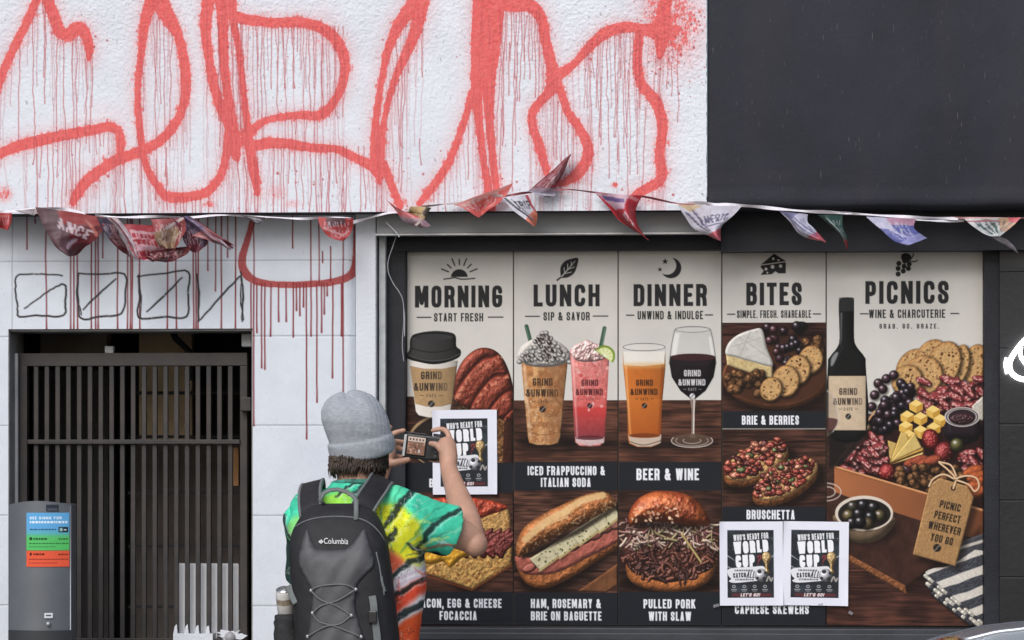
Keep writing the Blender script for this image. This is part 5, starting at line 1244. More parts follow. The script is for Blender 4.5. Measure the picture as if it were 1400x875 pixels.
# white plastic panel just behind the bars
wp = thing('plastic_panel', at(280, 900, .06), 'white plastic panel with rounded corner standing right behind the gate bars', 'panel')
a, b = at(240, 770, .06), at(327, 866, .06)
o = MB().box(a.x, .05, b.z - .1, b.x, .065, a.z).build('board', new_mat('white_plastic', (.84, .86, .90), .45, var=.06, vscale=12), wp)
bv = o.modifiers.new('b', 'BEVEL'); bv.width = .02; bv.segments = 4; bv.limit_method = 'ANGLE'
a, b = at(237, 866, -.012), at(291, 878, -.012)
lg = MB().box(a.x, -.016, b.z, b.x, .049, a.z)
for x in (239, 254, 268.5, 283):
    p = at(x + 1, 866, -.012); lg.add([(p.x - .007, -.014, p.z), (p.x + .007, -.014, p.z), (p.x + .004, -.012, p.z + .02 + .006 * (x % 3)), (p.x - .003, -.012, p.z + .024), (p.x - .007, -.004, p.z), (p.x + .007, -.004, p.z), (p.x + .004, -.006, p.z + .02), (p.x - .003, -.006, p.z + .022)], [(0, 1, 2, 3), (7, 6, 5, 4), (0, 4, 5, 1), (1, 5, 6, 2), (2, 6, 7, 3), (3, 7, 4, 0)])
lg.build('ledge', M['white'], wp)

# ------------------------------------------------------------------ grey kiosk bin with the sorting sticker
BY = -.62
bn = thing('waste_bin', (at(50, 700, BY).x, BY + .1, 0), 'tall grey curved-front metal waste bin in front of the gate', 'bin')
xa, xb = at(9, 700, BY).x, at(94, 700, BY).x; zt = at(50, 690, BY).z; cx = (xa + xb) / 2; hw_ = (xb - xa) / 2
V = []; Fc = []; n_ = 25
def front(u): return BY + .035 * u * u       # bulging front, u -1..1
zs = [0.0, zt - .02, zt, ]
for z in (0.09, zt):
    for k in range(n_):
        u = -1 + 2 * k / (n_ - 1); V.append((cx + u * hw_, front(u), z if z < .2 else zt + .012 * (1 - u * u)))
    V.append((cx + hw_ * .72, BY + .26, z)); V.append((cx - hw_ * .95, BY + .26, z))
m_ = n_ + 2
for k in range(m_): Fc.append((k, (k + 1) % m_, m_ + (k + 1) % m_, m_ + k))
Fc += [tuple(reversed(range(m_))), tuple(range(m_, 2 * m_))]
binmat = new_mat('brushed_grey', (.150, .165, .185), .4, metal=.4, var=.16, vscale=4, bump=.0004, bscale=200)
bo = MB().add(V, Fc).build('shell', binmat, bn); 
b2 = MB(); zsm = at(50, 862, BY).z
for k in range(n_ - 1):
    u0, u1 = -1 + 2 * k / (n_ - 1), -1 + 2 * (k + 1) / (n_ - 1)
b2.box(xa + .004, BY + .03, 0, xb - .05, BY + .262, .088); b2.build('base', M['gate'], bn, bevel=.004)
bp_ = MB()
for (zz0, zz1) in ((zsm - .012, zsm),):
    V = []; Fc = []
    for k in range(n_):
        u = -1.02 + 2.04 * k / (n_ - 1)
        for dz, dy in ((zz0 - .7, -.004), (zz1, -.004), (zz1, .01)): V.append((cx + u * hw_, front(u) + dy, dz))
    for k in range(n_ - 1):
        for j in range(2): Fc.append((k * 3 + j, (k + 1) * 3 + j, (k + 1) * 3 + j + 1, k * 3 + j + 1))
    bp_.add(V, Fc)
bp_.build('lower_door', new_mat('bin_dark', (.042, .046, .052), .45, metal=.3, var=.15), bn)
ed = MB().tube([(xb - .001, BY + .034, .1), (xb - .001, BY + .034, zt - .004)], .003, 8).build('edge_trim', new_mat('bright_trim', (.2, .21, .23), .35, metal=.6), bn, True)
def curved_patch(name, px0, py0, px1, py1, canvas, mat, off=.0025):
    h_, w_ = canvas.img.shape[:2]; P = np.zeros((h_, w_, 3)); a, b = at(px0, py0, BY), at(px1, py1, BY)
    xs = np.linspace(a.x, b.x, w_); P[..., 0] = xs; P[..., 1] = [front((x - cx) / hw_) - off for x in xs]; P[..., 2] = np.linspace(a.z, b.z, h_)[:, None]
    me = grid_mesh(P); vcol(me, s2l(canvas.img).reshape(-1, 3)); return link(name, me, mat, bn, True)
st = Canvas(36, 701, 92.5, 775, 2.6, rgb(96, 168, 220))
st.fill(rect(36, 731, 93, 753), rgb(88, 190, 104), 1); st.fill(rect(36, 726, 93, 734), rgb(92, 180, 160), .6, 3); st.fill(rect(36, 752.5, 93, 776), rgb(226, 92, 64)); st.fill(rect(36, 752, 93, 753), rgb(60, 110, 60), .7)
text(st, 'SEE SIGNS FOR', 62, 708.3, 3.6, 42, rgb(236, 244, 250), t=.2, gap=.16)
def greek(x0, x1, y, h, col, a=.9, seed=1):
    r = random.Random(seed); x = x0
    while x < x1 - 1: q = min(r.uniform(1.5, 4.5), x1 - x); st.fill(rect(x, y - h / 2, x + q, y + h / 2), col, a); x += q + .9
greek(41, 90, 714, 3.0, rgb(232, 242, 250), .9, 1); greek(41, 76, 724, 2.0, rgb(40, 80, 110), .85, 2); st.fill(rect(79, 720.5, 91, 728, .8), rgb(34, 48, 62)); st.fill(rect(80.5, 722, 84, 726.5, .4), rgb(150, 190, 190)); greek(85.5, 90, 724.5, 1.6, rgb(220, 230, 235), .9, 5)
st.fill(ell(42.4, 736.5, 2.2, 2.2), rgb(28, 66, 36)); greek(46, 65, 736.8, 2.6, rgb(28, 66, 36), .95, 3); greek(79, 91, 737, 2, rgb(28, 66, 36), .85, 4); greek(40, 91, 743, 1.5, rgb(30, 80, 46), .75, 6); greek(40, 77, 747.5, 1.5, rgb(30, 80, 46), .55, 7)
st.fill(ell(42.4, 757.5, 1.6, 2.2), rgb(80, 24, 18)); greek(46, 62, 757.6, 2.6, rgb(80, 24, 18), .95, 8); greek(79, 91, 758, 2, rgb(90, 30, 22), .85, 9); greek(40, 91, 764.5, 1.5, rgb(110, 36, 26), .75, 10); greek(40, 78, 769.5, 1.5, rgb(110, 36, 26), .5, 11)
curved_patch('sorting_sticker', 36, 701, 92.3, 775, st, M['paper'])
s2 = Canvas(61, 838, 72, 845, 3, rgb(214, 218, 224)); s2.fill(rect(63, 840.5, 70, 842.5), rgb(60, 62, 66), .8); curved_patch('serial_label', 61, 838, 72, 845, s2, M['paper'], .006)
p = at(66, 853, BY - .002); MB().tube([p + Vector((0, .006, 0)), p + Vector((0, -.006, 0))], [.0075, .006], 14).build('key_lock', M['metal'], bn, True)
s3 = Canvas(62, 690, 80, 699, 3, rgb(64, 72, 84)); s3.fill(rect(62, 690, 80, 699), rgb(46, 52, 62)); s3.fill(rect(64, 695, 78, 698), rgb(96, 104, 116), .6); curved_patch('name_plate', 63, 690, 79, 699, s3, M['paper'])

# ------------------------------------------------------------------ neon letter reflection, built as added glowing tubes on the tiled column
ne = thing('neon_reflection', at(1400, 560, -.1), 'glowing white neon loop mounted on the black tiled column', 'neon sign')
nm = new_mat('neon_white', (1, 1, .96), .4, emis=5.0)
def tubepath(name, pts, r, mat, par, Yq, sm=True, closed=False):
    q = smooth(pts, closed, 6); return MB().tube([at(x, y, Yq) for x, y in q], r, 10).build(name, mat, par, True)
tubepath('tube', [(1420, 455), (1410, 459), (1401, 465), (1390, 478), (1382, 491), (1380, 501), (1384, 511), (1393, 517), (1405, 519), (1420, 516)], .0085, nm, ne, -.085)
tubepath('tube', [(1396, 474), (1395, 484), (1399, 493), (1407, 502), (1418, 508)], .0065, nm, ne, -.085)
tubepath('tube', [(1375.5, 489), (1373.8, 499), (1376, 511)], .0035, nm, ne, -.078)
for x, y in ((1386, 485), (1392, 517)): p = at(x, y, -.085); MB().tube([p, p + Vector((0, .026, 0))], .004, 8).build('clip', M['metal'], ne, True)

# ------------------------------------------------------------------ bunting
BNY = YF - .035
bu = thing('bunting', at(700, 285, BNY), 'long crumpled bunting of printed pennants strung along the fascia edge', 'bunting')
fm = new_mat('printed_pennant', (1, 1, 1), .5, attr='Col', spec=.4, var=.1, vscale=60)
def ribbon(pts, wd, col, name='ribbon', seed=0, Yq=BNY):
    q = smooth(pts, False, 7); N = len(q); P = np.zeros((4, N, 3)); ws = np.interp(np.linspace(0, 1, N), np.linspace(0, 1, len(np.atleast_1d(wd))), np.atleast_1d(wd)) if np.ndim(wd) else np.full(N, wd)
    r_ = np.random.RandomState(seed)
    for i, (x, y) in enumerate(q):
        tw = math.sin(i * .35 + seed) * .6
        for j in range(4):
            t = j / 3 - .5; p = at(x, y + t * ws[i] * (.75 + .2 * math.sin(i * .5 + seed)), Yq); P[j, i] = (p.x, p.y + .008 * tw * t * 2 + .004 * math.sin(i * .7), p.z)
    me = grid_mesh(P); c = np.ones((4 * N, 3), np.float32) * s2l(col); c *= (1 + .12 * (np.random.RandomState(seed).rand(4 * N, 1) - .5)); vcol(me, c); return link(name, me, fm, bu, True)
WH = rgb(226, 222, 230)
ribbon([(-20, 291), (10, 289), (48, 286), (80, 285), (105, 289), (118, 293)], [4, 5, 5, 3], WH, seed=1)
ribbon([(130, 294), (165, 297), (210, 296), (260, 297), (300, 294), (327, 295), (370, 297), (416, 299), (450, 297), (480, 299)], [3, 4, 4, 3, 3, 4, 3], WH, seed=2)
ribbon([(440, 302), (470, 305), (498, 300), (530, 291), (548, 291)], [3, 5, 4, 3], WH, seed=3)
ribbon([(545, 290), (575, 283), (600, 280), (630, 277), (660, 270), (690, 267)], [3, 3, 4, 3], rgb(176, 160, 160), seed=4)
ribbon([(690, 268), (716, 264), (745, 261), (775, 259), (805, 262), (840, 266), (880, 269), (925, 278), (950, 280)], [4, 3, 2.5, 2.5, 3, 4], rgb(150, 84, 88), seed=5)
ribbon([(935, 277), (965, 278), (985, 280), (1015, 281), (1050, 284), (1090, 288), (1130, 290), (1165, 292)], [4, 6, 6, 5, 5, 4], WH, seed=6)
ribbon([(1150, 291), (1180, 293), (1230, 296), (1275, 298), (1310, 299)], [4, 4, 5, 4], WH, seed=7)
ribbon([(1250, 300), (1280, 302), (1318, 302)], [3, 4, 3], rgb(200, 198, 206), seed=9)
ribbon([(1300, 298), (1340, 298), (1375, 299), (1420, 297)], [4, 4, 3], rgb(196, 150, 150), seed=8)
def pennant(L, Rr, paint, seed, curl=.025, N=44, Mc=30, Yq=BNY, label=None, crumple=1.0):
    """L, Rr: left and right edge polylines running from the ribbon to the tip"""
    def rs_(p, n): 
        p = smooth(p, False, 6) if len(p) > 2 else np.array(p, float); s = np.r_[0, np.cumsum(np.hypot(*np.diff(p, axis=0).T))]; t = np.linspace(0, s[-1], n); return np.c_[np.interp(t, s, p[:, 0]), np.interp(t, s, p[:, 1])]
    l_, r_ = rs_(L, N), rs_(Rr, N); u = np.linspace(0, 1, Mc)[None, :, None]
    xy = l_[:, None] * (1 - u) + r_[:, None] * u
    P = np.zeros((N, Mc, 3)); rg = np.random.RandomState(seed); a, b_, c, d_ = rg.uniform(2, 7), rg.uniform(0, 6), rg.uniform(2, 5), rg.uniform(0, 6)
    for i in range(N):
        v = i / (N - 1)
        for j in range(Mc):
            uu = j / (Mc - 1); dy = curl * (math.sin(a * uu + b_) * (.3 + v) + .6 * math.sin(c * v + d_ + 3 * uu) * v)
            p = at(xy[i, j, 0], xy[i, j, 1], Yq - .012 + dy); P[i, j] = p
    F_ = P.reshape(-1, 3); amp = np.repeat(np.linspace(.25, 1, N), Mc) * crumple
    for ax_, (fr_, am_) in enumerate(((46, .006), (60, .016), (46, .007))): F_[:, ax_] += amp * am_ * nsample(F_ * np.array([1, .3, 1]), fr_, seed * 7 + ax_, 3)
    P = F_.reshape(N, Mc, 3)
    me = grid_mesh(P)
    cv = Canvas(0, 0, Mc, N, 1, (1, 1, 1)); big = Canvas(0, 0, 60, 60, 4, (1, 1, 1)); paint(big)
    jj = np.clip((np.linspace(0, .999, N) * 240).astype(int), 0, 239); ii = np.clip((np.linspace(0, .999, Mc) * 240).astype(int), 0, 239)
    vcol(me, s2l(big.img[jj][:, ii]).reshape(-1, 3)); o = link('pennant', me, fm, bu, True)
    if label: o['label'] = label
    return o
RED, DRED, NAVY, BLUE, GRN, TAN, ORG = rgb(170, 50, 60), rgb(104, 40, 46), rgb(62, 62, 84), rgb(84, 92, 150), rgb(40, 70, 62), rgb(196, 166, 120), rgb(222, 108, 74)
def pf(base, words=(), patches=(), stripes=()):
    def f(c):
        rm = random.Random(len(stripes) * 7 + int(base[0] * 99)); c.fill(rect(0, 0, 60, 60), base)
        for (pts, col) in patches: c.fill(poly(pts), col)
        for (p, q, w_, col) in stripes: c.fill(line([p, q], w_), col)
        if not words:
            inkc = LW if base.mean() < .6 else NAVY
            for r0 in (14, 27, 39):
                x = rm.uniform(4, 14)
                while x < 52: q = rm.uniform(2.5, 6); c.fill(line([(x, r0 + rm.uniform(-2, 2) + 5), (x + q * rm.uniform(-.3, 1), r0 - 5 + rm.uniform(-1, 2))], rm.uniform(1.4, 2.6)), inkc, .75); x += q + rm.uniform(.8, 3)
        for (s_, x, y, cap, wd, col, rot) in words: text(c, s_, x, y, cap, wd, col, rot=rot)
        X, Y = c.win((0, 0, 60, 60)); c.mix(np.ones(X.shape, np.float32) * .25, (.5 + .5 * fbm(c.H, c.W, 22, 5, 3))[..., None] * np.ones(3) * base)
    return f
LW = rgb(222, 214, 222)
pennant([(48, 282), (56, 302), (66, 322), (78, 338), (92, 350)], [(142, 297), (142, 312), (134, 326), (118, 338), (104, 350)], pf(DRED, [('ANCE', 33, 20, 13, 36, LW, 16)], [([(0, 0), (22, 0), (34, 60), (0, 60)], rgb(84, 66, 74)), ([(20, 0), (60, 0), (60, 10), (20, 16)], rgb(160, 62, 62))], [((24, 46), (36, 34), 6, rgb(160, 150, 166)), ((44, 8), (58, 24), 3, rgb(196, 120, 110))]), 1, .03, label='large dark red pennant with white letters hanging over the painted squares', crumple=1.5)
pennant([(132, 297), (142, 316), (154, 334), (170, 346)], [(154, 299), (160, 318), (172, 336), (182, 352)], pf(rgb(92, 44, 50), (), [([(0, 0), (60, 0), (20, 30), (0, 30)], NAVY)]), 2, .02, crumple=1.6)
pennant([(146, 297), (160, 312), (170, 330), (178, 348), (186, 356)], [(160, 297), (172, 312), (182, 330), (188, 346), (190, 357)], pf(rgb(190, 170, 176), (), (), [((20, 0), (40, 60), 14, rgb(120, 60, 66))]), 22, .02, Yq=BNY - .02, crumple=1.4)
pennant([(170, 306), (174, 322), (178, 338), (186, 352), (204, 358)], [(216, 308), (224, 322), (232, 338), (226, 350), (210, 358)], pf(rgb(158, 48, 58), (), [([(0, 52), (60, 50), (60, 60), (0, 60)], LW)], [((8, 8), (50, 12), 4, rgb(206, 170, 176)), ((8, 17), (52, 21), 3, rgb(206, 150, 156)), ((14, 31), (22, 30), 9, rgb(214, 180, 190)), ((28, 31), (36, 33), 9, rgb(214, 180, 190)), ((42, 34), (48, 36), 8, rgb(206, 170, 180))]), 3, .03, crumple=1.5)
pennant([(206, 300), (212, 316), (214, 330), (226, 342)], [(252, 297), (254, 314), (246, 330), (238, 342)], pf(rgb(150, 124, 100), (), [([(0, 0), (60, 0), (60, 22), (30, 14), (0, 22)], rgb(166, 80, 88)), ([(46, 0), (60, 0), (60, 60), (50, 60)], rgb(140, 54, 62))], [((24, 16), (56, 2), 5, LW), ((50, 20), (58, 44), 4, rgb(200, 160, 160))]), 4, .03, Yq=BNY - .02, crumple=1.6)
pennant([(186, 346), (200, 352), (212, 356)], [(262, 336), (256, 348), (236, 356)], pf(rgb(104, 42, 48), (), (), [((4, 30), (56, 20), 5, rgb(150, 80, 84))]), 23, .02, crumple=1.5)
pennant([(236, 298), (246, 316), (252, 334), (262, 346)], [(256, 297), (276, 314), (284, 332), (272, 346)], pf(rgb(100, 44, 56), (), [([(0, 0), (36, 0), (60, 40), (50, 50)], rgb(96, 90, 124))]), 5, .03, crumple=1.6)
pennant([(246, 296), (262, 310), (282, 326), (312, 340)], [(258, 295), (280, 309), (300, 323), (320, 337)], pf(rgb(140, 92, 102), (), [([(0, 0), (60, 0), (40, 26), (0, 26)], rgb(92, 90, 128))], [((10, 60), (50, 40), 6, LW)]), 6, .03, crumple=1.6)
pennant([(262, 322), (276, 326), (290, 332)], [(282, 312), (300, 322), (322, 336)], pf(rgb(176, 110, 112), (), (), [((10, 20), (50, 40), 6, rgb(220, 190, 190))]), 24, .02, crumple=1.5)
pennant([(20, 288), (30, 291), (44, 294)], [(48, 285), (50, 290), (46, 295)], pf(rgb(190, 180, 182)), 25, .01)
pennant([(328, 294), (340, 300), (350, 306)], [(362, 297), (360, 302), (352, 307)], pf(rgb(70, 66, 72), (), (), [((6, 12), (50, 20), 8, rgb(150, 140, 146))]), 26, .01)
pennant([(434, 297), (438, 310), (448, 322), (466, 329)], [(483, 298), (482, 310), (478, 322), (470, 329)], pf(rgb(170, 62, 62), (), [([(14, 0), (46, 0), (46, 14), (14, 18)], rgb(60, 50, 60))], [((6, 20), (40, 40), 6, rgb(214, 160, 160)), ((20, 50), (54, 30), 4, rgb(206, 150, 150))]), 7, .03, label='small crumpled red pennant knotted beside the pilaster')
pennant([(-12, 291), (-8, 300), (0, 312)], [(16, 291), (16, 302), (12, 314)], pf(rgb(178, 66, 66)), 8, .02)
pennant([(527, 272), (538, 284), (552, 302), (575, 312)], [(545, 287), (562, 292), (580, 300), (590, 309)], pf(rgb(200, 92, 92), (), [([(0, 26), (60, 40), (60, 60), (0, 60)], rgb(140, 128, 140))]), 9, .03)
pennant([(561, 282), (557, 294), (556, 304), (562, 308)], [(590, 284), (584, 294), (578, 304), (572, 310)], pf(TAN, (), [([(44, 0), (60, 0), (60, 30), (44, 20)], rgb(50, 46, 46)), ([(0, 36), (60, 36), (60, 60), (0, 60)], rgb(186, 174, 176))], [((8, 16), (40, 20), 4, rgb(120, 96, 60)), ((8, 44), (40, 48), 4, rgb(96, 90, 96))]), 10, .02, Yq=BNY - .015)
pennant([(620, 280), (632, 284), (644, 290), (655, 298)], [(702, 250), (694, 264), (684, 276), (668, 288)], pf(rgb(206, 100, 96), (), [([(0, 0), (60, 0), (30, 16), (0, 22)], rgb(196, 140, 136))]), 11, .025)
pennant([(686, 270), (700, 286), (714, 298), (730, 309)], [(722, 266), (728, 280), (735, 294), (733, 309)], pf(rgb(206, 204, 216), [('TRIP', 36, 18, 16, 38, rgb(44, 40, 46), 4)], [([(0, 46), (60, 30), (60, 60), (0, 60)], ORG), ([(52, 0), (60, 0), (60, 34), (54, 34)], RED)], [((6, 4), (26, 48), 7, rgb(46, 44, 52)), ((18, 6), (34, 46), 4, rgb(130, 126, 140))]), 12, .02, Yq=BNY - .01, label='small black and white pennant with an orange tip hanging below the fascia')
pennant([(722, 262), (740, 246), (760, 228), (780, 210)], [(756, 266), (764, 250), (772, 232), (781, 211)], pf(rgb(122, 46, 54), (), [([(0, 0), (60, 0), (60, 10), (0, 6)], rgb(130, 124, 140))], [((30, 24), (42, 18), 7, rgb(196, 170, 176)), ((34, 34), (46, 28), 4, rgb(180, 140, 146))]), 13, .02, label='dark red pennant blown upright against the white fascia')
pennant([(720, 261), (728, 264), (738, 268)], [(760, 264), (758, 268), (752, 271)], pf(rgb(140, 136, 152), (), (), [((6, 20), (54, 30), 6, rgb(206, 204, 216))]), 14, .012, Yq=BNY - .02)
pennant([(813, 263), (832, 284), (852, 306), (886, 327)], [(878, 268), (870, 284), (870, 304), (885, 328)], pf(rgb(176, 44, 56), [('ST', 32, 32, 13, 20, LW, 60)], [([(0, 0), (44, 0), (34, 18), (12, 20)], rgb(206, 196, 212))], [((8, 6), (34, 8), 6, BLUE), ((44, 2), (56, 6), 4, rgb(214, 140, 146))]), 15, .035, label='long curled red pennant hanging over the lintel')
pennant([(926, 280), (936, 296), (950, 314), (984, 328)], [(1014, 282), (1002, 296), (986, 310), (985, 328)], pf(rgb(206, 202, 216), [('AMERIC', 34, 20, 13, 40, rgb(66, 62, 92), -8)], [([(0, 46), (60, 42), (60, 60), (0, 60)], rgb(196, 72, 82)), ([(0, 0), (24, 0), (10, 10)], TAN)], [((4, 10), (18, 40), 3, rgb(80, 76, 104)), ((12, 8), (24, 40), 3, rgb(96, 90, 116)), ((20, 32), (50, 30), 3, rgb(110, 106, 130))]), 16, .03, label='folded white pennant with dark lettering and pink tip at the end of the lintel')
pennant([(1066, 289), (1080, 304), (1096, 322), (1128, 331)], [(1104, 293), (1104, 304), (1112, 312), (1130, 330)], pf(rgb(196, 194, 214), (), [([(0, 40), (60, 36), (60, 60), (0, 60)], rgb(206, 76, 88)), ([(0, 0), (40, 0), (10, 14)], rgb(90, 92, 130))], [((10, 10), (40, 44), 4, rgb(92, 90, 140)), ((24, 6), (50, 40), 4, rgb(92, 90, 140))]), 17, .03)
pennant([(1118, 294), (1134, 308), (1150, 322), (1158, 340)], [(1152, 294), (1152, 308), (1158, 322), (1160, 341)], pf(GRN, (), [([(0, 46), (60, 44), (60, 60), (0, 60)], rgb(196, 60, 66))], [((14, 8), (40, 44), 6, rgb(120, 140, 134))]), 18, .02, label='narrow dark green pennant with a red tip')
pennant([(1184, 296), (1202, 312), (1222, 328), (1242, 336)], [(1252, 299), (1250, 312), (1262, 322), (1268, 326)], pf(rgb(92, 98, 160), (), [([(0, 0), (60, 0), (60, 16), (0, 12)], rgb(206, 150, 164)), ([(0, 0), (24, 0), (24, 24), (0, 20)], rgb(206, 204, 220)), ([(0, 50), (60, 40), (60, 60), (0, 60)], rgb(160, 160, 204))], [((10, 10), (30, 44), 4, rgb(206, 204, 224)), ((24, 40), (36, 24), 3, rgb(214, 212, 230))]), 19, .03, label='blue pennant with white and pink print above the picnic poster')
pennant([(1318, 299), (1334, 312), (1350, 322), (1364, 324)], [(1396, 297), (1386, 308), (1376, 316), (1366, 324)], pf(rgb(206, 208, 208), (), [([(36, 0), (60, 0), (60, 44), (40, 40)], rgb(196, 156, 124)), ([(46, 0), (60, 0), (60, 14), (50, 12)], rgb(214, 84, 96))], [((10, 16), (16, 44), 5, rgb(60, 96, 84)), ((20, 16), (26, 46), 4, rgb(60, 96, 84)), ((30, 14), (34, 46), 5, rgb(60, 96, 84)), ((0, 6), (36, 8), 4, rgb(170, 90, 100))]), 20, .025)
pennant([(1352, 322), (1366, 330), (1380, 338), (1391, 347)], [(1366, 322), (1378, 328), (1386, 336), (1392, 346)], pf(rgb(140, 138, 150), (), (), [((10, 10), (50, 50), 10, rgb(186, 180, 186))]), 21, .015)
# loose white string dangling from the knot by the pilaster
so = thing('loose_string', at(545, 340, -.12), 'frayed white string dangling down the dark window frame beside the sunrise poster', 'string')
tubepath('strand', [(542, 322), (538, 334), (531, 356), (531, 372), (538, 388), (545, 398), (551, 412), (552, 440), (550, 470), (552, 494)], .0014, new_mat('white_string', (.36, .37, .41), .7), so, -.12)
tubepath('strand', [(545, 398), (550, 408), (553, 430), (553, 460)], .0009, M['white'], so, -.118)
tubepath('strand', [(528, 304), (534, 310), (542, 318), (546, 324)], .0022, M['white'], so, -.17)

# ------------------------------------------------------------------ passing car, only its roof edge in the picture
def make_car():
    FY, NY = -5.8, -7.5                           # far and near side; only the far roof edge reaches into the picture
    X0 = at(1266, 875, FY).x
    car = thing('parked_car', (X0 + .8, (NY + FY) / 2, -.125), 'grey car in the road, its pale glass roof edge just showing below the picnic poster', 'car')
    paint = new_mat('car_paint', (.20, .20, .215), .35, metal=.3, var=.03, vscale=3); gl = new_mat('car_glass', (.03, .04, .05), .06, spec=.8); pale = new_mat('sky_toned_glass_roof', (.44, .50, .54), .28, spec=.6); blk = M['black']  # pale roof colour stands in for sky reflected in the glass
    chrome = new_mat('chrome', (.75, .77, .79), .25, metal=.6)
    roof = [(-.95, .90), (-.60, 1.03), (-.25, 1.165), (-.08, 1.236), (0, 1.267), (.03, 1.2764), (.057, 1.283), (.085, 1.29), (.115, 1.2938), (.156, 1.298), (.30, 1.305), (.60, 1.309), (1.0, 1.302), (1.4, 1.27), (1.9, 1.17), (2.3, 1.02), (2.5, .93)]
    pr = smooth(roof, False, 3); N = len(pr)
    def ins(z): return .06 + max(0, z - .9) * .30
    Mc = 25; P = np.zeros((Mc, N, 3))
    for i, (x, z) in enumerate(pr):
        y0, y1 = NY + ins(z), FY - ins(z) * .0 - .002
        for k in range(Mc):
            t = k / (Mc - 1); P[k, i] = (X0 + x, y0 + (y1 - y0) * t, z + .006 * (1 - (2 * t - 1) ** 4) - .008 * (1 - t) ** 2)
    def strip(name, k0, k1, i0, i1, mat):
        me = grid_mesh(P[k0:k1 + 1, i0:i1 + 1]); bm = bmesh.new(); bm.from_mesh(me); bmesh.ops.reverse_faces(bm, faces=[f for f in bm.faces if f.normal.z < 0]); bm.to_mesh(me); bm.free()
        o = link(name, me, mat, car, True); s_ = o.modifiers.new('s', 'SOLIDIFY'); s_.thickness = .012; s_.offset = -1; return o
    iw = next(i for i, (x, z) in enumerate(pr) if x > .03); ir = next(i for i, (x, z) in enumerate(pr) if x > 1.45)
    strip('windscreen', 0, Mc - 1, 2, iw, gl); strip('rear_window', 0, Mc - 1, ir, N - 1, gl)
    strip('roof', 19, Mc - 1, iw, ir, paint); strip('roof', 0, 4, iw, ir, paint); strip('glass_roof', 4, 19, iw, ir, pale)
    MB().tube([Vector(P[19, i]) + Vector((0, 0, .002)) for i in range(iw, ir + 1)], .0035, 6).build('chrome_trim', chrome, car, True)
    MB().tube([Vector(P[Mc - 1, i]) + Vector((0, -.004, -.006)) for i in range(N)], .008, 8).build('roof_rail', paint, car, True)
    MB().tube([Vector(P[0, i]) + Vector((0, .004, -.006)) for i in range(N)], .008, 8).build('roof_rail', paint, car, True)
    for yb_, top, sg in ((NY + .055, 0, 1), (FY - .012, Mc - 1, -1)):
        V = []; Fc = []
        for i in range(N): V += [Vector(P[top, i]) + Vector((0, sg * .004, -.01)), Vector((P[top, i][0], yb_, .895))]
        for i in range(N - 1): Fc.append((2 * i, 2 * i + 1, 2 * i + 3, 2 * i + 2))
        MB().add(V, Fc).build('side_window', gl, car)
        MB().box(X0 + .78, yb_ - .012, .89, X0 + .86, yb_ + .012, 1.26).build('door_pillar', blk, car)
    prof = smooth([(-1.95, .40), (-1.98, .60), (-1.85, .74), (-1.4, .83), (-.95, .895), (0, .905), (1.4, .92), (2.4, .93), (2.75, .90), (2.88, .72), (2.85, .40)], False, 4)
    V = []; Fc = []; n_ = len(prof)
    for x, z in prof: V += [(X0 + x, NY + .06, .06), (X0 + x, NY, .40), (X0 + x, NY + .04, z), (X0 + x, FY - .01, z), (X0 + x, FY + .02, .40), (X0 + x, FY - .03, .06)]
    for i in range(n_ - 1):
        for k in range(6): Fc.append((i * 6 + k, i * 6 + (k + 1) % 6, (i + 1) * 6 + (k + 1) % 6, (i + 1) * 6 + k))
    Fc += [tuple(reversed(range(6))), tuple((n_ - 1) * 6 + k for k in range(6))]
    MB().add(V, Fc).build('body', paint, car, bevel=.02)
    rub = new_mat('tyre_rubber', (.02, .02, .02), .8)
    for wx in (-1.15, 1.95):
        for y, s_ in ((NY - .012, 1), (FY + .032, -1)):
            t_ = MB().tube([(X0 + wx, y, .19), (X0 + wx, y + s_ * .03, .19), (X0 + wx, y + s_ * .19, .19), (X0 + wx, y + s_ * .22, .19)], [.27, .31, .31, .27], 28).build('wheel', rub, car, True)
            MB().tube([(X0 + wx, y - s_ * .006, .19), (X0 + wx, y + s_ * .02, .19)], [.19, .21], 24).build('rim', M['metal'], t_)
    for y in (NY + .2, FY - .2): MB().ellipsoid((X0 - 1.9, y, .62), .06, .16, .06).build('headlight', new_mat('lamp_lens', (.6, .62, .65), .1), car, True)
    for y in (NY + .18, FY - .18): MB().ellipsoid((X0 + 2.84, y, .74), .05, .15, .06).build('tail_light', new_mat('red_lens', (.35, .02, .02), .15), car, True)
    return car
make_car()
# ------------------------------------------------------------------ the photographer, seen from behind
YP = -1.05
def P3(px, py, d=0.0): return at(px, py, YP + d)
px1 = at(701, 600, YP).x - at(700, 600, YP).x           # metres per photo pixel in his plane
skin = new_mat('skin', (.52, .30, .215), .5, var=.13, vscale=16, bump=.0007, bscale=220, spec=.35)
HY = R(-40)                                            # head turned to his right
HC = P3(492, 601, .03); HF = Vector((math.sin(-HY), math.cos(HY), 0)); HS = Vector((HF.y, -HF.x, 0)); UP = Vector((0, 0, 1))
def HL(s, f, u): return HC + HS * s + HF * f + UP * u
MH = Matrix((HS, HF, UP)).transposed()
sh_r, el_r, wr_r = P3(556, 700, .0), P3(646, 738, .10), P3(613, 640, .36)
sh_l, el_l, wr_l = P3(414, 706, .0), P3(432, 830, .24), P3(520, 650, .40)
b = MB()
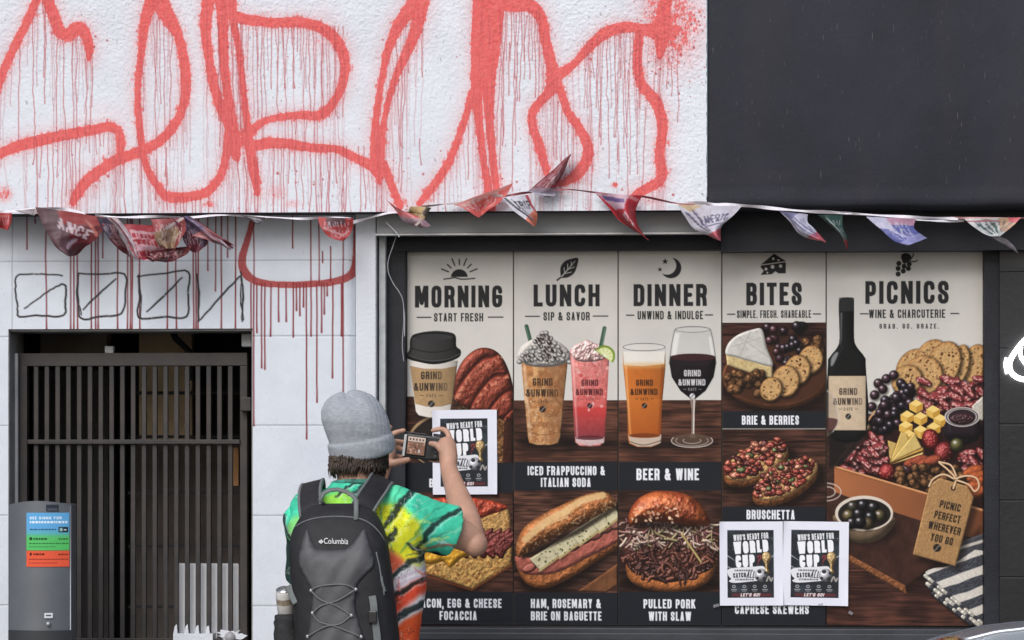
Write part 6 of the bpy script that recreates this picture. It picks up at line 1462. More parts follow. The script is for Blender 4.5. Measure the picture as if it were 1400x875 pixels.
# head and neck
b.ellipsoid(HL(0, -.004, .022), .075, .093, .098, 24, 16, MH); b.ellipsoid(HL(0, .03, -.055), .058, .066, .07, 20, 12, MH); b.ellipsoid(HL(0, .062, -.095), .032, .03, .028, 14, 10, MH)
b.tube([HL(0, .088, .03), HL(0, .108, -.008), HL(0, .1, -.022)], [.008, .013, .009], 10)         # nose
b.ellipsoid(HL(0, .085, .038), .055, .018, .016, 14, 8, MH); b.ellipsoid(HL(0, .088, -.052), .024, .012, .007, 12, 8, MH); b.ellipsoid(HL(0, .086, -.063), .02, .012, .007, 12, 8, MH)
for s in (-1, 1):
    b.ellipsoid(HL(s * .078, -.01, .0), .010, .022, .032, 12, 10, MH); b.ellipsoid(HL(s * .042, .062, -.02), .026, .024, .024, 12, 8, MH)
b.tube([P3(487, 690, .01), HL(0, -.02, -.05)], [.060, .056], 20)
# trunk and legs
zc = lambda py: P3(480, py).z
def tors(py, rx, ry, dx=0, d=0): return (P3(484 + dx + 15 * min(1, max(0, (py - 730) / 50)), py, d), rx - .018 * min(1, max(0, (py - 730) / 50)), ry, 2.3 if ry > .07 else 2.0)
b.loft([tors(985, .150, .10), tors(940, .155, .105), tors(880, .155, .105), tors(800, .172, .115), tors(735, .182, .112), tors(700, .165, .09), tors(682, .10, .06), tors(672, .05, .045)], 32)
hipz = P3(484, 990).z; gx = P3(484, 990).x
for s in (-1, 1):
    b.tube([(gx + s * .085, YP, hipz + .04), (gx + s * .10, YP + .01, .52), (gx + s * .105, YP - .01, .42), (gx + s * .11, YP - .03, .12), (gx + s * .11, YP - .02, .05)], [.092, .062, .056, .044, .04], 18)
    b.tube([(gx + s * .11, YP - .05, .035), (gx + s * .12, YP + .06, .035), (gx + s * .125, YP + .16, .028)], [.036, .04, .028], 14)
# arms
def bez(a, m, c, n): return [a * ((1 - t) ** 2) + m * (2 * t * (1 - t)) + c * t * t for t in [i / n for i in range(n + 1)]]
b.tube([sh_r, sh_r.lerp(el_r, .5), el_r], [.056, .052, .044], 18)
b.tube([el_r + Vector((.0, -.005, -.0)), el_r.lerp(wr_r, .18), el_r.lerp(wr_r, .38), el_r.lerp(wr_r, .7), wr_r], [.041, .046, .045, .034, .0275], 18)
b.ellipsoid(el_r + Vector((.008, -.012, -.012)), .040, .040, .040)
b.tube([sh_l, sh_l.lerp(el_l, .5), el_l], [.056, .05, .043], 18); b.tube([el_l, el_l.lerp(wr_l, .3), wr_l], [.042, .044, .027], 18); b.ellipsoid(el_l, .042, .042, .042)
# right hand: palm, fingers over and round the camera, thumb on its back
b.tube([wr_r, P3(613, 624, .385), P3(611, 610, .405), P3(610, 601, .415)], [.0265, .030, .031, .024], 16)
def finger(pts, r0, r1): b.tube(bez_chain(pts), np.linspace(r0, r1, len(bez_chain(pts))), 10); b.ellipsoid(pts[-1], r1, r1, r1, 10, 8)
def bez_chain(pts):
    v = np.array([tuple(p) for p in pts]); N = (len(v) - 1) * 3; out = []
    for i in range(len(v) - 1):
        a0, a1, a2, a3 = v[max(i - 1, 0)], v[i], v[i + 1], v[min(i + 2, len(v) - 1)]
        for k in range(3): t = k / 3; out.append(Vector(.5 * (2 * a1 + (a2 - a0) * t + (2 * a0 - 5 * a1 + 4 * a2 - a3) * t * t + (3 * a1 - a0 - 3 * a2 + a3) * t ** 3)))
    return out + [Vector(v[-1])]
finger([P3(615, 604, .415), P3(612, 592, .425), P3(604, 586.5, .432), P3(592, 588.5, .432)], .0105, .0078)
finger([P3(617, 607, .425), P3(615, 600, .46), P3(606, 602, .485), P3(594, 604, .485)], .0100, .0075)
finger([P3(616, 613, .425), P3(614, 609, .46), P3(605, 612, .485), P3(594, 614, .485)], .0098, .0072)
finger([P3(612, 622, .405), P3(606, 628, .43), P3(597, 630, .445), P3(588, 628.5, .445)], .0096, .0070)
finger([P3(610, 624, .39), P3(604, 616, .378), P3(598, 609, .385), P3(589, 606.5, .395)], .0150, .0088)
# left hand
b.tube([wr_l, P3(524, 632, .405), P3(529, 616, .42), P3(531, 606, .43)], [.026, .030, .030, .024], 16)
finger([P3(530, 606, .43), P3(534, 596, .428), P3(542, 591, .428), P3(552, 588.5, .432)], .0105, .0076)
finger([P3(532, 610, .44), P3(538, 604, .47), P3(547, 604, .483), P3(556, 605, .483)], .0100, .0075)
finger([P3(532, 616, .44), P3(538, 611, .47), P3(546, 613, .483), P3(555, 615, .483)], .0098, .0073)
finger([P3(532, 622, .43), P3(537, 622, .455), P3(544, 624, .478), P3(552, 624, .482)], .0092, .0070)
finger([P3(525, 634, .40), P3(536, 633, .385), P3(547, 631, .39), P3(558, 628.5, .402)], .0150, .0090)
me = bake(b.mesh(), [('REMESH', dict(mode='VOXEL', voxel_size=.0034)), ('SMOOTH', dict(factor=.5, iterations=4))])
person = tag(link('person', me, skin, None, True), 'person in tie-dye shirt and grey beanie, seen from behind, holding up a camera', 'person')
# eyes
for s in (-1, 1):
    e = MB(); e.ellipsoid(HL(s * .031, .079, .018), .012, .012, .011, 14, 10, MH).build('eye', new_mat('eye_white', (.7, .68, .66), .2), person, True)
# hair at the nape, side-burn and beard
hm_ = new_mat('brown_hair', (.058, .040, .030), .6, var=.6, vscale=60, bump=.002, bscale=160)
h = MB(); rs = random.Random(2)
h.ellipsoid(HL(0, -.012, -.004), .075, .078, .080, 24, 16, MH)
for k in range(620):
    a_ = rs.uniform(-2.35, 2.35); s_, f_ = math.sin(a_) * .073, -math.cos(a_) * .078 - .014
    if f_ > .03: continue
    z0 = rs.uniform(-.075, -.045); q = rs.uniform(.010, .046) * (1.1 if f_ < -.03 else .8)
    p0 = HL(s_, f_, z0); p2 = HL(s_ * (.98 + rs.uniform(-.12, .1)), f_ * .98 + rs.uniform(-.012, .008), z0 - q); p1 = p0.lerp(p2, .5) + (HS * s_ + HF * f_) * .08
    h.tube([p0, p1, p2], [.0036, .0028, .0006], 5)
h.build('hair', hm_, person, True)
bd = MB()
for k in range(420):
    a_ = rs.uniform(-1.5, 1.5); s_, f_ = math.sin(a_) * .060, .03 + math.cos(a_) * .062; z0 = rs.uniform(-.105, -.035) 
    if abs(a_) < .5 and z0 > -.06: continue
    k_ = 1.0 - max(0, (-.07 - z0)) * 6
    p0 = HL(s_ * k_, f_ * (.9 if z0 < -.08 else 1), z0); p1 = p0 + (HS * s_ * .08 + HF * .006) + UP * -rs.uniform(.008, .016)
    bd.tube([p0, p1], [.0034, .0008], 5)
bd.build('beard', hm_, person, True)
# beanie: pulled low at the nape, folded cuff
tilt = Matrix.Rotation(R(13), 3, HS)                  # front of the rim up
def BL(s, f, u): return HC + UP * .005 + tilt @ (HS * s + HF * f) + (tilt @ UP) * u
bn_ = MB(); n_ = 64; V = []; Fc = []
prof = [(-.058, .090), (-.053, .0985), (-.028, .1015), (-.004, .1005), (.000, .096), (.006, .0945), (.03, .0975), (.06, .0975), (.085, .0925), (.106, .082), (.122, .066), (.134, .046), (.140, .024), (.141, .005)]
for i, (u, r_) in enumerate(prof):
    for k in range(n_):
        th = 2 * math.pi * k / n_; t = max(0, (u - .03) / .11)
        rr = r_ * (1 + .05 * t * math.sin(5 * th + 1) + .05 * t * math.sin(8 * th + 2 + 3 * u) + .012 * math.sin(3 * th + 40 * u))
        V.append(BL(rr * math.cos(th) * .97 - .012 * t, rr * math.sin(th) * 1.06 - .014 * t, u + .010 * t * math.sin(2 * th)))
for i in range(len(prof) - 1):
    for k in range(n_): Fc.append((i * n_ + k, i * n_ + (k + 1) % n_, (i + 1) * n_ + (k + 1) % n_, (i + 1) * n_ + k))
Fc.append(tuple((len(prof) - 1) * n_ + k for k in range(n_)))
me = bake(bn_.add(V, Fc).mesh(), [('SUBSURF', dict(levels=2, render_levels=2))])
c_ = vcoords(me); nn = nsample(c_, 38, 3, 3); nn2 = nsample(c_ * np.array([1, 1, 3.2]), 60, 5, 2)
ctr = np.array(HC); dr_ = c_ - ctr; dr_ /= np.linalg.norm(dr_, axis=1)[:, None]
set_v(me, c_ + dr_ * (nn * .0026 + nn2 * .0016)[:, None])
bm_ = bpy.data.materials.new('heather_knit'); bm_.use_nodes = True; n, l = bm_.node_tree.nodes, bm_.node_tree.links; bs = n['Principled BSDF']; bs.inputs['Roughness'].default_value = .95; bs.inputs['Specular IOR Level'].default_value = .1
tc = n.new('ShaderNodeTexCoord'); mp = n.new('ShaderNodeMapping'); mp.inputs['Scale'].default_value = (1, 1, 6); l.new(tc.outputs['Object'], mp.inputs['Vector'])
nz = n.new('ShaderNodeTexNoise'); nz.inputs['Scale'].default_value = 70; nz.inputs['Detail'].default_value = 5; l.new(mp.outputs['Vector'], nz.inputs['Vector'])
rp = n.new('ShaderNodeValToRGB'); rp.color_ramp.elements[0].position = .3; rp.color_ramp.elements[1].position = .72; rp.color_ramp.elements[0].color = (.34, .37, .41, 1); rp.color_ramp.elements[1].color = (.52, .55, .60, 1)
l.new(nz.outputs['Fac'], rp.inputs['Fac']); l.new(rp.outputs['Color'], bs.inputs['Base Color'])
wv = n.new('ShaderNodeTexWave'); wv.wave_type = 'BANDS'; wv.bands_direction = 'X'; wv.inputs['Scale'].default_value = 90; wv.inputs['Distortion'].default_value = 1.5; l.new(tc.outputs['Object'], wv.inputs['Vector'])
bp = n.new('ShaderNodeBump'); bp.inputs['Distance'].default_value = .0012; l.new(wv.outputs['Fac'], bp.inputs['Height']); l.new(bp.outputs['Normal'], bs.inputs['Normal'])
link('beanie', me, bm_, person, True)

# tie-dye shirt
t = MB()
t.loft([tors(975, .178, .128), tors(930, .176, .128), tors(880, .182, .132), tors(820, .198, .138), tors(770, .206, .136), tors(730, .208, .128), tors(702, .190, .108), tors(686, .150, .085), tors(674, .105, .072), tors(664, .082, .07, 2), tors(658, .074, .066, 2)], 40)
def sleeve(a, c, d0, r0, r1, rin):
    ax = (c - a).normalized()
    t.tube([a, a.lerp(c, .35), a.lerp(c, .75), c, c - ax * .004, c - ax * .05, c - ax * .07], [r0, (r0 + r1) / 2, r1 * .99, r1, rin, rin * .95, .01], 28)
hem_r = sh_r.lerp(el_r, .74) + Vector((-.008, 0, .002)); hem_l = sh_l.lerp(el_l, .66)
sleeve(P3(546, 704, 0), hem_r, 0, .088, .083, .070); sleeve(P3(424, 708, 0), hem_l, 0, .082, .078, .066)
t.ellipsoid(P3(540, 690, 0), .075, .075, .06); t.ellipsoid(P3(428, 692, 0), .07, .07, .055)
me = bake(t.mesh(), [('REMESH', dict(mode='VOXEL', voxel_size=.0052)), ('SMOOTH', dict(factor=.5, iterations=9)), ('SUBSURF', dict(levels=1, render_levels=1))])
c_ = vcoords(me); nr = np.empty(len(me.vertices) * 3, np.float32); me.vertices.foreach_get('normal', nr); nr = nr.reshape(-1, 3)
sk = c_ @ np.array([[1, 0, .9], [0, 1, 0], [-.5, 0, 1]]).T
fo = nsample(sk * np.array([1.3, .8, .45]), 24, 7, 3); fo2 = nsample(c_ * np.array([.7, .8, 1.2]), 30, 12, 2)
set_v(me, c_ + nr * (np.clip(fo, -.6, 1) * .0125 + fo2 * .005 + .0022 * nsample(c_ * np.array([1.2, 1, .6]), 95, 44, 2))[:, None])
def paint_shirt():
    cv = Canvas(370, 635, 660, 990, 1.6, rgb(70, 196, 160))
    K = rgb(34, 44, 44); LIME, TEAL, ORN, WHT = rgb(214, 216, 50), rgb(76, 206, 172), rgb(232, 84, 50), rgb(226, 224, 226)
    # lower half: white cloth with red and orange bursts
    cv.fill(blobp([(512, 745), (545, 728), (572, 745), (590, 770), (640, 780), (640, 995), (380, 995), (380, 770), (430, 745)]), WHT, 1, 8)
    for pts, c in (([(518, 742), (548, 730), (566, 752), (552, 776), (528, 792), (512, 770)], (206, 92, 62)), ([(528, 822), (560, 800), (586, 786), (590, 800), (560, 826), (536, 842)], (224, 76, 50)), ([(540, 868), (556, 846), (584, 836), (590, 880), (582, 930), (548, 930)], (236, 88, 44)), ([(400, 800), (470, 780), (500, 830), (460, 900), (410, 890)], (224, 96, 60)), ([(470, 900), (520, 870), (530, 940), (480, 980)], (230, 90, 56))):
        cv.fill(blobp(pts), rgb(*c), .95, 5)
    for pts in ([(536, 800), (560, 786), (592, 772)], [(528, 812), (556, 796), (584, 784)], [(538, 852), (562, 836), (588, 822)], [(534, 770), (520, 800)]): cv.fill(line(smooth(pts, False, 4), [3, 5, 2]), rgb(206, 190, 204), .9, 2)
    # lime band
    cv.fill(blobp([(512, 690), (522, 680), (540, 684), (562, 700), (580, 722), (584, 750), (574, 772), (552, 760), (530, 742), (512, 740), (500, 715)]), LIME, 1, 6)
    cv.fill(blobp([(520, 668), (536, 660), (552, 668), (556, 684), (540, 690), (522, 686)]), rgb(92, 206, 160), .9, 5)
    cv.fill(blobp([(445, 676), (480, 672), (486, 690), (470, 700), (440, 698)]), rgb(150, 206, 70), .9, 6); cv.fill(blobp([(398, 720), (412, 706), (424, 716), (416, 748), (400, 756)]), rgb(140, 206, 110), .8, 6)
    cv.fill(blobp([(578, 726), (600, 716), (618, 730), (626, 760), (610, 780), (590, 770)]), TEAL, .95, 7)
    # fine arms of the spiral running out from the knot
    rz = np.random.RandomState(12)
    for k in range(46):
        a0 = rz.uniform(-3.0, 1.9); r0, r1 = rz.uniform(8, 60), rz.uniform(60, 150); sw = rz.uniform(.15, .5)
        pp = [(548 + (r0 + (r1 - r0) * t_) * math.cos(a0 + sw * t_), 762 + (r0 + (r1 - r0) * t_) * math.sin(a0 + sw * t_)) for t_ in (0, .3, .6, 1)]
        up_ = pp[2][1] < 740
        cc_ = [WHT, rgb(160, 226, 190), rgb(236, 236, 120), rgb(40, 120, 96)][rz.randint(4)] if up_ else [WHT, rgb(240, 130, 80), rgb(200, 60, 44), rgb(60, 60, 66)][rz.randint(4)]
        q = smooth(pp, False, 6); q = q + rz.normal(0, .8, q.shape); cv.fill(line(q, [.8, rz.uniform(1.5, 4.5), .8]), cc_, rz.uniform(.35, .75), 1.6)
    # black folds of dye
    for pts, w_ in (([(572, 660), (562, 674), (550, 690), (540, 708), (530, 720)], [5, 12, 9, 10, 4]), ([(634, 694), (618, 702), (604, 712), (590, 724), (578, 740), (570, 750)], [6, 9, 6, 9, 6, 3]), ([(596, 758), (576, 762), (560, 772), (545, 786), (540, 800)], [16, 12, 8, 7, 4]), ([(618, 776), (600, 764), (590, 768)], [8, 10, 5]), ([(548, 722), (540, 734), (528, 746)], [6, 12, 4]), ([(545, 812), (560, 804), (580, 792)], [5, 9, 5]), ([(538, 850), (556, 836), (584, 820)], [4, 12, 9]), ([(492, 658), (480, 664), (470, 672), (462, 678)], [3, 5, 6, 3]), ([(500, 662), (490, 672), (480, 676)], [4, 6, 3]), ([(386, 704), (392, 718), (402, 732), (410, 744)], [6, 8, 7, 3]), ([(388, 722), (394, 738), (404, 752)], [5, 9, 6]), ([(560, 742), (574, 752), (590, 760)], [4, 7, 4])):
        q = smooth(pts, False, 5); q = q + np.random.RandomState(int(w_[0] * 9 + pts[0][0])).normal(0, .7, q.shape); cv.fill(line(q, np.array(w_) * .8), K, .88, 1.8)
        cv.fill(line(q + np.array([w_[1] * .55, w_[1] * .25]), 1.6), WHT, .5, 1)
    cv.fill(blobp([(372, 752), (400, 748), (408, 800), (404, 995), (372, 995)]), rgb(38, 62, 58), .95, 5)
    # crackle of undyed and over-dyed creases that tie-dye leaves
    X, Y = cv.win((370, 635, 660, 990)); q1 = fbm(cv.H, cv.W, 26, 41, 4); q2 = fbm(cv.H, cv.W, 20, 61, 4); msk = fbm(cv.H, cv.W, 60, 71, 2)
    cv.mix(sstep(.022, .004, np.abs(q1 - .5)) * .45 * sstep(.35, .6, msk), rgb(226, 230, 226)); cv.mix(sstep(.016, .003, np.abs(q2 - .47)) * .6 * sstep(.5, .7, msk), K)
    nz_ = fbm(cv.H, cv.W, 22, 4, 5)[..., None]; cv.mix(np.ones(X.shape, np.float32), np.clip(cv.img * (.88 + .36 * nz_), 0, 1))
    return cv
scv = paint_shirt()
# planar print from the back: cloth x/z -> pattern
rs2 = np.random.RandomState(1)
o0 = P3(500, 800); wobx = nsample(c_, 40, 21, 3) * 3.5; wobz = nsample(c_, 40, 22, 3) * 3.5
px_ = 500 + (c_[:, 0] - o0.x) / px1 + wobx; py_ = 800 - (c_[:, 2] - o0.z) / px1 + wobz
ii = np.clip(((px_ - 370) * 1.6).astype(int), 0, scv.W - 1); jj = np.clip(((py_ - 635) * 1.6).astype(int), 0, scv.H - 1)
vcol(me, s2l(scv.img[jj, ii]))
link('t_shirt', me, new_mat('dyed_cotton', (1, 1, 1), .9, attr='Col', spec=.15, bump=.0026, bscale=20), person, True)
# collar band
cl = MB(); cc = P3(488, 661, .0); ring = [cc + Vector((math.cos(a_) * .074, math.sin(a_) * .066 + .01, .010 * math.sin(a_) * -1 - .004)) for a_ in np.linspace(0, 2 * math.pi, 33)]
cl.tube(ring, .0085, 10, False).build('collar', new_mat('dyed_collar', (.07, .36, .27), .9, col2=(.03, .06, .06), vscale=26), person, True)
# trousers and shoes (below the frame)
tr = MB(); tr.loft([((gx, YP, hipz + .06), .178, .118, 2.4), ((gx, YP, hipz - .06), .182, .122, 2.4), ((gx, YP, hipz - .12), .17, .11, 2.4)], 30)
for s in (-1, 1): tr.tube([(gx + s * .088, YP, hipz), (gx + s * .095, YP, hipz - .2), (gx + s * .105, YP, .46), (gx + s * .11, YP - .02, .08)], [.105, .095, .078, .066], 20)
link('trousers', bake(tr.mesh(), [('REMESH', dict(mode='VOXEL', voxel_size=.008)), ('SMOOTH', dict(factor=.5, iterations=6))]), new_mat('dark_trousers', (.05, .055, .07), .85, var=.2, vscale=12), person, True)
for s in (-1, 1):
    sh = MB(); sh.loft([((gx + s * .115, YP + .045, .004), .05, .145, 2.6), ((gx + s * .115, YP + .045, .035), .052, .147, 2.6), ((gx + s * .115, YP + .03, .07), .046, .12, 2.4), ((gx + s * .115, YP - .01, .11), .04, .06, 2.2)], 24)
    sh.build('shoe', new_mat('shoe_canvas', (.12, .12, .13), .7), person, True)

# ------------------------------------------------------------------ camera in his hands
cmo = P3(577, 611, .43)
pc_ = thing('compact_camera', cmo, 'small black compact camera with lit rear screen held up in two hands', 'camera')
RO = Matrix.Rotation(R(7), 3, 'Y')
def CB(x0, y0, z0, x1, y1, z1, name, mat, bevel=.004, par=None):
    m = MB().box(x0, y0, z0, x1, y1, z1); m.v = [cmo + RO @ v for v in m.v]; return m.build(name, mat, par or pc_, bevel=bevel)
cbk = new_mat('camera_black', (.018, .018, .020), .45, bump=.0003, bscale=400)
CB(-.062, .004, -.040, .062, .030, .038, 'body', cbk, .006); CB(.030, -.006, -.036, .0625, .0035, .026, 'grip', cbk, .004); CB(.030, .006, .0385, .056, .026, .047, 'shutter_dial', cbk, .003); CB(-.060, .008, .0385, .010, .026, .043, 'top_plate', cbk, .002)
CB(-.0605, .0005, -.036, -.0525, .0035, .032, 'silver_edge', new_mat('camera_silver', (.62, .63, .64), .3, metal=.3), .001)
lens = MB().tube([cmo + RO @ Vector((.0, .031, 0)), cmo + RO @ Vector((0, .05, 0)), cmo + RO @ Vector((0, .062, 0))], [.027, .025, .022], 24).build('lens', cbk, pc_, True)
sc_ = Canvas(0, 0, 60, 44, 2, rgb(120, 92, 78)); r_ = np.random.RandomState(6)
sc_.fill(rect(0, 0, 60, 12), rgb(186, 170, 160)); 
for k in range(5): sc_.fill(rect(5 + 11 * k, 4, 11 + 11 * k, 9), rgb(92, 70, 64))
for k in range(60): sc_.fill(ell(r_.uniform(2, 58), r_.uniform(13, 40), r_.uniform(1, 4), r_.uniform(1, 3.5)), rgb(*[(70, 48, 42), (186, 150, 130), (150, 84, 70), (110, 80, 66)][r_.randint(4)]), .8)
sc_.fill(rect(38, 30, 45, 39), rgb(190, 184, 180), .8)
h_, w_ = sc_.img.shape[:2]; Pg = np.zeros((h_, w_, 3))
for j in range(h_):
    for i in range(w_): Pg[j, i] = cmo + RO @ Vector((-.047 + .056 * i / (w_ - 1), -.0012, .029 - .056 * j / (h_ - 1)))
me = grid_mesh(Pg); vcol(me, s2l(sc_.img).reshape(-1, 3)); link('screen', me, new_mat('lcd', (1, 1, 1), .25, attr='Col', emis=.22), pc_)
CB(-.0505, .0002, -.0305, .0125, .0036, .0325, 'screen_bezel', new_mat('bezel', (.008, .008, .009), .25), .001)
for x, z in ((.046, .0), (.046, -.012), (.046, -.024)): CB(x - .004, -.0075, z - .003, x + .004, -.0055, z + .003, 'button', new_mat('grey_button', (.10, .10, .105), .4), .001)

# ------------------------------------------------------------------ backpack
BK = -.225
bp_ = thing('backpack', P3(470, 860, BK), 'black and grey backpack with laced front worn by the photographer', 'backpack')
fab = new_mat('black_nylon', (.021, .021, .024), .68, var=.25, vscale=26, bump=.0032, bscale=15, spec=.35); gry = new_mat('grey_nylon', (.085, .085, .092), .55, var=.2, vscale=22, bump=.0034, bscale=17, spec=.4)
edge = new_mat('grey_webbing', (.15, .165, .165), .7, var=.15, vscale=60)
def pk(py, x0, x1, ry, d=0): return (P3((x0 + x1) / 2, py, BK + d), (x1 - x0) / 2 * px1 * .975, ry, 2.9)
m = MB(); m.loft([pk(975, 418, 540, .08, .02), pk(962, 408, 548, .105, .01), pk(925, 405, 550, .115), pk(868, 404, 547, .115), pk(806, 400, 540, .112), pk(769, 396, 534, .106), pk(734, 394, 529, .094, .012), pk(712, 406, 521, .080, .022), pk(700, 415, 512, .066, .03), pk(692, 424, 500, .05, .04), pk(688, 436, 488, .03, .05)], 48)
me = bake(m.mesh(), [('SUBSURF', dict(levels=2, render_levels=2))]); c_ = vcoords(me); nr = np.empty(len(me.vertices) * 3, np.float32); me.vertices.foreach_get('normal', nr); nr = nr.reshape(-1, 3)
set_v(me, c_ + nr * (nsample(c_ * np.array([1, 1, .7]), 26, 31, 3) * .0045)[:, None])
main = link('main_compartment', me, fab, bp_, True)
from mathutils.bvhtree import BVHTree
bmm = bmesh.new(); bmm.from_mesh(main.data); bvh = BVHTree.FromBMesh(bmm)
def drape(px, py, off=.003):
    p = P3(px, py, BK - .11); h_ = bvh.ray_cast(Vector((p.x, -3, p.z)), Vector((0, 1, 0)))
    if h_[0] is None: h_ = bvh.find_nearest(p)
    return h_[0] + Vector((0, -off, 0))
from mathutils.geometry import delaunay_2d_cdt
def patch(name, outline, mat, off=.004, step=4.0, puff=0.0, sm=True):
    o = smooth(outline, True, 5) if sm else np.array(outline, float); f = poly(o)[1]; (x0, y0), (x1, y1) = o.min(0), o.max(0)
    pts = [Vector(p) for p in o]; n_ = len(pts)
    gxx, gyy = np.meshgrid(np.arange(x0, x1, step), np.arange(y0, y1, step)); dd = f(gxx.astype(np.float32), gyy.astype(np.float32))
    pts += [Vector((x, y)) for x, y, d in zip(gxx.ravel(), gyy.ravel(), dd.ravel()) if d < -step * .6]
    v, e_, fcs, *_ = delaunay_2d_cdt(pts, [(i, (i + 1) % n_) for i in range(n_)], [], 1, 1e-4)
    dv = f(np.array([[q.x] for q in v], np.float32), np.array([[q.y] for q in v], np.float32)).ravel()
    V = [drape(q.x, q.y, off + puff * min(1, max(0, -d / 12)) ** .7 + .0016 * math.sin(q.x * .21 + q.y * .13) * (puff > 0)) for q, d in zip(v, dv)]
    me = mesh(V, fcs); o_ = link(name, me, mat, bp_, True)
    s_ = o_.modifiers.new('s', 'SOLIDIFY'); s_.thickness = .003; s_.offset = 0; return o_
def c5(x, y): return (370 + x / 3.721, 640 + y / 3.721)
patch('front_panel', [c5(*q) for q in ((172, 318), (190, 350), (222, 408), (250, 418), (300, 420), (350, 418), (385, 412), (420, 380), (466, 316), (490, 370), (522, 482), (480, 540), (440, 592), (432, 640), (428, 700), (450, 790), (476, 880), (480, 960), (180, 960), (186, 870), (205, 760), (215, 650), (205, 610), (180, 568), (138, 490), (150, 400))], gry, .004, 4, .010)
cordm = new_mat('bungee_cord', (.13, .13, .135), .6)
def cord(pts, r=.0026, name='bungee_cord', mat=None, off=.018):
    q = smooth([c5(*p) for p in pts], False, 6); return MB().tube([drape(x, y, off) for x, y in q], r, 8).build(name, mat or cordm, bp_, True)
cord([(208, 622), (240, 604), (310, 592), (390, 594), (436, 616)]); cord([(436, 616), (350, 670), (260, 700), (216, 736)]); cord([(210, 626), (260, 670), (340, 700), (414, 748)]); cord([(216, 736), (250, 780), (340, 806), (464, 856)]); cord([(414, 748), (360, 790), (280, 806), (190, 856)])
for p in ((208, 622), (436, 616), (216, 736), (414, 748), (464, 856), (190, 856)):
    q = drape(*c5(*p), .017); MB().ellipsoid(q, .0055, .004, .0055, 10, 8).build('cord_loop', M['metal'], bp_, True)
cord([(105, 300), (170, 268), (260, 250), (380, 250), (470, 270), (540, 330), (585, 430), (612, 560), (628, 640)], .0022, 'zipper', edge, .001)
cord([(614, 540), (622, 580), (652, 618)], .004, 'zip_pull', edge, .004)
# logo lettering on the black yoke
fc = bpy.data.curves.new('logo', 'FONT'); fc.body = 'Columbia'; fc.size = 11.2; fc.align_x = 'LEFT'; fo_ = bpy.data.objects.new('tmp', fc); COL.objects.link(fo_)
dg = bpy.context.evaluated_depsgraph_get(); lm = bpy.data.meshes.new_from_object(fo_.evaluated_get(dg)); bpy.data.objects.remove(fo_)
lx = [v.co.x for v in lm.vertices]; wd = max(lx) - min(lx); kx = 33.5 / wd
bm2 = bmesh.new(); bm2.from_mesh(lm)
for cxy in ((-5.2, 2.6, 2.2), (-3.3, 4.4, 1.7), (-3.3, .9, 1.7), (-1.6, 2.6, 1.9)):
    r_ = cxy[2]; vs = [bm2.verts.new(((cxy[0] + dx * r_) / kx, cxy[1] + dy * r_, 0)) for dx, dy in ((-.75, 0), (0, -.85), (.75, 0), (0, .85))]; bm2.faces.new(vs)
bm2.to_mesh(lm); bm2.free()
c_ = vcoords(lm); V = [drape(441 + x * kx, 743.5 - y * 1.0 + .02 * (x * kx), .0045 + .0) for x, y, z in c_]
for v, p in zip(lm.vertices, V): v.co = p
lo = link('logo_lettering', lm, new_mat('white_stitching', (.72, .72, .74), .8), bp_); s_ = lo.modifiers.new('s', 'SOLIDIFY'); s_.thickness = .0012; s_.offset = 0
# haul loop and shoulder straps
MB().tube([drape(*c5(245, 188), .004)] + [P3(*c5(x, y), BK + d) for x, y, d in ((250, 160, .0), (270, 128, .01), (300, 112, .015), (340, 108, .015), (385, 120, .015), (420, 142, .01), (436, 165, .0))] + [drape(*c5(440, 190), .004)], .0075, 10, flat=.6).build('haul_loop', edge, bp_, True)
def strap(name, pts, wd, th, mat, off=Vector((0, 0, 0))):
    v = np.array([tuple(p) for p in pts]); q = []
    N = len(v)
    for i in range(N - 1):
        a0, a1, a2, a3 = v[max(i - 1, 0)], v[i], v[i + 1], v[min(i + 2, N - 1)]
        for k in range(6): t_ = k / 6; q.append(.5 * (2 * a1 + (a2 - a0) * t_ + (2 * a0 - 5 * a1 + 4 * a2 - a3) * t_ * t_ + (3 * a1 - a0 - 3 * a2 + a3) * t_ ** 3))
    q.append(v[-1]); m = MB(); V = []; Fc = []
    for i, p in enumerate(q):
        t_ = Vector(q[min(i + 1, len(q) - 1)] - q[max(i - 1, 0)]).normalized(); side = wd[0] if isinstance(wd, list) else Vector((1, 0, 0)); side = (side - t_ * side.dot(t_)).normalized(); nrm = side.cross(t_).normalized(); w_ = wd[1] if isinstance(wd, list) else wd
        for a_, b_ in ((-1, -1), (1, -1), (1, 1), (-1, 1)): V.append(Vector(p) + side * a_ * w_ + nrm * b_ * th)
    for i in range(len(q) - 1):
        for k in range(4): Fc.append((i * 4 + k, i * 4 + (k + 1) % 4, (i + 1) * 4 + (k + 1) % 4, (i + 1) * 4 + k))
    Fc += [(3, 2, 1, 0), tuple((len(q) - 1) * 4 + k for k in range(4))]
    return m.add(V, Fc).build(name, mat, bp_, True, bevel=.004)
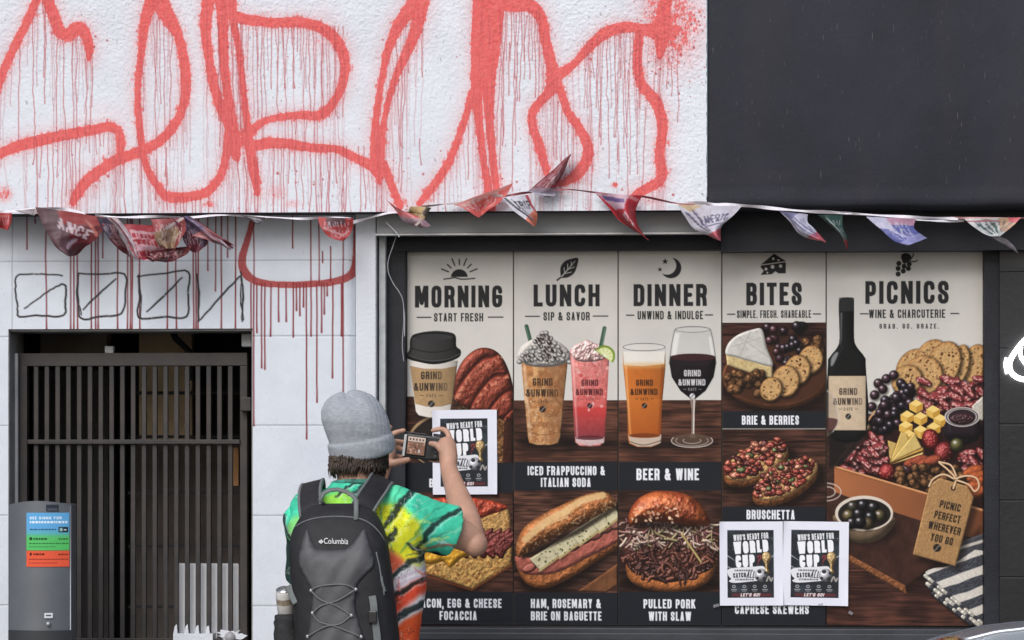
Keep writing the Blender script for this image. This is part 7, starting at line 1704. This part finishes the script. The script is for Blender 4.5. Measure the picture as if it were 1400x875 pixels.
for nm_, pts, sd in (('shoulder_strap', [P3(426, 706, BK + .05), P3(424, 690, BK + .06), P3(424, 672, -.085), P3(427, 662, -.03), P3(429, 664, .03), P3(430, 690, .11), P3(432, 760, .155), P3(428, 850, .13), P3(410, 900, .0), P3(412, 930, -.14)], Vector((1, 0, .25))),
                     ('shoulder_strap', [P3(494, 700, BK + .055), P3(503, 684, BK + .075), P3(514, 668, -.085), P3(521, 657, -.03), P3(524, 658, .03), P3(528, 690, .11), P3(530, 760, .155), P3(536, 850, .13), P3(552, 900, .0), P3(545, 930, -.14)], Vector((1, 0, -.55)))):
    so_ = strap(nm_, pts, [sd, .031], .007, fab)
    for sg in (-1, 1):
        sdn = sd.normalized(); e_ = strap('strap_edging', [p + sdn * sg * .033 + Vector((0, -.003, .002)) for p in pts[:7]], [sd, .0045], .007, edge); e_.parent = so_; e_.matrix_parent_inverse = parent_inv(so_)
# side pocket, compression strap and buckle
sp = MB(); sp.tube([P3(389, 838, BK + .03), P3(390, 850, BK + .03), P3(394, 900, BK + .03), P3(400, 960, BK + .03)], [.034, .036, .037, .03], 24)
me = bake(sp.mesh(), [('SUBSURF', dict(levels=2, render_levels=2))]); c_ = vcoords(me); nr = np.empty(len(me.vertices) * 3, np.float32); me.vertices.foreach_get('normal', nr); nr = nr.reshape(-1, 3)
set_v(me, c_ + nr * (np.sin(c_[:, 2] * 230 + c_[:, 0] * 60) * .0025 + nsample(c_, 40, 8, 2) * .003)[:, None]); link('side_pocket', me, new_mat('mesh_pocket', (.022, .022, .025), .75, var=.4, vscale=70, bump=.001, bscale=200), bp_, True)
strap('pocket_tab', [P3(396, 800, BK - .03), P3(401, 815, BK - .062), P3(406, 824, BK - .075)], [Vector((.5, 0, .35)), .013], .003, edge)
strap('compression_strap', [drape(*c5(516, 650), .006), drape(*c5(524, 700), .008), drape(*c5(528, 760), .008), drape(*c5(540, 840), .008), drape(*c5(546, 930), .008)], [Vector((1, 0, .15)), .011], .002, edge)
q = drape(*c5(521, 757), .012); MB().box(q.x - .0125, q.y - .007, q.z - .018, q.x + .0125, q.y + .005, q.z + .018).build('buckle', new_mat('buckle_black', (.02, .02, .022), .35), bp_, bevel=.003)
# ------------------------------------------------------------------ drink can in the side pocket
ca, cb_ = P3(388.0, 806, BK + .02), P3(391, 850, BK + .035)
can = thing('drink_can', cb_, 'white drinks can with tan band standing in the backpack side pocket', 'can')
ax = (ca - cb_).normalized(); ax = (ax + Vector((0, -.30, 0))).normalized(); L_ = .115; c0 = ca - ax * L_
def cpt(t_): return c0 + ax * t_
rr_ = .0262
MB().tube([cpt(0), cpt(.006), cpt(L_ - .016), cpt(L_ - .006), cpt(L_ - .002)], [rr_ * .8, rr_, rr_, rr_ * .9, rr_ * .86], 32).build('can_body', new_mat('can_white', (.66, .65, .63), .3, var=.05, vscale=20), can, True)
MB().tube([cpt(L_ - .043), cpt(L_ - .024)], [rr_ * 1.008, rr_ * 1.008], 32, False).build('printed_band', new_mat('can_band', (.44, .36, .26), .4, col2=(.22, .19, .15), vscale=120), can, True)
lid = MB().tube([cpt(L_ - .0022), cpt(L_ + .0006), cpt(L_ - .0008), cpt(L_ - .0028)], [rr_ * .86, rr_ * .9, rr_ * .84, rr_ * .80], 32).build('lid', new_mat('can_aluminium', (.6, .61, .63), .28, metal=.8), can, True)
MB().ellipsoid(cpt(L_ - .001) + Vector((.004, -.004, .001)), .007, .005, .0012, 14, 6).build('pull_tab', M['metal'], can, True)
